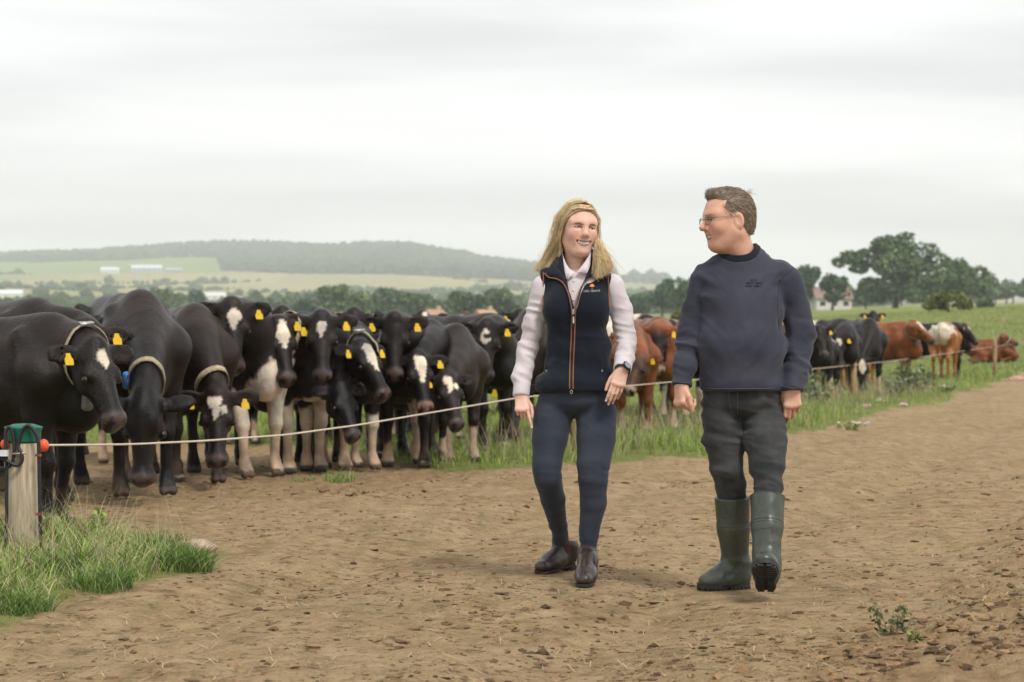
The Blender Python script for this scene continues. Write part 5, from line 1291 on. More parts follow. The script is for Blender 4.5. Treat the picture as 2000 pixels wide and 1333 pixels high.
    org = simple('orange_thread', (0.80, 0.25, 0.02), 0.7, 0.1, 300); parts = []
    for dx, dz, r_ in ((0, 0.0, 0.0075), (-0.006, -0.001, 0.0055), (0.006, -0.001, 0.0055), (0, 0.005, 0.006), (-0.004, 0.004, 0.005), (0.004, 0.004, 0.005)):
        p = hit(gb, 1156.5, 557, 0.0012) + ex * dx + ez * dz; parts.append(uv_ell(p, (r_, 0.0012, r_), np.array([ex, np.cross(ex, ez), ez]), 10, 6))
    p = hit(gb, 1156.5, 561, 0.002); parts.append(tube(np.array([p, p - ez * 0.008]), 0.0012, 5)); Vb, Fb = join_parts(parts)
    link('tree_emblem', mesh_np('tree_emblem', Vb, Fb), org, gi)
    # ---- trousers
    J = Sdf()
    J.ell(W(1124, 778, 0.01), (0.165, 0.122, 0.078), 0.04); J.ell(W(1124, 740, 0.01), (0.14, 0.105, 0.08), 0.06)
    J.ell(W(1086, 796, 0.04), (0.080, 0.10, 0.085), 0.04); J.ell(W(1162, 796, 0.04), (0.080, 0.10, 0.085), 0.04)
    J.chain([W(1080, 808, 0.0), W(1074, 856, -0.025), W(1068, 905, -0.05), W(1069, 928, -0.055), W(1080, 975, 0.07), W(1090, 1025, 0.22), W(1096, 1062, 0.33)], [0.088, 0.079, 0.066, 0.061, 0.0545, 0.041, 0.036], 0.022)
    J.chain([W(1165, 808, 0.0), W(1164, 856, -0.04), W(1159, 905, -0.08), W(1158, 930, -0.09), W(1159, 980, -0.07), W(1151, 1035, -0.05), W(1147, 1080, -0.045)], [0.092, 0.086, 0.074, 0.067, 0.0590, 0.044, 0.038], 0.022)
    zk = W(0, 930)[2]; zan = W(0, 1060)[2]
    def jf(P):
        z = P[:, 2]
        kn = np.exp(-((z - zk) / 0.075) ** 2); an = sstep(zan + 0.09, zan, z); th = np.exp(-((z - W(0, 815)[2]) / 0.05) ** 2)
        return (0.0050 * kn + 0.0085 * an) * crease(P, (0.05, 0.15, 1), 30, 6, 41) + 0.0045 * th * crease(P, (0.5, 0, 1), 26, 6, 43) + 0.0014 * fbm(P, 16, 2, 47)
    J.disp(jf)
    V, Q = J.mesh(0.0066); V = relax(V, Q, 1, 0.3)
    jm = cloth('navy_denim', (0.029, 0.037, 0.057), 0.85, 1100, 0.25, 0.25, 0.08, (0.044, 0.050, 0.067), 5)
    tr = link('trousers', mesh_np('trousers', V, Q, True), jm, root); jb = bvh_of(V, Q)
    # ---- ankle boots
    leather = simple('brown_leather', (0.034, 0.022, 0.018), 0.34, 0.35, 9, 0.15, 0.004, spec=0.55); elastic = simple('boot_elastic', (0.060, 0.016, 0.014), 0.9, 0.25, 300); rubber = simple('boot_sole', (0.025, 0.020, 0.018), 0.8, 0.3, 40)
    for heel, toe, up, ank, sx in ((W(1119, 1098, 0.40), W(1048, 1117, 0.20), (-0.25, -0.42, 1), W(1097, 1056, 0.33), -1), (W(1150, 1118, -0.06), W(1139, 1144, -0.305), (0, 0, 1), W(1147, 1080, -0.045), 1)):
        heel = np.array(heel); toe = np.array(toe)
        if sx == 1: heel[2] = toe[2] = 0.012
        B = Sdf(); B.cone(ank + np.array([0, 0, 0.012]), ank * 0.35 + heel * 0.65 + np.array([0, 0, 0.03]), 0.046, 0.045, 0.03)
        d, u_, s_, Lf = boot(heel, toe, up, 0.086, B)
        B.half(ank + np.array([0, 0, 0.010]), unit(ank - (heel * 0.6 + toe * 0.4)))
        B.disp(lambda P: 0.0012 * fbm(P, 40, 2, 5))
        V, Q = B.mesh(0.0048); V = relax(V, Q, 1, 0.3)
        bo = link('ankle_boot', mesh_np('ankle_boot', V, Q, True), leather, root); bb = bvh_of(V, Q)
        V, Fs = slab_outline(heel + d * 0.004, d, u_, s_, Lf * 0.985, 0.084, -0.007, 0.004); sl_ = link('sole', mesh_np('sole', V, Fs, False), rubber, bo)
        V, Fs = slab_outline(heel, d, u_, s_, 0.062, 0.074, -0.026 if sx < 0 else -0.010, -0.008, 1.0, 20); link('boot_heel', mesh_np('boot_heel', V, Fs, False), rubber, bo)
        # elastic side gusset facing the picture's right
        G4 = []
        cx = (1107, 1062) if sx < 0 else (1161.5, 1090)
        lo_ = [hit(bb, cx[0] + dx, cx[1] + dy, 0.0012) for dx, dy in (((-5, -4), (8, -6), (7, 8), (2, 20), (-3, 14)) if sx < 0 else ((-2, -8), (4.5, -9), (5, 6), (4.5, 22), (0, 14)))]
        lo_ = [q_ for q_ in lo_ if q_ is not None]
        if len(lo_) >= 3:
            lo_ = np.array(lo_); c_ = lo_.mean(0) + np.array([0, -0.003, 0]); Vg = np.concatenate([lo_, [c_]]); n_ = len(lo_)
            link('elastic_gusset', mesh_np('elastic_gusset', Vg, np.array([(i, (i + 1) % n_, n_) for i in range(n_)])), elastic, bo)
    # ---- watch on the left wrist
    ax_ = unit(np.array(wrL) - W(1220, 700, -0.08)); wc = np.array(wrL) + ax_ * 0.006
    ex = unit(np.cross(ax_, (0, -1, 0.2))); ey = np.cross(ex, ax_); ey = ey if ey[1] < 0 else -ey
    ring = [wc + ex * 0.032 * math.cos(t) + ey * 0.028 * math.sin(t) for t in np.linspace(0, 2 * np.pi, 28, endpoint=False)]
    out = [unit(p - wc) for p in ring]; n = 28
    Vb = np.concatenate([np.array(ring) - ax_ * 0.010, np.array(ring) + ax_ * 0.010, np.array(ring) + ax_ * 0.010 + np.array(out) * 0.003, np.array(ring) - ax_ * 0.010 + np.array(out) * 0.003])
    Fb = np.array([(k * n + j, k * n + (j + 1) % n, ((k + 1) % 4) * n + (j + 1) % n, ((k + 1) % 4) * n + j) for k in range(4) for j in range(n)])
    wm = simple('watch_black', (0.010, 0.010, 0.011), 0.45, 0.1, 60)
    wa = link('wristwatch', mesh_np('watch_strap', Vb, Fb, True), wm, root)
    tt = R(62); o_ = ex * math.cos(tt) * (1 if ex[0] > 0 else -1) + ey * math.sin(tt); sd = np.cross(ax_, o_)
    cc = wc + o_ * 0.0335
    def rbox(c, hx, hy, hz):
        bm = bmesh.new(); bmesh.ops.create_cube(bm, size=2); bmesh.ops.bevel(bm, geom=bm.edges[:], offset=0.35, segments=2, affect='EDGES')
        me = bpy.data.meshes.new('x'); M = np.array([q.co[:] for q in bm.verts]); me.from_pydata((c + M[:, :1] * hx * sd + M[:, 1:2] * hy * ax_ + M[:, 2:] * hz * o_).tolist(), [], [[q.index for q in p.verts] for p in bm.faces]); bm.free(); return me
    link('watch_case', rbox(cc, 0.0190, 0.0205, 0.0055), wm, wa)
    link('watch_face', rbox(cc + o_ * 0.0050, 0.0155, 0.0170, 0.0012), simple('watch_glass', (0.20, 0.24, 0.29), 0.10, 0.08, 60, spec=0.8), wa)
    # ---- hair
    Hs = Sdf(); ax = h.ax
    Hs.ell(h(-0.022, 0, 0.042), (0.104, 0.0820, 0.094), 0.02, ax)
    Hs.ell(h(-0.050, 0, -0.03), (0.070, 0.070, 0.09), 0.03, ax)
    Hs.chain([h(0.005, -0.080, 0.03), h(-0.02, -0.083, -0.05), W(1086, 490, 0.04), W(1068, 525, 0.06)], [0.012, 0.010, 0.010, 0.006], 0.03)
    Hs.chain([h(0.0, 0.080, 0.03), h(-0.005, 0.082, -0.05), W(1168, 495, -0.02), W(1178, 528, -0.055)], [0.012, 0.012, 0.014, 0.010], 0.03)
    Hs.chain([h(-0.09, 0, 0.02), h(-0.10, 0, -0.08), W(1122, 530, 0.115), W(1122, 560, 0.125)], [0.06, 0.06, 0.055, 0.03], 0.05, (0, 1, 0), 0.6)
    def facecut(P):
        a, b, c = h.loc(P)
        lim = np.interp(c, [-0.2, -0.03, 0.045, 0.066, 0.080, 0.092, 0.125], [0.005, 0.008, 0.026, 0.048, 0.072, 0.095, 0.12]) - 0.35 * np.maximum(np.abs(b) - 0.045, 0)
        w_ = 0.078 + 0.01 * (c < 0)
        return np.maximum(np.maximum(lim - a, np.abs(b) - w_), c - 0.20) * h.k
    Hs.func(facecut, h.c - 0.2, h.c + 0.2, 0.01, True)
    V, Q = Hs.mesh(0.006); V = relax(V, Q, 1, 0.4)
    blond = np.array([0.58, 0.43, 0.235]); root_c = np.array([0.36, 0.255, 0.14])
    a, b, c = h.loc(V); kk = sstep(0.02, 0.11, c)[:, None]
    ha = link('hair', mesh_np('hair', V, Q, True, (blond * (1 - kk) + root_c * kk) * (0.72 + 0.25 * fbm(V * np.array([3, 3, 0.5]), 30, 3, 3))[:, None]), HAIRM, root)
    r = np.random.default_rng(4); paths = []; cols = []; rads = []
    def add(ctrl, n, spread, rad=0.00125, dark=0.0):
        for _ in range(n):
            s_ = r.uniform(); j = r.normal(size=(len(ctrl), 3)) * np.array(spread)[:len(ctrl), None]
            c_ = np.array([p0 * (1 - s_) + p1 * s_ for p0, p1 in ctrl]) + j
            cu = catmull(c_, 5)[np.linspace(0, (len(ctrl) - 1) * 5, 9).astype(int)]; paths.append(cu)
            mixk = r.uniform() * 0.5; stk = float(vnoise(np.array([[s_ * 11.0, len(ctrl) * 1.7, n * 0.01]]), 1.0, 5)[0]); base = (blond * (0.95 + 0.6 * mixk + 0.55 * stk) + np.array([0.06, 0.04, 0.02]) * r.normal()) * (1 - dark); cols.append(np.clip(base, 0.03, 0.75)); rads.append(rad * r.uniform(0.7, 1.2))  # stk: shading between locks and bright strands put into the strand colour
    sp = [0.001, 0.0018, 0.0022, 0.003, 0.004, 0.007]
    P = lambda a, b, c: h(a, b, c)
    # curtain on the picture's left: front strands to back strands
    add([(P(0.093, 0.002, 0.092), P(-0.03, 0.004, 0.142)), (P(0.080, -0.038, 0.080), P(-0.03, -0.045, 0.128)), (P(0.046, -0.074, 0.042), P(-0.03, -0.088, 0.070)), (P(0.012, -0.086, -0.010), P(-0.045, -0.096, -0.01)), (W(1094, 485, 0.01), W(1072, 484, 0.06)), (W(1086, 524, 0.0), W(1044, 528, 0.06))], 850, sp)
    add([(P(0.060, 0.004, 0.125), P(-0.07, 0.004, 0.128)), (P(0.03, -0.055, 0.105), P(-0.07, -0.05, 0.10)), (P(0.0, -0.090, 0.040), P(-0.07, -0.080, 0.04)), (P(-0.01, -0.095, -0.03), P(-0.08, -0.078, -0.05)), (W(1080, 495, 0.05), W(1096, 500, 0.09)), (W(1052, 524, 0.05), W(1090, 555, 0.10))], 600, sp)
    add([(P(0.035, -0.078, 0.06), P(-0.01, -0.088, 0.07)), (P(0.018, -0.085, 0.0), P(-0.02, -0.094, 0.0)), (P(0.004, -0.087, -0.05), P(-0.025, -0.094, -0.05)), (W(1096, 488, 0.0), W(1084, 490, 0.04)), (W(1088, 520, -0.01), W(1066, 526, 0.04))], 420, sp)
    # picture's right
    add([(P(0.093, 0.006, 0.092), P(-0.03, 0.004, 0.142)), (P(0.080, 0.040, 0.080), P(-0.03, 0.045, 0.128)), (P(0.046, 0.073, 0.042), P(-0.03, 0.088, 0.070)), (P(0.022, 0.083, -0.010), P(-0.04, 0.094, -0.01)), (W(1160, 488, -0.045), W(1182, 486, 0.0)), (W(1160, 540, -0.085), W(1197, 522, -0.03))], 850, sp)
    add([(P(0.060, 0.006, 0.125), P(-0.06, 0.004, 0.130)), (P(0.03, 0.056, 0.105), P(-0.06, 0.05, 0.105)), (P(0.01, 0.086, 0.035), P(-0.06, 0.082, 0.04)), (P(0.01, 0.092, -0.035), P(-0.06, 0.086, -0.04)), (W(1168, 500, -0.045), W(1172, 505, 0.02)), (W(1166, 541, -0.09), W(1192, 530, -0.045))], 700, sp)
    # over the top, away from the parting
    add([(P(0.094, 0.002, 0.092), P(-0.02, 0.003, 0.144)), (P(0.088, -0.022, 0.094), P(-0.03, -0.03, 0.138)), (P(0.055, -0.055, 0.088), P(-0.04, -0.065, 0.108)), (P(0.03, -0.083, 0.035), P(-0.045, -0.088, 0.05)), (P(0.0, -0.090, -0.03), P(-0.06, -0.092, -0.03))], 420, sp)
    add([(P(0.094, 0.006, 0.092), P(-0.02, 0.003, 0.144)), (P(0.088, 0.024, 0.094), P(-0.03, 0.03, 0.138)), (P(0.055, 0.056, 0.088), P(-0.04, 0.065, 0.108)), (P(0.032, 0.081, 0.035), P(-0.045, 0.088, 0.05)), (P(0.012, 0.088, -0.03), P(-0.06, 0.092, -0.03))], 420, sp)
    # behind
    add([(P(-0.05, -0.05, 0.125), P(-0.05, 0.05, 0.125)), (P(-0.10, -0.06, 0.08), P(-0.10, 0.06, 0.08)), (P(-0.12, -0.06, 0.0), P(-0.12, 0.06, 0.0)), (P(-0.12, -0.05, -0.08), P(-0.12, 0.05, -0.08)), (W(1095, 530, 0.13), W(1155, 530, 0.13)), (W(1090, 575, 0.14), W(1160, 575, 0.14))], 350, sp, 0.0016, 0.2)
    for sd in (-1, 1):      # loose flyaway hairs
        add([(P(0.02, sd * 0.05, 0.12), P(-0.05, sd * 0.05, 0.12)), (P(0.0, sd * 0.098, 0.05), P(-0.06, sd * 0.10, 0.05)), (P(0.0, sd * 0.105, -0.04), P(-0.06, sd * 0.11, -0.04)), (W(1126 + sd * 62, 500, 0.02), W(1126 + sd * 56, 505, 0.06)), (W(1126 + sd * 84, 530, 0.0), W(1126 + sd * 70, 545, 0.06))], 60, [0.003, 0.006, 0.010, 0.014, 0.020], 0.0006)
    strands(paths, rads, cols, 'hair_strands', HAIRM, ha)
    return root
# ------------------------------------------------------------------ the man
def build_man():
    D = 8.55
    def W(px, py, dd=0.0): return at(px, py, D + dd)
    root = empty('person', tuple(np.array([W(1450, 1150)[0], D, 0.0])), label='person with short greying hair and glasses in a faded navy sweatshirt, jeans and green wellingtons', cat='person')
    h = Head(W(1420, 432, -0.02), -72, 4, 2, 1.01)
    S = Sdf(); S0 = Sdf(); head_prims(S0, h, True); head_prims(S, h, True); cut_mouth(S, h, True)
    S.cone(W(1450, 505, 0.03), h(-0.035, 0, -0.065), 0.062, 0.058, 0.04)
    S.cone(W(1446, 500, 0.0), h(0.005, 0, -0.085), 0.046, 0.034, 0.04)
    S.cone(W(1392, 540, 0.03), W(1515, 538, 0.03), 0.035, 0.035, 0.06)
    S.cone(W(1448, 560, 0.02), W(1450, 770, 0.02), 0.065, 0.06, 0.03)
    wrR = W(1331, 748, -0.07); wrL = W(1547, 752, -0.05)
    S.chain([W(1376, 555, 0.02), W(1347, 655, 0.03), wrR], [0.04, 0.04, 0.031], 0.02); S.chain([W(1536, 552, 0.02), W(1568, 655, 0.03), wrL], [0.04, 0.04, 0.032], 0.02)
    S.chain([W(1450, 770, 0.02), W(1412, 815), W(1418, 890, -0.02)], [0.06, 0.05, 0.04], 0.03); S.chain([W(1450, 770, 0.02), W(1492, 815), W(1497, 890, -0.10)], [0.06, 0.05, 0.04], 0.03)
    tR = hand(S, wrR, (-0.10, -0.22, -0.97), (0.42, -0.90, 0), (-0.9, -0.4, 0), [[62, 78, 40], [72, 84, 45], [76, 86, 45], [80, 86, 45]], [(0.80, 0.45, -0.25), (0.95, 0.10, -0.35), (0.90, -0.15, -0.45)], 1.06)
    tL = hand(S, wrL, (0.0, -0.12, -0.99), (-1, -0.1, 0), (0, -1, 0), [[22, 34, 22], [30, 38, 22], [36, 42, 24], [44, 44, 24]], [(0.8, 0.35, -0.5), (0.92, 0.1, -0.4), (0.95, -0.1, -0.3)], 1.06, 0.04)
    V, Q = S.mesh(0.0039); V = relax(V, Q, 1, 0.3)
    link('body', mesh_np('body', V, Q, True, skin_color(V, h, True, tR + tL)), SKIN, root)
    face_parts(root, h, True, S0)
    nm = simple('fingernail', (0.60, 0.38, 0.31), 0.35, 0.05, 60); nails(tL, 1.06, nm, root, [0, 1, 2, 3]); nails(tR, 1.06, nm, root, [4])
    # ---- sweatshirt
    T = Sdf()
    T.cone(W(1388, 542, 0.03), W(1516, 538, 0.03), 0.080, 0.080, 0.07); T.ell(W(1448, 512, 0.02), (0.112, 0.088, 0.085), 0.06, np.array([unit((1, 0, 0.20)), (0, 1, 0), unit((-0.20, 0, 1))]))
    T.ell(W(1448, 605, 0.0), (0.186, 0.138, 0.18), 0.08); T.ell(W(1449, 680, -0.012), (0.190, 0.158, 0.15), 0.08); T.ell(W(1450, 745, -0.005), (0.184, 0.152, 0.12), 0.06)
    aR = [W(1380, 550, 0.02), W(1362, 605, 0.03), W(1346, 660, 0.025), W(1337, 710, -0.03), W(1330, 752, -0.075)]; rR = [0.073, 0.062, 0.056, 0.050, 0.0460]
    aL = [W(1532, 548, 0.02), W(1553, 605, 0.03), W(1566, 660, 0.03), W(1557, 715, -0.01), W(1547, 758, -0.05)]; rL = [0.075, 0.066, 0.062, 0.059, 0.0555]
    for a_, r_ in ((aR, rR), (aL, rL)): T.chain(a_, r_, 0.03)
    xm = W(1448, 0)[0]
    def fold(P):
        z = P[:, 2]; ax_ = np.abs(P[:, 0] - xm); arm = sstep(0.16, 0.21, ax_)
        el = np.exp(-((z - W(0, 690)[2]) / 0.12) ** 2)
        hemk = sstep(W(0, 755)[2], W(0, 740)[2], z)
        side = sstep(0.05, 0.17, ax_)
        dia = np.where(P[:, 0] < xm, 1.0, -1.0)
        f1 = crease(np.stack([P[:, 0] * dia, P[:, 1], P[:, 2]], 1), (0.75, 0, 0.65), 17, 4.5, 61)
        return 0.025 * arm * (0.35 + 0.65 * el) * crease(P, (0.25, 0.1, 1), 20, 6, 63) + 0.019 * (1 - arm) * (0.30 + 0.75 * side) * f1 * (0.4 + 0.6 * hemk) + 0.0030 * fbm(P, 9, 2, 65)
    T.disp(fold)
    axR = unit(np.array(aR[-1]) - aR[-2]); axL = unit(np.array(aL[-1]) - aL[-2]); pr = np.array(W(1331, 753, -0.075)); pl = np.array(W(1546, 764, -0.05))
    axR = unit(axR + np.array([0, 0, -0.6])); axL = unit(axL + np.array([0.35, 0, -0.7]))
    T.post.append(lambda d, P: np.where(np.linalg.norm(P - pr, axis=1) < 0.11, np.maximum(d, (P - pr) @ axR), d))
    T.post.append(lambda d, P: np.where((np.linalg.norm(P - pl, axis=1) < 0.12) & (P[:, 0] > W(1515, 0)[0]), np.maximum(d, (P - pl) @ axL), d))
    zh = W(0, 762)[2]; xa = W(1366, 0)[0]; xb = W(1522, 0)[0]
    T.post.append(lambda d, P: np.where((P[:, 0] > W(1358, 0)[0]) & (P[:, 0] < W(1538, 0)[0]), np.maximum(d, zh + 0.004 * vnoise(P, 12, 5) - P[:, 2]), d))
    nkc = W(1444, 488, 0.0); nkn = unit((-0.34, -0.50, 1)); NK = 0.080
    def neckhole(P):
        q = P - nkc; t_ = q @ nkn; o_ = q - np.outer(t_, nkn); return np.maximum(np.sqrt((o_ * o_).sum(1)) - NK, -0.035 - t_)
    T.func(neckhole, nkc - 0.2, nkc + 0.2, 0.006, True)
    V, Q = T.mesh(0.0070); V = relax(V, Q, 1, 0.3)
    sw = cloth('faded_sweatshirt', (0.036, 0.039, 0.058), 0.92, 900, 0.16, 0.25, 0.12, (0.055, 0.057, 0.076), 4.5)
    st = link('sweatshirt', mesh_np('sweatshirt', V, Q, True), sw, root); sb = bvh_of(V, Q)
    rib = cloth('ribbed_neckband', (0.014, 0.016, 0.026), 0.9, 500, 0.3, 0.4, 0.1)
    t = np.linspace(0, 2 * np.pi, 40, endpoint=False)
    e1 = unit(np.cross((0, 1, 0), nkn)); e2 = np.cross(nkn, e1); ring = []
    for a in t:
        o_ = e1 * math.cos(a) + e2 * math.sin(a); best = None
        q = nkc + o_ * (NK + 0.006); r_ = sb.ray_cast(Vector(q + nkn * 0.15), Vector(-nkn))
        ring.append(np.array(r_[0]) if r_[0] else q)
    ring = np.array(ring); ring = 0.5 * ring + 0.25 * (np.roll(ring, 1, 0) + np.roll(ring, -1, 0)); ring = 0.5 * ring + 0.25 * (np.roll(ring, 1, 0) + np.roll(ring, -1, 0))
    inn = ring + (nkc - ring) * 0.12 + nkn * 0.014
    parts = [tube(ring * (1 - k) + inn * k, 0.0062, 7, close=True) for k in (0.0, 0.33, 0.66, 1.0)]
    Vb, Fb = join_parts(parts); link('neckband', mesh_np('neckband', Vb, Fb), rib, st)
    seam = simple('sweatshirt_seam', (0.030, 0.034, 0.055), 0.9, 0.2, 300)
    for pts in ([(1524, 545), (1520, 575), (1519, 610), (1522, 645)], [(1376, 545), (1366, 570), (1360, 600)], [(1522, 548), (1540, 530), (1556, 518)]):
        pp = on(sb, pts, 0.0012, 8)
        if len(pp) > 3: Vp, Fp = tube(pp, 0.0018, 5); link('seam', mesh_np('seam', Vp, Fp), seam, st)
    for pts in ([(1371, 757), (1410, 758), (1450, 758), (1490, 758), (1514, 757)], [(1523, 752), (1545, 757), (1570, 762)], [(1313, 744), (1330, 746), (1349, 747)]):
        pp = on(sb, pts, 0.001, 8)
        if len(pp) > 3: Vp, Fp = tube(pp, 0.0014, 5); link('hem_stitching', mesh_np('hem_stitching', Vp, Fp), simple('hem_thread', (0.095, 0.10, 0.14), 0.9, 0.2, 300), st)
    # tone on tone embroidery: a small crest over two worn lines
    em = simple('dark_embroidery', (0.012, 0.013, 0.024), 0.7, 0.2, 300); parts = []; rr = np.random.default_rng(9)
    for y0, x0, x1, amp in ((551.5, 1457, 1487, 2.2), (557.5, 1456, 1486, 2.0)):
        x = x0
        while x < x1:
            w_ = rr.uniform(1.2, 2.6); k = rr.integers(0, 4)
            pts = [[(x, y0 - amp), (x, y0 + amp)], [(x, y0 + amp), (x + w_ / 2, y0 - amp), (x + w_, y0 + amp)], [(x + w_, y0 - amp * .7), (x, y0), (x + w_, y0 + amp * .8)], [(x, y0 - amp * .6), (x + w_, y0 - amp * .6), (x + w_, y0 + amp * .8), (x, y0 + amp * .8)]][k]
            pp = [hit(sb, a_, b_, 0.0008) for a_, b_ in pts]; pp = [q for q in pp if q is not None]
            if len(pp) > 1: parts.append(tube(np.array(pp), 0.0012, 4))
            x += w_ + rr.uniform(0.5, 1.0)
    for pts in ([(1466, 547), (1467, 543), (1470, 546), (1472, 542), (1474, 546), (1477, 543), (1478, 547)], [(1466, 547.5), (1478, 547.5)]):
        pp = np.array([hit(sb, a_, b_, 0.0008) for a_, b_ in pts]); parts.append(tube(pp, 0.0013, 4))
    Vb, Fb = join_parts(parts); link('embroidery', mesh_np('embroidery', Vb, Fb), em, st)
    # ---- jeans
    J = Sdf()
    J.ell(W(1450, 782, 0.015), (0.178, 0.140, 0.085), 0.06); J.ell(W(1450, 745, 0.015), (0.165, 0.130, 0.08), 0.06)
    J.ell(W(1414, 805, 0.05), (0.09, 0.10, 0.09), 0.05); J.ell(W(1490, 805, 0.05), (0.09, 0.10, 0.09), 0.05)
    J.chain([W(1412, 810, 0.0), W(1412, 860, -0.02), W(1420, 910, -0.035), W(1426, 950, -0.01), W(1431, 990, 0.015)], [0.094, 0.086, 0.074, 0.065, 0.056], 0.03)
    J.chain([W(1492, 810, 0.0), W(1494, 860, -0.07), W(1497, 910, -0.125), W(1498, 950, -0.165), W(1499, 990, -0.20)], [0.096, 0.090, 0.077, 0.066, 0.056], 0.03)
    def jf(P):
        z = P[:, 2]; up = sstep(W(0, 930)[2], W(0, 800)[2], z); lowk = sstep(W(0, 900)[2], W(0, 955)[2], z)
        return (0.009 + 0.011 * lowk + 0.007 * np.exp(-((z - W(0, 850)[2]) / 0.06) ** 2)) * crease(P, (0.25, 0.1, 1), 24, 6.5, 71) + 0.0025 * fbm(P, 14, 3, 73)
    J.disp(jf)
    V, Q = J.mesh(0.0064); V = relax(V, Q, 1, 0.25)
    jm = cloth('charcoal_denim', (0.030, 0.032, 0.033), 0.9, 1000, 0.3, 0.3, 0.08, (0.058, 0.060, 0.060), 7)
    je = link('jeans', mesh_np('jeans', V, Q, True), jm, root); jb = bvh_of(V, Q)
    stm = simple('jeans_seam', (0.075, 0.075, 0.072), 0.9, 0.25, 200)
    for pts, r_ in (([(1423, 764), (1425, 785), (1429, 803), (1437, 812)], 0.0016), ([(1446, 820), (1449, 850), (1452, 880), (1454, 905)], 0.0016), ([(1377, 768), (1385, 785), (1396, 792)], 0.0013), ([(1505, 792), (1518, 786), (1528, 770)], 0.0013), ([(1440, 764), (1441, 790), (1440, 812)], 0.0014)):
        pp = on(jb, pts, 0.001, 8)
        if len(pp) > 3: Vp, Fp = tube(pp, r_, 5); link('seam', mesh_np('jeans_seam', Vp, Fp), stm, je)
    # ---- wellingtons
    m, nt, b = new_mat('green_rubber'); co = obj_co(nt); n1 = noise_node(nt, co, 7, 6, 0.65); n2 = noise_node(nt, co, 45, 4, 0.6)
    c = ramp(nt, n2, [(0.3, (0.040, 0.050, 0.038)), (0.7, (0.054, 0.066, 0.052))]); c = mixc(nt, mth(nt, 'MULTIPLY', ramp(nt, n1, [(0.5, (0, 0, 0)), (0.7, (1, 1, 1))]), 0.5), c, (0.105, 0.085, 0.052))
    nt.links.new(c, b.inputs['Base Color']); nt.links.new(ramp(nt, n1, [(0.45, (0.30,) * 3), (0.7, (0.65,) * 3)]), b.inputs['Roughness']); bump(nt, b, n1, 0.12, 0.004); green = m
    solem = simple('black_sole', (0.022, 0.023, 0.022), 0.7, 0.5, 22, 0.3, 0.003)
    specs = [(W(1461, 1140, 0.075), W(1364, 1146, 0.0), (0, 0, 1), [W(1430, 969, 0.015), W(1432, 1030, 0.03), W(1437, 1090, 0.055), W(1440, 1112, 0.065)], [0.0770, 0.0695, 0.058, 0.055]),
             (W(1496, 1160, -0.275), W(1494, 1094, -0.53), None, [W(1499, 969, -0.185), W(1498, 1030, -0.24), W(1497, 1085, -0.285), W(1497, 1112, -0.30)], [0.0735, 0.066, 0.056, 0.054])]
    for heel, toe, up, shaft, rad in specs:
        heel = np.array(heel); toe = np.array(toe)
        if up is not None: heel[2] = toe[2] = 0.016
        else:
            heel[2] = 0.040; d = unit(toe - heel); toe = heel + d * 0.29; up = np.array([0, 0, 1.0])
        B = Sdf(); B.chain(shaft, rad, 0.02)
        B.cone(shaft[-1], heel + unit(up) * 0.055 + unit(toe - heel) * 0.05, rad[-1], 0.046, 0.03)
        d, u_, s_, Lf = boot(heel, toe, up, 0.112, B, 0.045, 0.042, 0.07)
        top = np.array(shaft[0]); axs = unit(top - shaft[1]); B.half(top, axs)
        B.disp(lambda P, a=shaft[2]: 0.0035 * crease(P, (0.1, 0.2, 1), 14, 5, 81) * np.exp(-((P[:, 2] - a[2]) / 0.07) ** 2) + 0.0012 * fbm(P, 25, 2, 83))
        V, Q = B.mesh(0.0054); V = relax(V, Q, 1, 0.3)
        wb = link('wellington_boot', mesh_np('wellington_boot', V, Q, True), green, root); bb = bvh_of(V, Q)
        # bands moulded round the shaft
        for t_, r_ in ((0.004, 0.0022), (0.115, 0.0024), (0.128, 0.0018)):
            cen = top - axs * t_; rg = ring_radius(B, cen - axs * 0.001, unit(np.cross(axs, (0, 1, 0))), unit(np.cross(axs, unit(np.cross(axs, (0, 1, 0))))), 0.11, 30)
            rg = cen + (rg - cen) * 0.885
            Vp, Fp = tube(rg, r_, 6, close=True); link('moulded_band', mesh_np('moulded_band', Vp, Fp), green, wb)
        for q in ((((1403, 1010), (1420, 1010), (1432, 1050), (1452, 1098)), ((1403, 1016), (1404, 1040))) if up[2] > 0.9 and heel[1] > D else (((1474, 1033), (1500, 1030), (1508, 1030), (1508, 1050)),)):
            pp = on(bb, q, 0.0004, 6)
            if len(pp) > 3: Vp, Fp = tube(pp, 0.0012, 5); link('moulded_line', mesh_np('moulded_line', Vp, Fp), green, wb)
        # sole with lugs
        parts = [slab_outline(heel, d, u_, s_, Lf, 0.112, -0.006, 0.014, 0.80, 32)]
        M = np.array([d, s_, u_])
        for x in np.linspace(0.04, 0.95, 14):
            if 0.40 < x < 0.50: continue
            wv = np.interp(x, [0, 0.05, 0.18, 0.42, 0.70, 0.88, 0.97, 1.0], [0.45, 0.68, 0.80, 0.69, 1.0, 0.82, 0.5, 0.3]) * 0.056
            for sg in (-1, 1):
                Vb, Fb = box(0, 0, 0, 0.012, wv * 0.78, 0.012); parts.append((np.array([heel + d * x * Lf + s_ * sg * wv * 0.56 - u_ * 0.010]) + Vb @ M, Fb))
            if 0.5 < x < 0.9: Vb, Fb = box(0, 0, 0, 0.009, 0.020, 0.012); parts.append((np.array([heel + d * (x * Lf + 0.009) - u_ * 0.0085]) + Vb @ M, Fb))
        Vb, Fb = join_parts(parts); link('sole', mesh_np('sole', Vb, Fb, False), solem, wb)
        # toe cap
    # ---- hair
    brown = np.array([0.20, 0.145, 0.10])
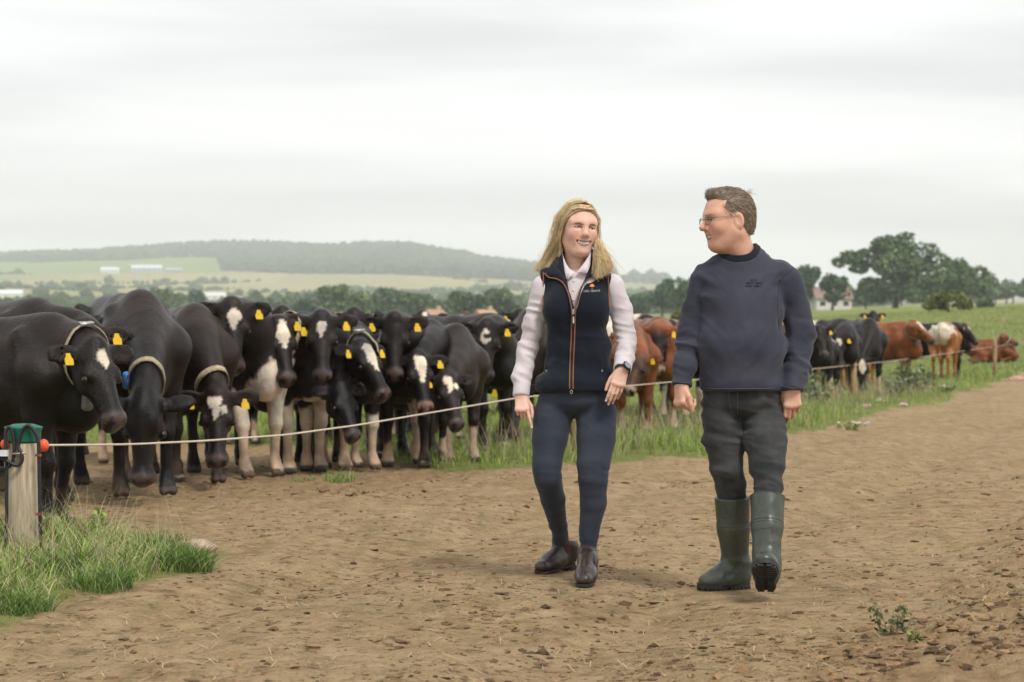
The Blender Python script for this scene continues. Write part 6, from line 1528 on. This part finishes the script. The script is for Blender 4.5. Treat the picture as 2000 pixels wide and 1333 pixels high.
    Hs = Sdf(); Hs.ell(h(-0.024, 0, 0.044), np.array([0.101, 0.0795, 0.095]) * h.k, 0.02, h.ax); Hs.ell(h(-0.060, 0, -0.012), np.array([0.060, 0.066, 0.070]) * h.k, 0.03, h.ax)
    Hs.ell(h(0.014, 0, 0.046), np.array([0.070, 0.0715, 0.074]) * h.k, 0.02, h.ax)
    Hs.ell(h(0.030, 0, 0.118), np.array([0.055, 0.048, 0.022]) * h.k, 0.03, h.ax)
    def cut(P):
        a, b, c = h.loc(P)
        lim = np.interp(c, [-0.08, -0.03, -0.012, 0.02, 0.060, 0.080, 0.100, 0.12], [-0.045, -0.034, 0.012, 0.036, 0.044, 0.034, 0.066, 0.115]) + 0.03 * (np.abs(b) < 0.04) * sstep(0.09, 0.11, c)
        return np.maximum(lim - a, -0.2) * h.k
    Hs.func(cut, h.c - 0.25, h.c + 0.25, 0.008, True)
    for sg in (-1, 1): Hs.ell(h(-0.014, sg * 0.085, -0.010), np.array([0.030, 0.030, 0.044]) * h.k, 0.006, h.ax, sub=True)
    nb = h(-0.06, 0, -0.046); Hs.half(nb, unit(-h.u + 0.25 * h.f))
    Hs.disp(lambda P: 0.0022 * fbm(P, 45, 2, 4))
    V, Q = Hs.mesh(0.005)
    ha = link('hair', mesh_np('hair', V, Q, True, brown * (0.8 + 0.35 * fbm(V, 70, 3, 2))[:, None]), HAIRM, root)
    r = np.random.default_rng(8); ok = r.choice(len(V), 3400, replace=True); paths = []; cols = []; rads = []
    nrm = np.zeros_like(V); fn = np.cross(V[Q[:, 1]] - V[Q[:, 0]], V[Q[:, 2]] - V[Q[:, 0]]); 
    for k in range(4): np.add.at(nrm, Q[:, k], fn)
    nrm /= np.linalg.norm(nrm, axis=1, keepdims=True) + 1e-12
    for i in ok:
        a, b, c = [float(x[0]) for x in h.loc(V[i:i + 1])]
        n_ = nrm[i] if nrm[i] @ (V[i] - h(-0.02, 0, 0.02)) > 0 else -nrm[i]
        if (V[i] - h(-0.02, 0, 0.02)) @ n_ < 0.03: continue
        if c < 0.085 and a > 0.040: continue
        flow = (-h.f * 0.9 + h.u * (0.15 if c > 0.09 else -0.9)) if c > 0.02 else (-h.f * 0.35 - h.u)
        if c > 0.10 and a > 0.03: flow = -h.f * 0.55 + h.u * 0.25 - h.l * 0.5 * np.sign(b + 0.01)
        flow = unit(flow + r.normal(size=3) * 0.22); flow = unit(flow - n_ * (flow @ n_) * 0.95)
        L = r.uniform(0.016, 0.030) * (1.1 if c > 0.09 else 0.8)
        t = np.linspace(0, 1, 4)[:, None]; paths.append(V[i] + flow * L * t + n_ * (0.0035 * np.sin(t * 2.2) + 0.0005)); rads.append(0.00085 * r.uniform(0.7, 1.3))
        cols.append(np.clip(brown * r.uniform(0.6, 2.0) + r.uniform(0, 0.05), 0.02, 0.5))
    for _ in range(34):      # wind-lifted tuft at the crown
        p0 = h(-0.085 + r.normal() * 0.012, r.normal() * 0.02, 0.112 + r.normal() * 0.006); dr = unit(-h.f * 1.0 + h.u * r.uniform(0.2, 1.0) + r.normal(size=3) * 0.25); t = np.linspace(0, 1, 4)[:, None]
        paths.append(p0 + dr * r.uniform(0.02, 0.045) * t - h.u * 0.006 * t ** 2); rads.append(0.0008); cols.append(brown * r.uniform(0.9, 2.0))
    strands(paths, rads, cols, 'hair_strands', HAIRM, ha)
    # ---- glasses
    gm = simple('spectacle_metal', (0.16, 0.13, 0.11), 0.3, 0.1, 60, metal=0.8)
    fr = []
    for s in (-1, 1):
        t = np.linspace(0, 2 * np.pi, 26, endpoint=False)
        lp = np.array([h(0.104 - 0.10 * abs(0.034 + 0.023 * math.copysign(abs(math.cos(a)) ** 0.75, math.cos(a)) - 0.01) * 0.6, s * (0.034 + 0.023 * math.copysign(abs(math.cos(a)) ** 0.75, math.cos(a))), 0.006 + 0.0165 * math.copysign(abs(math.sin(a)) ** 0.8, math.sin(a))) for a in t])
        fr.append(tube(lp, 0.0013, 6, close=True))
        fr.append(tube(catmull([h(0.099, s * 0.057, 0.014), h(0.085, s * 0.072, 0.016), h(0.03, s * 0.0795, 0.017), h(-0.012, s * 0.083, 0.016), h(-0.030, s * 0.080, 0.0)], 5), 0.0013, 6))
        lens = bpy.data.meshes.new('lens')
    fr.append(tube(catmull([h(0.104, -0.012, 0.012), h(0.109, 0, 0.016), h(0.104, 0.012, 0.012)], 5), 0.0012, 6))
    Vb, Fb = join_parts(fr); gl = link('glasses', mesh_np('glasses', Vb, Fb), gm, root)
    lm, nt, b = new_mat('spectacle_lens'); b.inputs['Transmission Weight'].default_value = 1.0; b.inputs['Roughness'].default_value = 0.0; b.inputs['IOR'].default_value = 1.05
    nn = noise_node(nt, obj_co(nt), 30, 2); nt.links.new(ramp(nt, nn, [(0.3, (0.96, 0.97, 0.97)), (0.7, (1, 1, 1))]), b.inputs['Base Color'])
    for s in (-1, 1):
        t = np.linspace(0, 2 * np.pi, 20, endpoint=False)
        pts = [h(0.1035 - 0.06 * abs(0.024 + 0.022 * math.cos(a)), s * (0.034 + 0.022 * math.cos(a)), 0.006 + 0.0155 * math.sin(a)) for a in t]
        n_ = 20; Vl = np.concatenate([np.array(pts), np.array(pts) - h.f * 0.0012])
        link('lens', mesh_np('lens', Vl, [np.array([list(range(n_)), list(range(2 * n_ - 1, n_ - 1, -1))]), np.array([(i, (i + 1) % n_, n_ + (i + 1) % n_, n_ + i) for i in range(n_)])], False), lm, gl)
    return root
# ------------------------------------------------------------------ fence
FA = np.array([-2.43, 9.90]); FDIR = unit([0.338, 1.0]); 
def fence_x(y): return FA[0] + 0.338 * (y - FA[1])
def gz(x, y): return land1(x, y) + float(near_relief(np.array([float(x)]), np.array([float(y)]))[0])
def wood_mat():
    m, nt, b = new_mat('weathered_wood'); co = obj_co(nt)
    mp_ = N(nt, 'ShaderNodeMapping'); mp_.inputs['Scale'].default_value = (26, 26, 1.6); nt.links.new(co, mp_.inputs[0])
    n1 = noise_node(nt, mp_.outputs[0], 2.2, 6, 0.6, 0.6); n2 = noise_node(nt, co, 6, 4)
    c = ramp(nt, n1, [(0.30, (0.235, 0.180, 0.118)), (0.52, (0.42, 0.345, 0.24)), (0.72, (0.52, 0.44, 0.325))])
    c = mixc(nt, mth(nt, 'MULTIPLY', ramp(nt, n2, [(0.5, (0, 0, 0)), (0.72, (1, 1, 1))]), 0.4), c, (0.30, 0.27, 0.19))
    nt.links.new(c, b.inputs['Base Color']); b.inputs['Roughness'].default_value = 0.9; bump(nt, b, n1, 0.5, 0.006); return m
def build_fence():
    wood = wood_mat(); black = simple('black_pipe', (0.014, 0.014, 0.015), 0.5, 0.2, 40); tan = simple('old_stake_wood', (0.36, 0.245, 0.125), 0.9, 0.3, 12, 0.4, 0.01)
    green = simple('green_cap', (0.010, 0.135, 0.090), 0.45, 0.15, 25); orange = simple('orange_insulator', (0.80, 0.105, 0.025), 0.4, 0.1, 30); rust = simple('rusty_clip', (0.22, 0.055, 0.025), 0.8, 0.4, 60); whitep = simple('white_connector', (0.62, 0.63, 0.64), 0.5, 0.15, 40)
    x0, y0 = FA; z0 = gz(x0, y0)
    p = lambda px, py, dd=0.0: at(px, py, y0 + dd)
    cx = p(46, 900)[0]; r = 0.083
    root = empty('strainer_post', (cx, y0, z0), label='thick weathered wooden gate post with a green cap and black cable at the left edge', cat='post')
    prof = [(r * 1.04, -0.25), (r * 1.03, 0.0), (r, 0.2), (r * 0.985, 0.55)]
    ztop = p(0, 858)[2] - z0
    prof = [(a, b) for a, b in prof if b < ztop] + [(r * 0.98, ztop)]
    V, Fs = lathe(prof, (cx, y0, z0), 28); V[:, 0] += 0.003 * vnoise(V, 6, 3); V[:, 1] += 0.004 * vnoise(V, 7, 4)
    link('post_shaft', mesh_np('post_shaft', V, Fs), wood, root)
    zc = p(0, 834)[2] - z0
    V, Fs = lathe([(r * 0.985, ztop - 0.006), (r * 0.99, ztop - 0.012), (r * 1.02, ztop - 0.004), (r * 1.05, zc - 0.012), (r * 1.13, zc - 0.002), (r * 1.13, zc + 0.004), (r * 0.6, zc + 0.018), (0.002, zc + 0.021)], (cx, y0, z0), 32)
    link('post_cap', mesh_np('post_cap', V, Fs), green, root)
    yf = y0 - r - 0.012
    def q(px, py, off=0.0): v = at(px, py, yf - off); return v
    c1 = [q(80, 1075), q(78, 1000), q(77, 940), q(76, 890), q(75, 862), q(68, 842), (q(56, 830)), q(44, 838), q(38, 855), q(36, 872), q(42, 885, 0.01), q(43, 898, 0.012), q(34, 908, 0.015), q(18, 902, 0.02), q(2, 892, 0.02), q(-20, 885, 0.02)]
    V, Fs = tube(catmull(c1, 6), 0.0095, 8); link('cable', mesh_np('cable', V, Fs), black, root)
    c2 = [q(12, 1095), q(13, 1000), q(13, 920), q(11, 860), q(12, 840), q(19, 833), q(25, 845), q(28, 870), q(26, 895), q(20, 908), q(6, 914), q(-20, 905)]
    V, Fs = tube(catmull(c2, 6), 0.0090, 8); link('cable', mesh_np('cable', V, Fs), black, root)
    for py in (888, 1003):
        V, Fs = box(*(q(75, py, 0.004)), 0.030, 0.022, 0.012); link('cable_clip', mesh_np('cable_clip', V, Fs, False), rust, root)
    V, Fs = tube(np.array([q(24, 886, 0.01), q(50, 884, 0.012)]), 0.006, 8); link('bolt', mesh_np('bolt', V, Fs), simple('bolt_metal', (0.45, 0.36, 0.30), 0.45, 0.2, 60, metal=0.6), root)
    # rope insulators either side
    for c_, rr in ((at(85, 869, y0 - 0.02), 0.026), (at(9, 867, y0 - 0.06), 0.020)):
        pr = [(0.002, -rr)] + [(rr * math.sin(a), -rr * math.cos(a)) for a in np.linspace(0.3, 2.84, 9)] + [(0.002, rr)]
        V, Fs = lathe(pr, (0, 0, 0), 18); V = np.stack([V[:, 2] * 1.05, V[:, 0], V[:, 1] * 1.25], 1) + c_
        link('insulator', mesh_np('insulator', V, Fs), orange, root)
    V, Fs = box(*at(7, 884, y0 - 0.13), 0.044, 0.025, 0.030); link('connector', mesh_np('connector', V, Fs, False), whitep, root)
    # stakes
    stakes = []
    for y_, label in ((18.9, None), (34.7, 'near wooden stake carrying the rope by the grazing black cow'), (59.0, 'far wooden stake carrying the rope beside the lying cow')):
        if label is None:
            px_, x_ = None, fence_x(y_)
        else:
            gx, gy, g_ = ground_at(1667, 786) if y_ < 40 else ground_at(1943, 737); x_, y_ = gx, gy
        zz = gz(x_, y_); top = {18.9: 0.72}.get(y_, None)
        hgt = 0.74 if top else ((CAM_H + (YH - (699 if y_ < 45 else 662)) / F * y_) - zz)
        stakes.append((x_, y_, zz, hgt))
        if label is None: label = 'wooden stake carrying the rope behind the walking woman'
        ro = empty('fence_stake', (x_, y_, zz), label=label, cat='stake', group='stakes carrying the fence rope')
        w_ = 0.055
        V, Fs = lathe([(w_, -0.2), (w_, hgt * 0.5), (w_ * 0.97, hgt - 0.03), (w_ * 0.6, hgt)], (x_, y_, zz), 12); link('stake_shaft', mesh_np('stake_shaft', V, Fs), tan, ro)
        V, Fs = box(x_ - 0.02, y_ - w_ - 0.012, zz + hgt * 0.80, 0.03, 0.03, 0.04); link('insulator', mesh_np('stake_insulator', V, Fs, False), black, ro)
    # the rope: photo heights, hung between the supports
    pts = []
    yy = np.concatenate([np.linspace(9.88, 18.9, 26), np.linspace(18.9, 34.7, 30)[1:], np.linspace(34.7, 62, 24)[1:], [90]])
    pxy = [(92, 868.5), (250, 867), (400, 860), (560, 848), (700, 829), (1000, 778), (1150, 760), (1310, 745), (1500, 728), (1667, 712), (1760, 702), (1900, 682), (2050, 660)]
    for y_ in yy:
        x_ = fence_x(y_) if y_ > 10.2 else fence_x(y_) + 0.0
        px_ = 1000 + F * x_ / y_; py_ = np.interp(px_, [a for a, b in pxy], [b for a, b in pxy])
        pts.append(at(px_, py_, y_))
    pts = [at(92, 868.5, 9.88)] + pts[2:]
    P = catmull(pts, 3)
    rope = simple('white_rope', (0.60, 0.52, 0.43), 0.8, 0.15, 120, 0.4, 0.002)
    V, Fs = tube(P, 0.0062, 6); link('fence_rope', mesh_np('fence_rope', V, Fs), rope, None, label='pale electric fence rope stretched from the gate post past the cows', cat='rope')

# ------------------------------------------------------------------ grass, weeds, clods
def blades(X, Y, H, Wd, col, lean, r, seg=3, zoff=0.0):
    """curved tapering grass blades as one numpy mesh"""
    n = len(X); Z = land(X, Y) + near_relief(X, Y) - 0.01 + zoff
    az = r.uniform(0, 2 * np.pi, n); ln = lean * r.uniform(0.3, 1.5, n) * H
    dx, dy = np.cos(az) * ln, np.sin(az) * ln
    ta = r.uniform(0, np.pi, n); sx, sy = np.cos(ta), np.sin(ta) * 0.6
    V = []; C = []
    for k in range(seg + 1):
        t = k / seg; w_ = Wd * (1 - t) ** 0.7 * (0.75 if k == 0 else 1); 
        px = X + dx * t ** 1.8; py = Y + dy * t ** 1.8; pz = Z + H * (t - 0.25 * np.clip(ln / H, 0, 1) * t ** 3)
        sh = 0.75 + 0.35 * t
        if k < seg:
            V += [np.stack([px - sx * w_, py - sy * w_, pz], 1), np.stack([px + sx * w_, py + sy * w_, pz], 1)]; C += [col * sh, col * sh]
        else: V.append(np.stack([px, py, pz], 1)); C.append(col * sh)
    m = 2 * seg + 1; V = np.stack(V, 1).reshape(-1, 3); C = np.stack(C, 1).reshape(-1, 3)
    b = np.arange(n)[:, None] * m; Q = []
    for k in range(seg - 1): Q.append(b + np.array([[2 * k, 2 * k + 1, 2 * k + 3, 2 * k + 2]]))
    return V, [np.concatenate(Q), b + np.array([[2 * seg - 2, 2 * seg - 1, 2 * seg]])], C
def join_colored(items):
    V, F_ = join_parts([(v, f) for v, f, c in items]); return V, F_, np.concatenate([c for v, f, c in items])
def build_plants():
    r = np.random.default_rng(12)
    gm = colmat('grass_blade', 0.6, 0.12, 8, spec=0.3)
    G1, G2, ST = np.array([0.275, 0.365, 0.075]), np.array([0.155, 0.245, 0.048]), np.array([0.44, 0.39, 0.22])
    def gcol(n, dry=0.12, y=G1, d=G2):
        k = r.uniform(size=(n, 1)); c = y * k + d * (1 - k); c = c * r.uniform(0.7, 1.35, (n, 1)); m = r.uniform(size=n) < dry; c[m] = ST * r.uniform(0.6, 1.2, (m.sum(), 1)); return c
    # near verge round the post
    n = 48000; X = r.uniform(-4.0, -1.2, n); Y = r.uniform(6.4, 11.4, n); g = grassiness(X, Y); P2 = np.stack([X, Y, 0 * X], 1)
    dens = np.clip(0.35 + 0.8 * fbm(P2, 2.2, 3, 91) + 0.5, 0.1, 1); k = (g > 0.01) & (r.uniform(size=n) < dens * np.clip(g * 5 + 0.15, 0, 1)) & (X > -0.30 * Y - 0.4); X, Y, g = X[k], Y[k], g[k]
    Hh = (0.06 + 0.095 * np.clip(g * 1.6, 0, 1)) * r.uniform(0.25, 1.55, len(X)) * (1 + 0.55 * fbm(np.stack([X, Y, 0 * X], 1), 3, 2, 95))
    Hh = Hh * (0.35 + 0.65 * sstep(0.15, 0.7, np.hypot(X + 2.36, Y - 9.5)))
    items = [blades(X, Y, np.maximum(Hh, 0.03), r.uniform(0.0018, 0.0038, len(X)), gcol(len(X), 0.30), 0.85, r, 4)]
    # tufts of longer grass at the edge
    for cx, cy, nn, hh in ((-1.52, 9.28, 700, 0.17), (-1.74, 8.42, 420, 0.13), (-1.95, 7.9, 420, 0.12), (-2.0, 8.9, 300, 0.16), (-2.6, 8.3, 350, 0.15), (-1.75, 10.0, 300, 0.15)):
        a = r.uniform(0, 2 * np.pi, nn); q = 0.11 * np.sqrt(r.uniform(size=nn)); X = cx + np.cos(a) * q * 1.2; Y = cy + np.sin(a) * q * 1.2
        items.append(blades(X, Y, hh * r.uniform(0.5, 1.15, nn), r.uniform(0.002, 0.0036, nn), gcol(nn, 0.08, np.array([0.130, 0.220, 0.040]), np.array([0.075, 0.145, 0.028])), 0.85, r, 5))
    # seed stalks
    nn = 520; X = r.uniform(-2.9, -1.55, nn); Y = r.uniform(8.2, 10.8, nn); k = grassiness(X, Y) > 0.12; X, Y = X[k], Y[k]
    items.append(blades(X, Y, r.uniform(0.18, 0.38, len(X)), np.full(len(X), 0.0015), np.tile(ST * 1.05, (len(X), 1)), 0.5, r, 5))
    V, Fs, C = join_colored(items)
    link('verge_grass', mesh_np('verge_grass', V, Fs, True, C), gm, None, kind='stuff', label='tangled green grass growing round the gate post', cat='grass')
    # grass along the track edge and among the herd
    items = []
    n = 135000; Y = 16 + 40 * r.uniform(size=n) ** 1.6; px = r.uniform(-150, 2150, n); X = (px - 1000) / F * Y
    g = grassiness(X, Y); P2 = np.stack([X, Y, 0 * X], 1); dens = np.clip(0.75 + 0.6 * fbm(P2, 0.9, 3, 97), 0.15, 1)
    k = (g > 0) & (r.uniform(size=n) < dens * np.clip(g * 2.5 + 0.1, 0, 1)); X, Y, g = X[k], Y[k], g[k]
    fx = X - (FA[0] + 0.338 * (Y - FA[1])); strip = np.exp(-((fx - 0.3) / 0.75) ** 2)
    lush = 0.5 + 0.5 * fbm(np.stack([X, Y, 0 * X], 1), 0.7, 3, 99)
    Hh = (0.06 + 0.07 * lush + 0.16 * strip * lush) * r.uniform(0.5, 1.3, len(X)) * np.clip(g * 1.2 + 0.4, 0.4, 1)
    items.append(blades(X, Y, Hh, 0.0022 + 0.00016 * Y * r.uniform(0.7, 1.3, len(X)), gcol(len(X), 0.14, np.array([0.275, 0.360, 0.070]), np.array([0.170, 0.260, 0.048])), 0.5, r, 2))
    # pale seed heads standing along the rope
    n = 2600; Y = 17.3 + 26 * r.uniform(size=n) ** 1.4; X = FA[0] + 0.338 * (Y - FA[1]) + r.normal(size=n) * 0.55 + 0.15; k = grassiness(X, Y) > 0.15; X, Y = X[k], Y[k]
    items.append(blades(X, Y, r.uniform(0.22, 0.50, len(X)), np.full(len(X), 0.0034), np.tile(ST * 0.9, (len(X), 1)) * r.uniform(0.6, 1.2, (len(X), 1)), 0.4, r, 4))
    # far field, sparse
    n = 46000; Y = 50 * np.exp(r.uniform(size=n) * 1.35); px = r.uniform(900, 2150, n); X = (px - 1000) / F * Y; k = grassiness(X, Y) > 0.2; X, Y = X[k], Y[k]
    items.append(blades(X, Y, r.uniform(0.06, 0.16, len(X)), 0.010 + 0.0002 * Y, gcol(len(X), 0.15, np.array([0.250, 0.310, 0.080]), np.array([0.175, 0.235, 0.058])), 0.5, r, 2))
    V, Fs, C = join_colored(items)
    link('field_grass', mesh_np('field_grass', V, Fs, True, C), gm, None, kind='stuff', label='rough meadow grass under the herd and along the track edge', cat='grass')
    # small tufts in the bare earth
    for px, py, nn, hh, lb in ((662, 938, 160, 0.13, 'small grass tuft in bare earth below the collared cow'), (588, 934, 90, 0.06, 'low grass tuft by the white front hooves'), (640, 931, 70, 0.05, 'tiny flat grass tuft beside the small tuft on bare earth')):
        gx, gy, g_ = ground_at(px, py); a = r.uniform(0, 2 * np.pi, nn); q = 0.07 * np.sqrt(r.uniform(size=nn)); X = gx + np.cos(a) * q * 1.8; Y = gy + np.sin(a) * q
        V, Fs, C = blades(X, Y, hh * r.uniform(0.5, 1.2, nn), np.full(nn, 0.0035), gcol(nn, 0.2), 0.6, r, 3)
        link('grass_tuft', mesh_np('grass_tuft', V, Fs, True, C), gm, None, label=lb, cat='grass tuft')
    # leafy weeds
    lm = colmat('weed_leaf', 0.7, 0.15, 20, spec=0.25)
    def weed(name, px, py, hgt, wid, nst, leaf, col, label, d=None, cat='weed', flower=None, group=None):
        gx, gy, g_ = ground_at(px, py); zz = gz(gx, gy); root = empty(name, (gx, gy, zz), label=label, cat=cat, group=group)
        parts = []; LV = []
        for i in range(nst):
            a = r.uniform(0, 2 * np.pi); q = wid * math.sqrt(r.uniform()); top = np.array([gx + math.cos(a) * q, gy + math.sin(a) * q * 0.7, zz + hgt * r.uniform(0.55, 1.05)]); b0 = np.array([gx + math.cos(a) * q * 0.4, gy + math.sin(a) * q * 0.3, zz - 0.02])
            mid = (b0 + top) / 2 + r.normal(size=3) * 0.03 * hgt; cu = catmull([b0, mid, top], 5); parts.append(tube(cu, np.linspace(0.006, 0.002, len(cu)) * (hgt / 0.5), 4))
            for t in r.uniform(0.12, 1.0, int(16 * max(1, hgt / 0.4))): LV.append(cu[min(int(t * (len(cu) - 1)), len(cu) - 1)] + r.normal(size=3) * 0.045 * hgt / 0.5)
        V, Fs = join_parts(parts); link('stem', mesh_np('stem', V, Fs, True, np.tile(np.array(col) * 0.8, (len(V), 1))), lm, root)
        LV = np.array(LV); V, Q = leaf_cards(LV, leaf, r); c = np.array(col) * np.repeat(r.uniform(0.55, 1.5, (len(LV), 1)), 4, 0); link('foliage', mesh_np('foliage', V, Q, False, c), lm, root)
        if flower is not None:
            fm = simple('flower_' + name, flower, 0.7, 0.1, 30)
            for j in range(8):
                p_ = np.array([gx + r.normal() * wid * 0.5, gy + r.normal() * wid * 0.3, zz + hgt * r.uniform(0.7, 1.1)]); V, Fs = uv_ell(p_, (0.018, 0.018, 0.010), np.eye(3), 8, 5); link('flower', mesh_np('flower', V, Fs), fm, root)
        return root
    grey = (0.185, 0.225, 0.120)
    TG = 'thistle clumps along the track edge'
    weed('thistle_clump', 1782, 772, 0.62, 0.36, 26, 0.040, grey, 'grey green thistle clump right of the near wooden stake', group=TG)
    weed('thistle_clump', 1748, 778, 0.46, 0.22, 14, 0.040, grey, 'lower thistle clump just left of the tall one by the near stake', group=TG)
    weed('thistle_clump', 1592, 800, 0.52, 0.34, 22, 0.036, grey, 'thistle clump beside the man’s right hand sleeve in the picture', group=TG)
    weed('thistle_clump', 1812, 760, 0.45, 0.25, 14, 0.040, (0.10, 0.15, 0.05), 'small green thistle right of the tall clump', group=TG)
    weed('daisy_patch', 1655, 832, 0.10, 0.30, 16, 0.014, (0.15, 0.22, 0.05), 'white flowered patch on the track edge', cat='flowers', flower=(0.75, 0.75, 0.72))
    weed('daisy_patch', 1842, 766, 0.14, 0.3, 14, 0.028, (0.10, 0.17, 0.04), 'white flowered patch below the black cow on the right', cat='flowers', flower=(0.75, 0.75, 0.72))
    weed('dock_plant', 40, 1066, 0.34, 0.05, 7, 0.016, (0.22, 0.26, 0.05), 'yellow green dock spikes in front of the gate post', cat='weed')
    weed('dock_plant', 190, 1062, 0.16, 0.06, 8, 0.016, (0.19, 0.25, 0.05), 'yellow green dock spikes in the verge right of the gate post', cat='weed')
    weed('knotweed_plant', 1748, 1252, 0.12, 0.09, 9, 0.011, (0.105, 0.125, 0.050), 'small straggly weed growing in the bare track at lower right', cat='weed')
    weed('knotweed_plant', 1782, 1284, 0.06, 0.03, 4, 0.010, (0.20, 0.21, 0.05), 'tiny yellow green seedling beside the straggly weed', cat='weed')
    # stones
    def stone(px, py, s, col, label):
        gx, gy, g_ = ground_at(px, py); bm = bmesh.new(); bmesh.ops.create_icosphere(bm, subdivisions=3, radius=1); v = np.array([q.co[:] for q in bm.verts]); f = np.array([[q.index for q in p.verts] for p in bm.faces]); bm.free()
        v = v * (1 + 0.28 * fbm(v + px, 1.3, 3, 3))[:, None] * np.array([1.25, 0.8, 0.62]) * s
        link('stone', mesh_np('stone', v + np.array([gx, gy, gz(gx, gy) + 0.25 * s]), f, True), simple('stone_' + str(px), col, 0.9, 0.35, 14, 0.5, 0.02), None, label=label, cat='stone', group='field stones')
    stone(388, 1078, 0.085, (0.42, 0.29, 0.23), 'pinkish field stone at the tip of the grass verge')
    stone(1690, 800, 0.07, (0.50, 0.33, 0.26), 'pink stone at the track edge below the grazing black cow')
    stone(1718, 788, 0.07, (0.55, 0.40, 0.32), 'pale stone at the foot of the near wooden stake')
    stone(1764, 795, 0.06, (0.50, 0.40, 0.32), 'flat pale stone at the track edge below the thistles')
    stone(1985, 742, 0.14, (0.50, 0.31, 0.23), 'reddish stone at the track edge by the right edge of the view')
    # clods and straw on the track
    ico_v, ico_f = icosa()
    n = 24000; py = 905 + (1345 - 905) * r.uniform(size=n) ** 0.8; px = r.uniform(-60, 2060, n); Y = 4161.5 / (py - 665) ; X = (px - 1000) / F * Y
    ch, _ = churn(X, Y); P2 = np.stack([X, Y, 0 * X], 1); patch = fbm(P2, 1.0, 3, 111)
    k = (grassiness(X, Y) < -0.05) & (r.uniform(size=n) < np.clip(0.12 + 0.35 * ch + 0.5 * np.maximum(patch, 0), 0, 1)); X, Y, ch = X[k], Y[k], ch[k]
    for fx, fy, fr in FEET: kk = np.hypot(X - fx, Y - fy) > fr * 0.55; X, Y, ch = X[kk], Y[kk], ch[kk]
    m = len(X); s = np.exp(r.normal(size=m) * 0.75) * 0.0042 * (1 + 0.7 * ch); s = np.minimum(s, 0.020)
    nv = len(ico_v); Z = land(X, Y) + near_relief(X, Y)
    sc3 = s[:, None, None] * (1 + r.uniform(-.55, .55, (m, nv, 1))) * np.array([1.35, 1.1, 0.6]) * r.uniform(0.7, 1.3, (m, 1, 3))
    V = (np.stack([X, Y, Z + s * 0.05], 1)[:, None] + ico_v[None] * sc3).reshape(-1, 3); Fq = (ico_f[None] + np.arange(m)[:, None, None] * nv).reshape(-1, 3)
    C = np.repeat(np.array([0.205, 0.132, 0.072]) * r.uniform(0.40, 1.5, (m, 1)), nv, 0)
    link('soil_clods', mesh_np('soil_clods', V, Fq, False, C), colmat('soil_clod', 0.95, 0.25, 60, 0.5, 0.01, spec=0.15), None, kind='stuff', label='loose crumbs and clods of dry soil scattered over the track', cat='soil')
    n = 2600; py = 905 + 440 * r.uniform(size=n) ** 0.8; px = r.uniform(-40, 2040, n); Y = 4161.5 / (py - 665); X = (px - 1000) / F * Y; k = grassiness(X, Y) < 0; X, Y = X[k], Y[k]; m = len(X)
    Z = land(X, Y) + near_relief(X, Y) + 0.004; a = r.uniform(0, np.pi, m); L = r.uniform(0.012, 0.055, m); w_ = 0.0013
    dx, dy = np.cos(a) * L, np.sin(a) * L; tz = r.uniform(-0.006, 0.012, m); ex, ey = -np.sin(a) * w_, np.cos(a) * w_
    V = np.stack([np.stack([X - dx - ex, Y - dy - ey, Z], 1), np.stack([X - dx + ex, Y - dy + ey, Z], 1), np.stack([X + dx + ex, Y + dy + ey, Z + tz], 1), np.stack([X + dx - ex, Y + dy - ey, Z + tz], 1)], 1).reshape(-1, 3)
    link('straw', mesh_np('straw', V, np.arange(m * 4).reshape(-1, 4), False, np.repeat(np.array([0.42, 0.32, 0.18]) * r.uniform(0.5, 1.25, (m, 1)), 4, 0)), colmat('straw', 0.8, 0.1, 20), None, kind='stuff', label='bits of dry straw lying on the track', cat='straw')
# ------------------------------------------------------------------ build
build_ground()
build_background()
build_haze()
people_mats()
build_cows()
build_woman()
build_man()
build_fence()
build_plants()
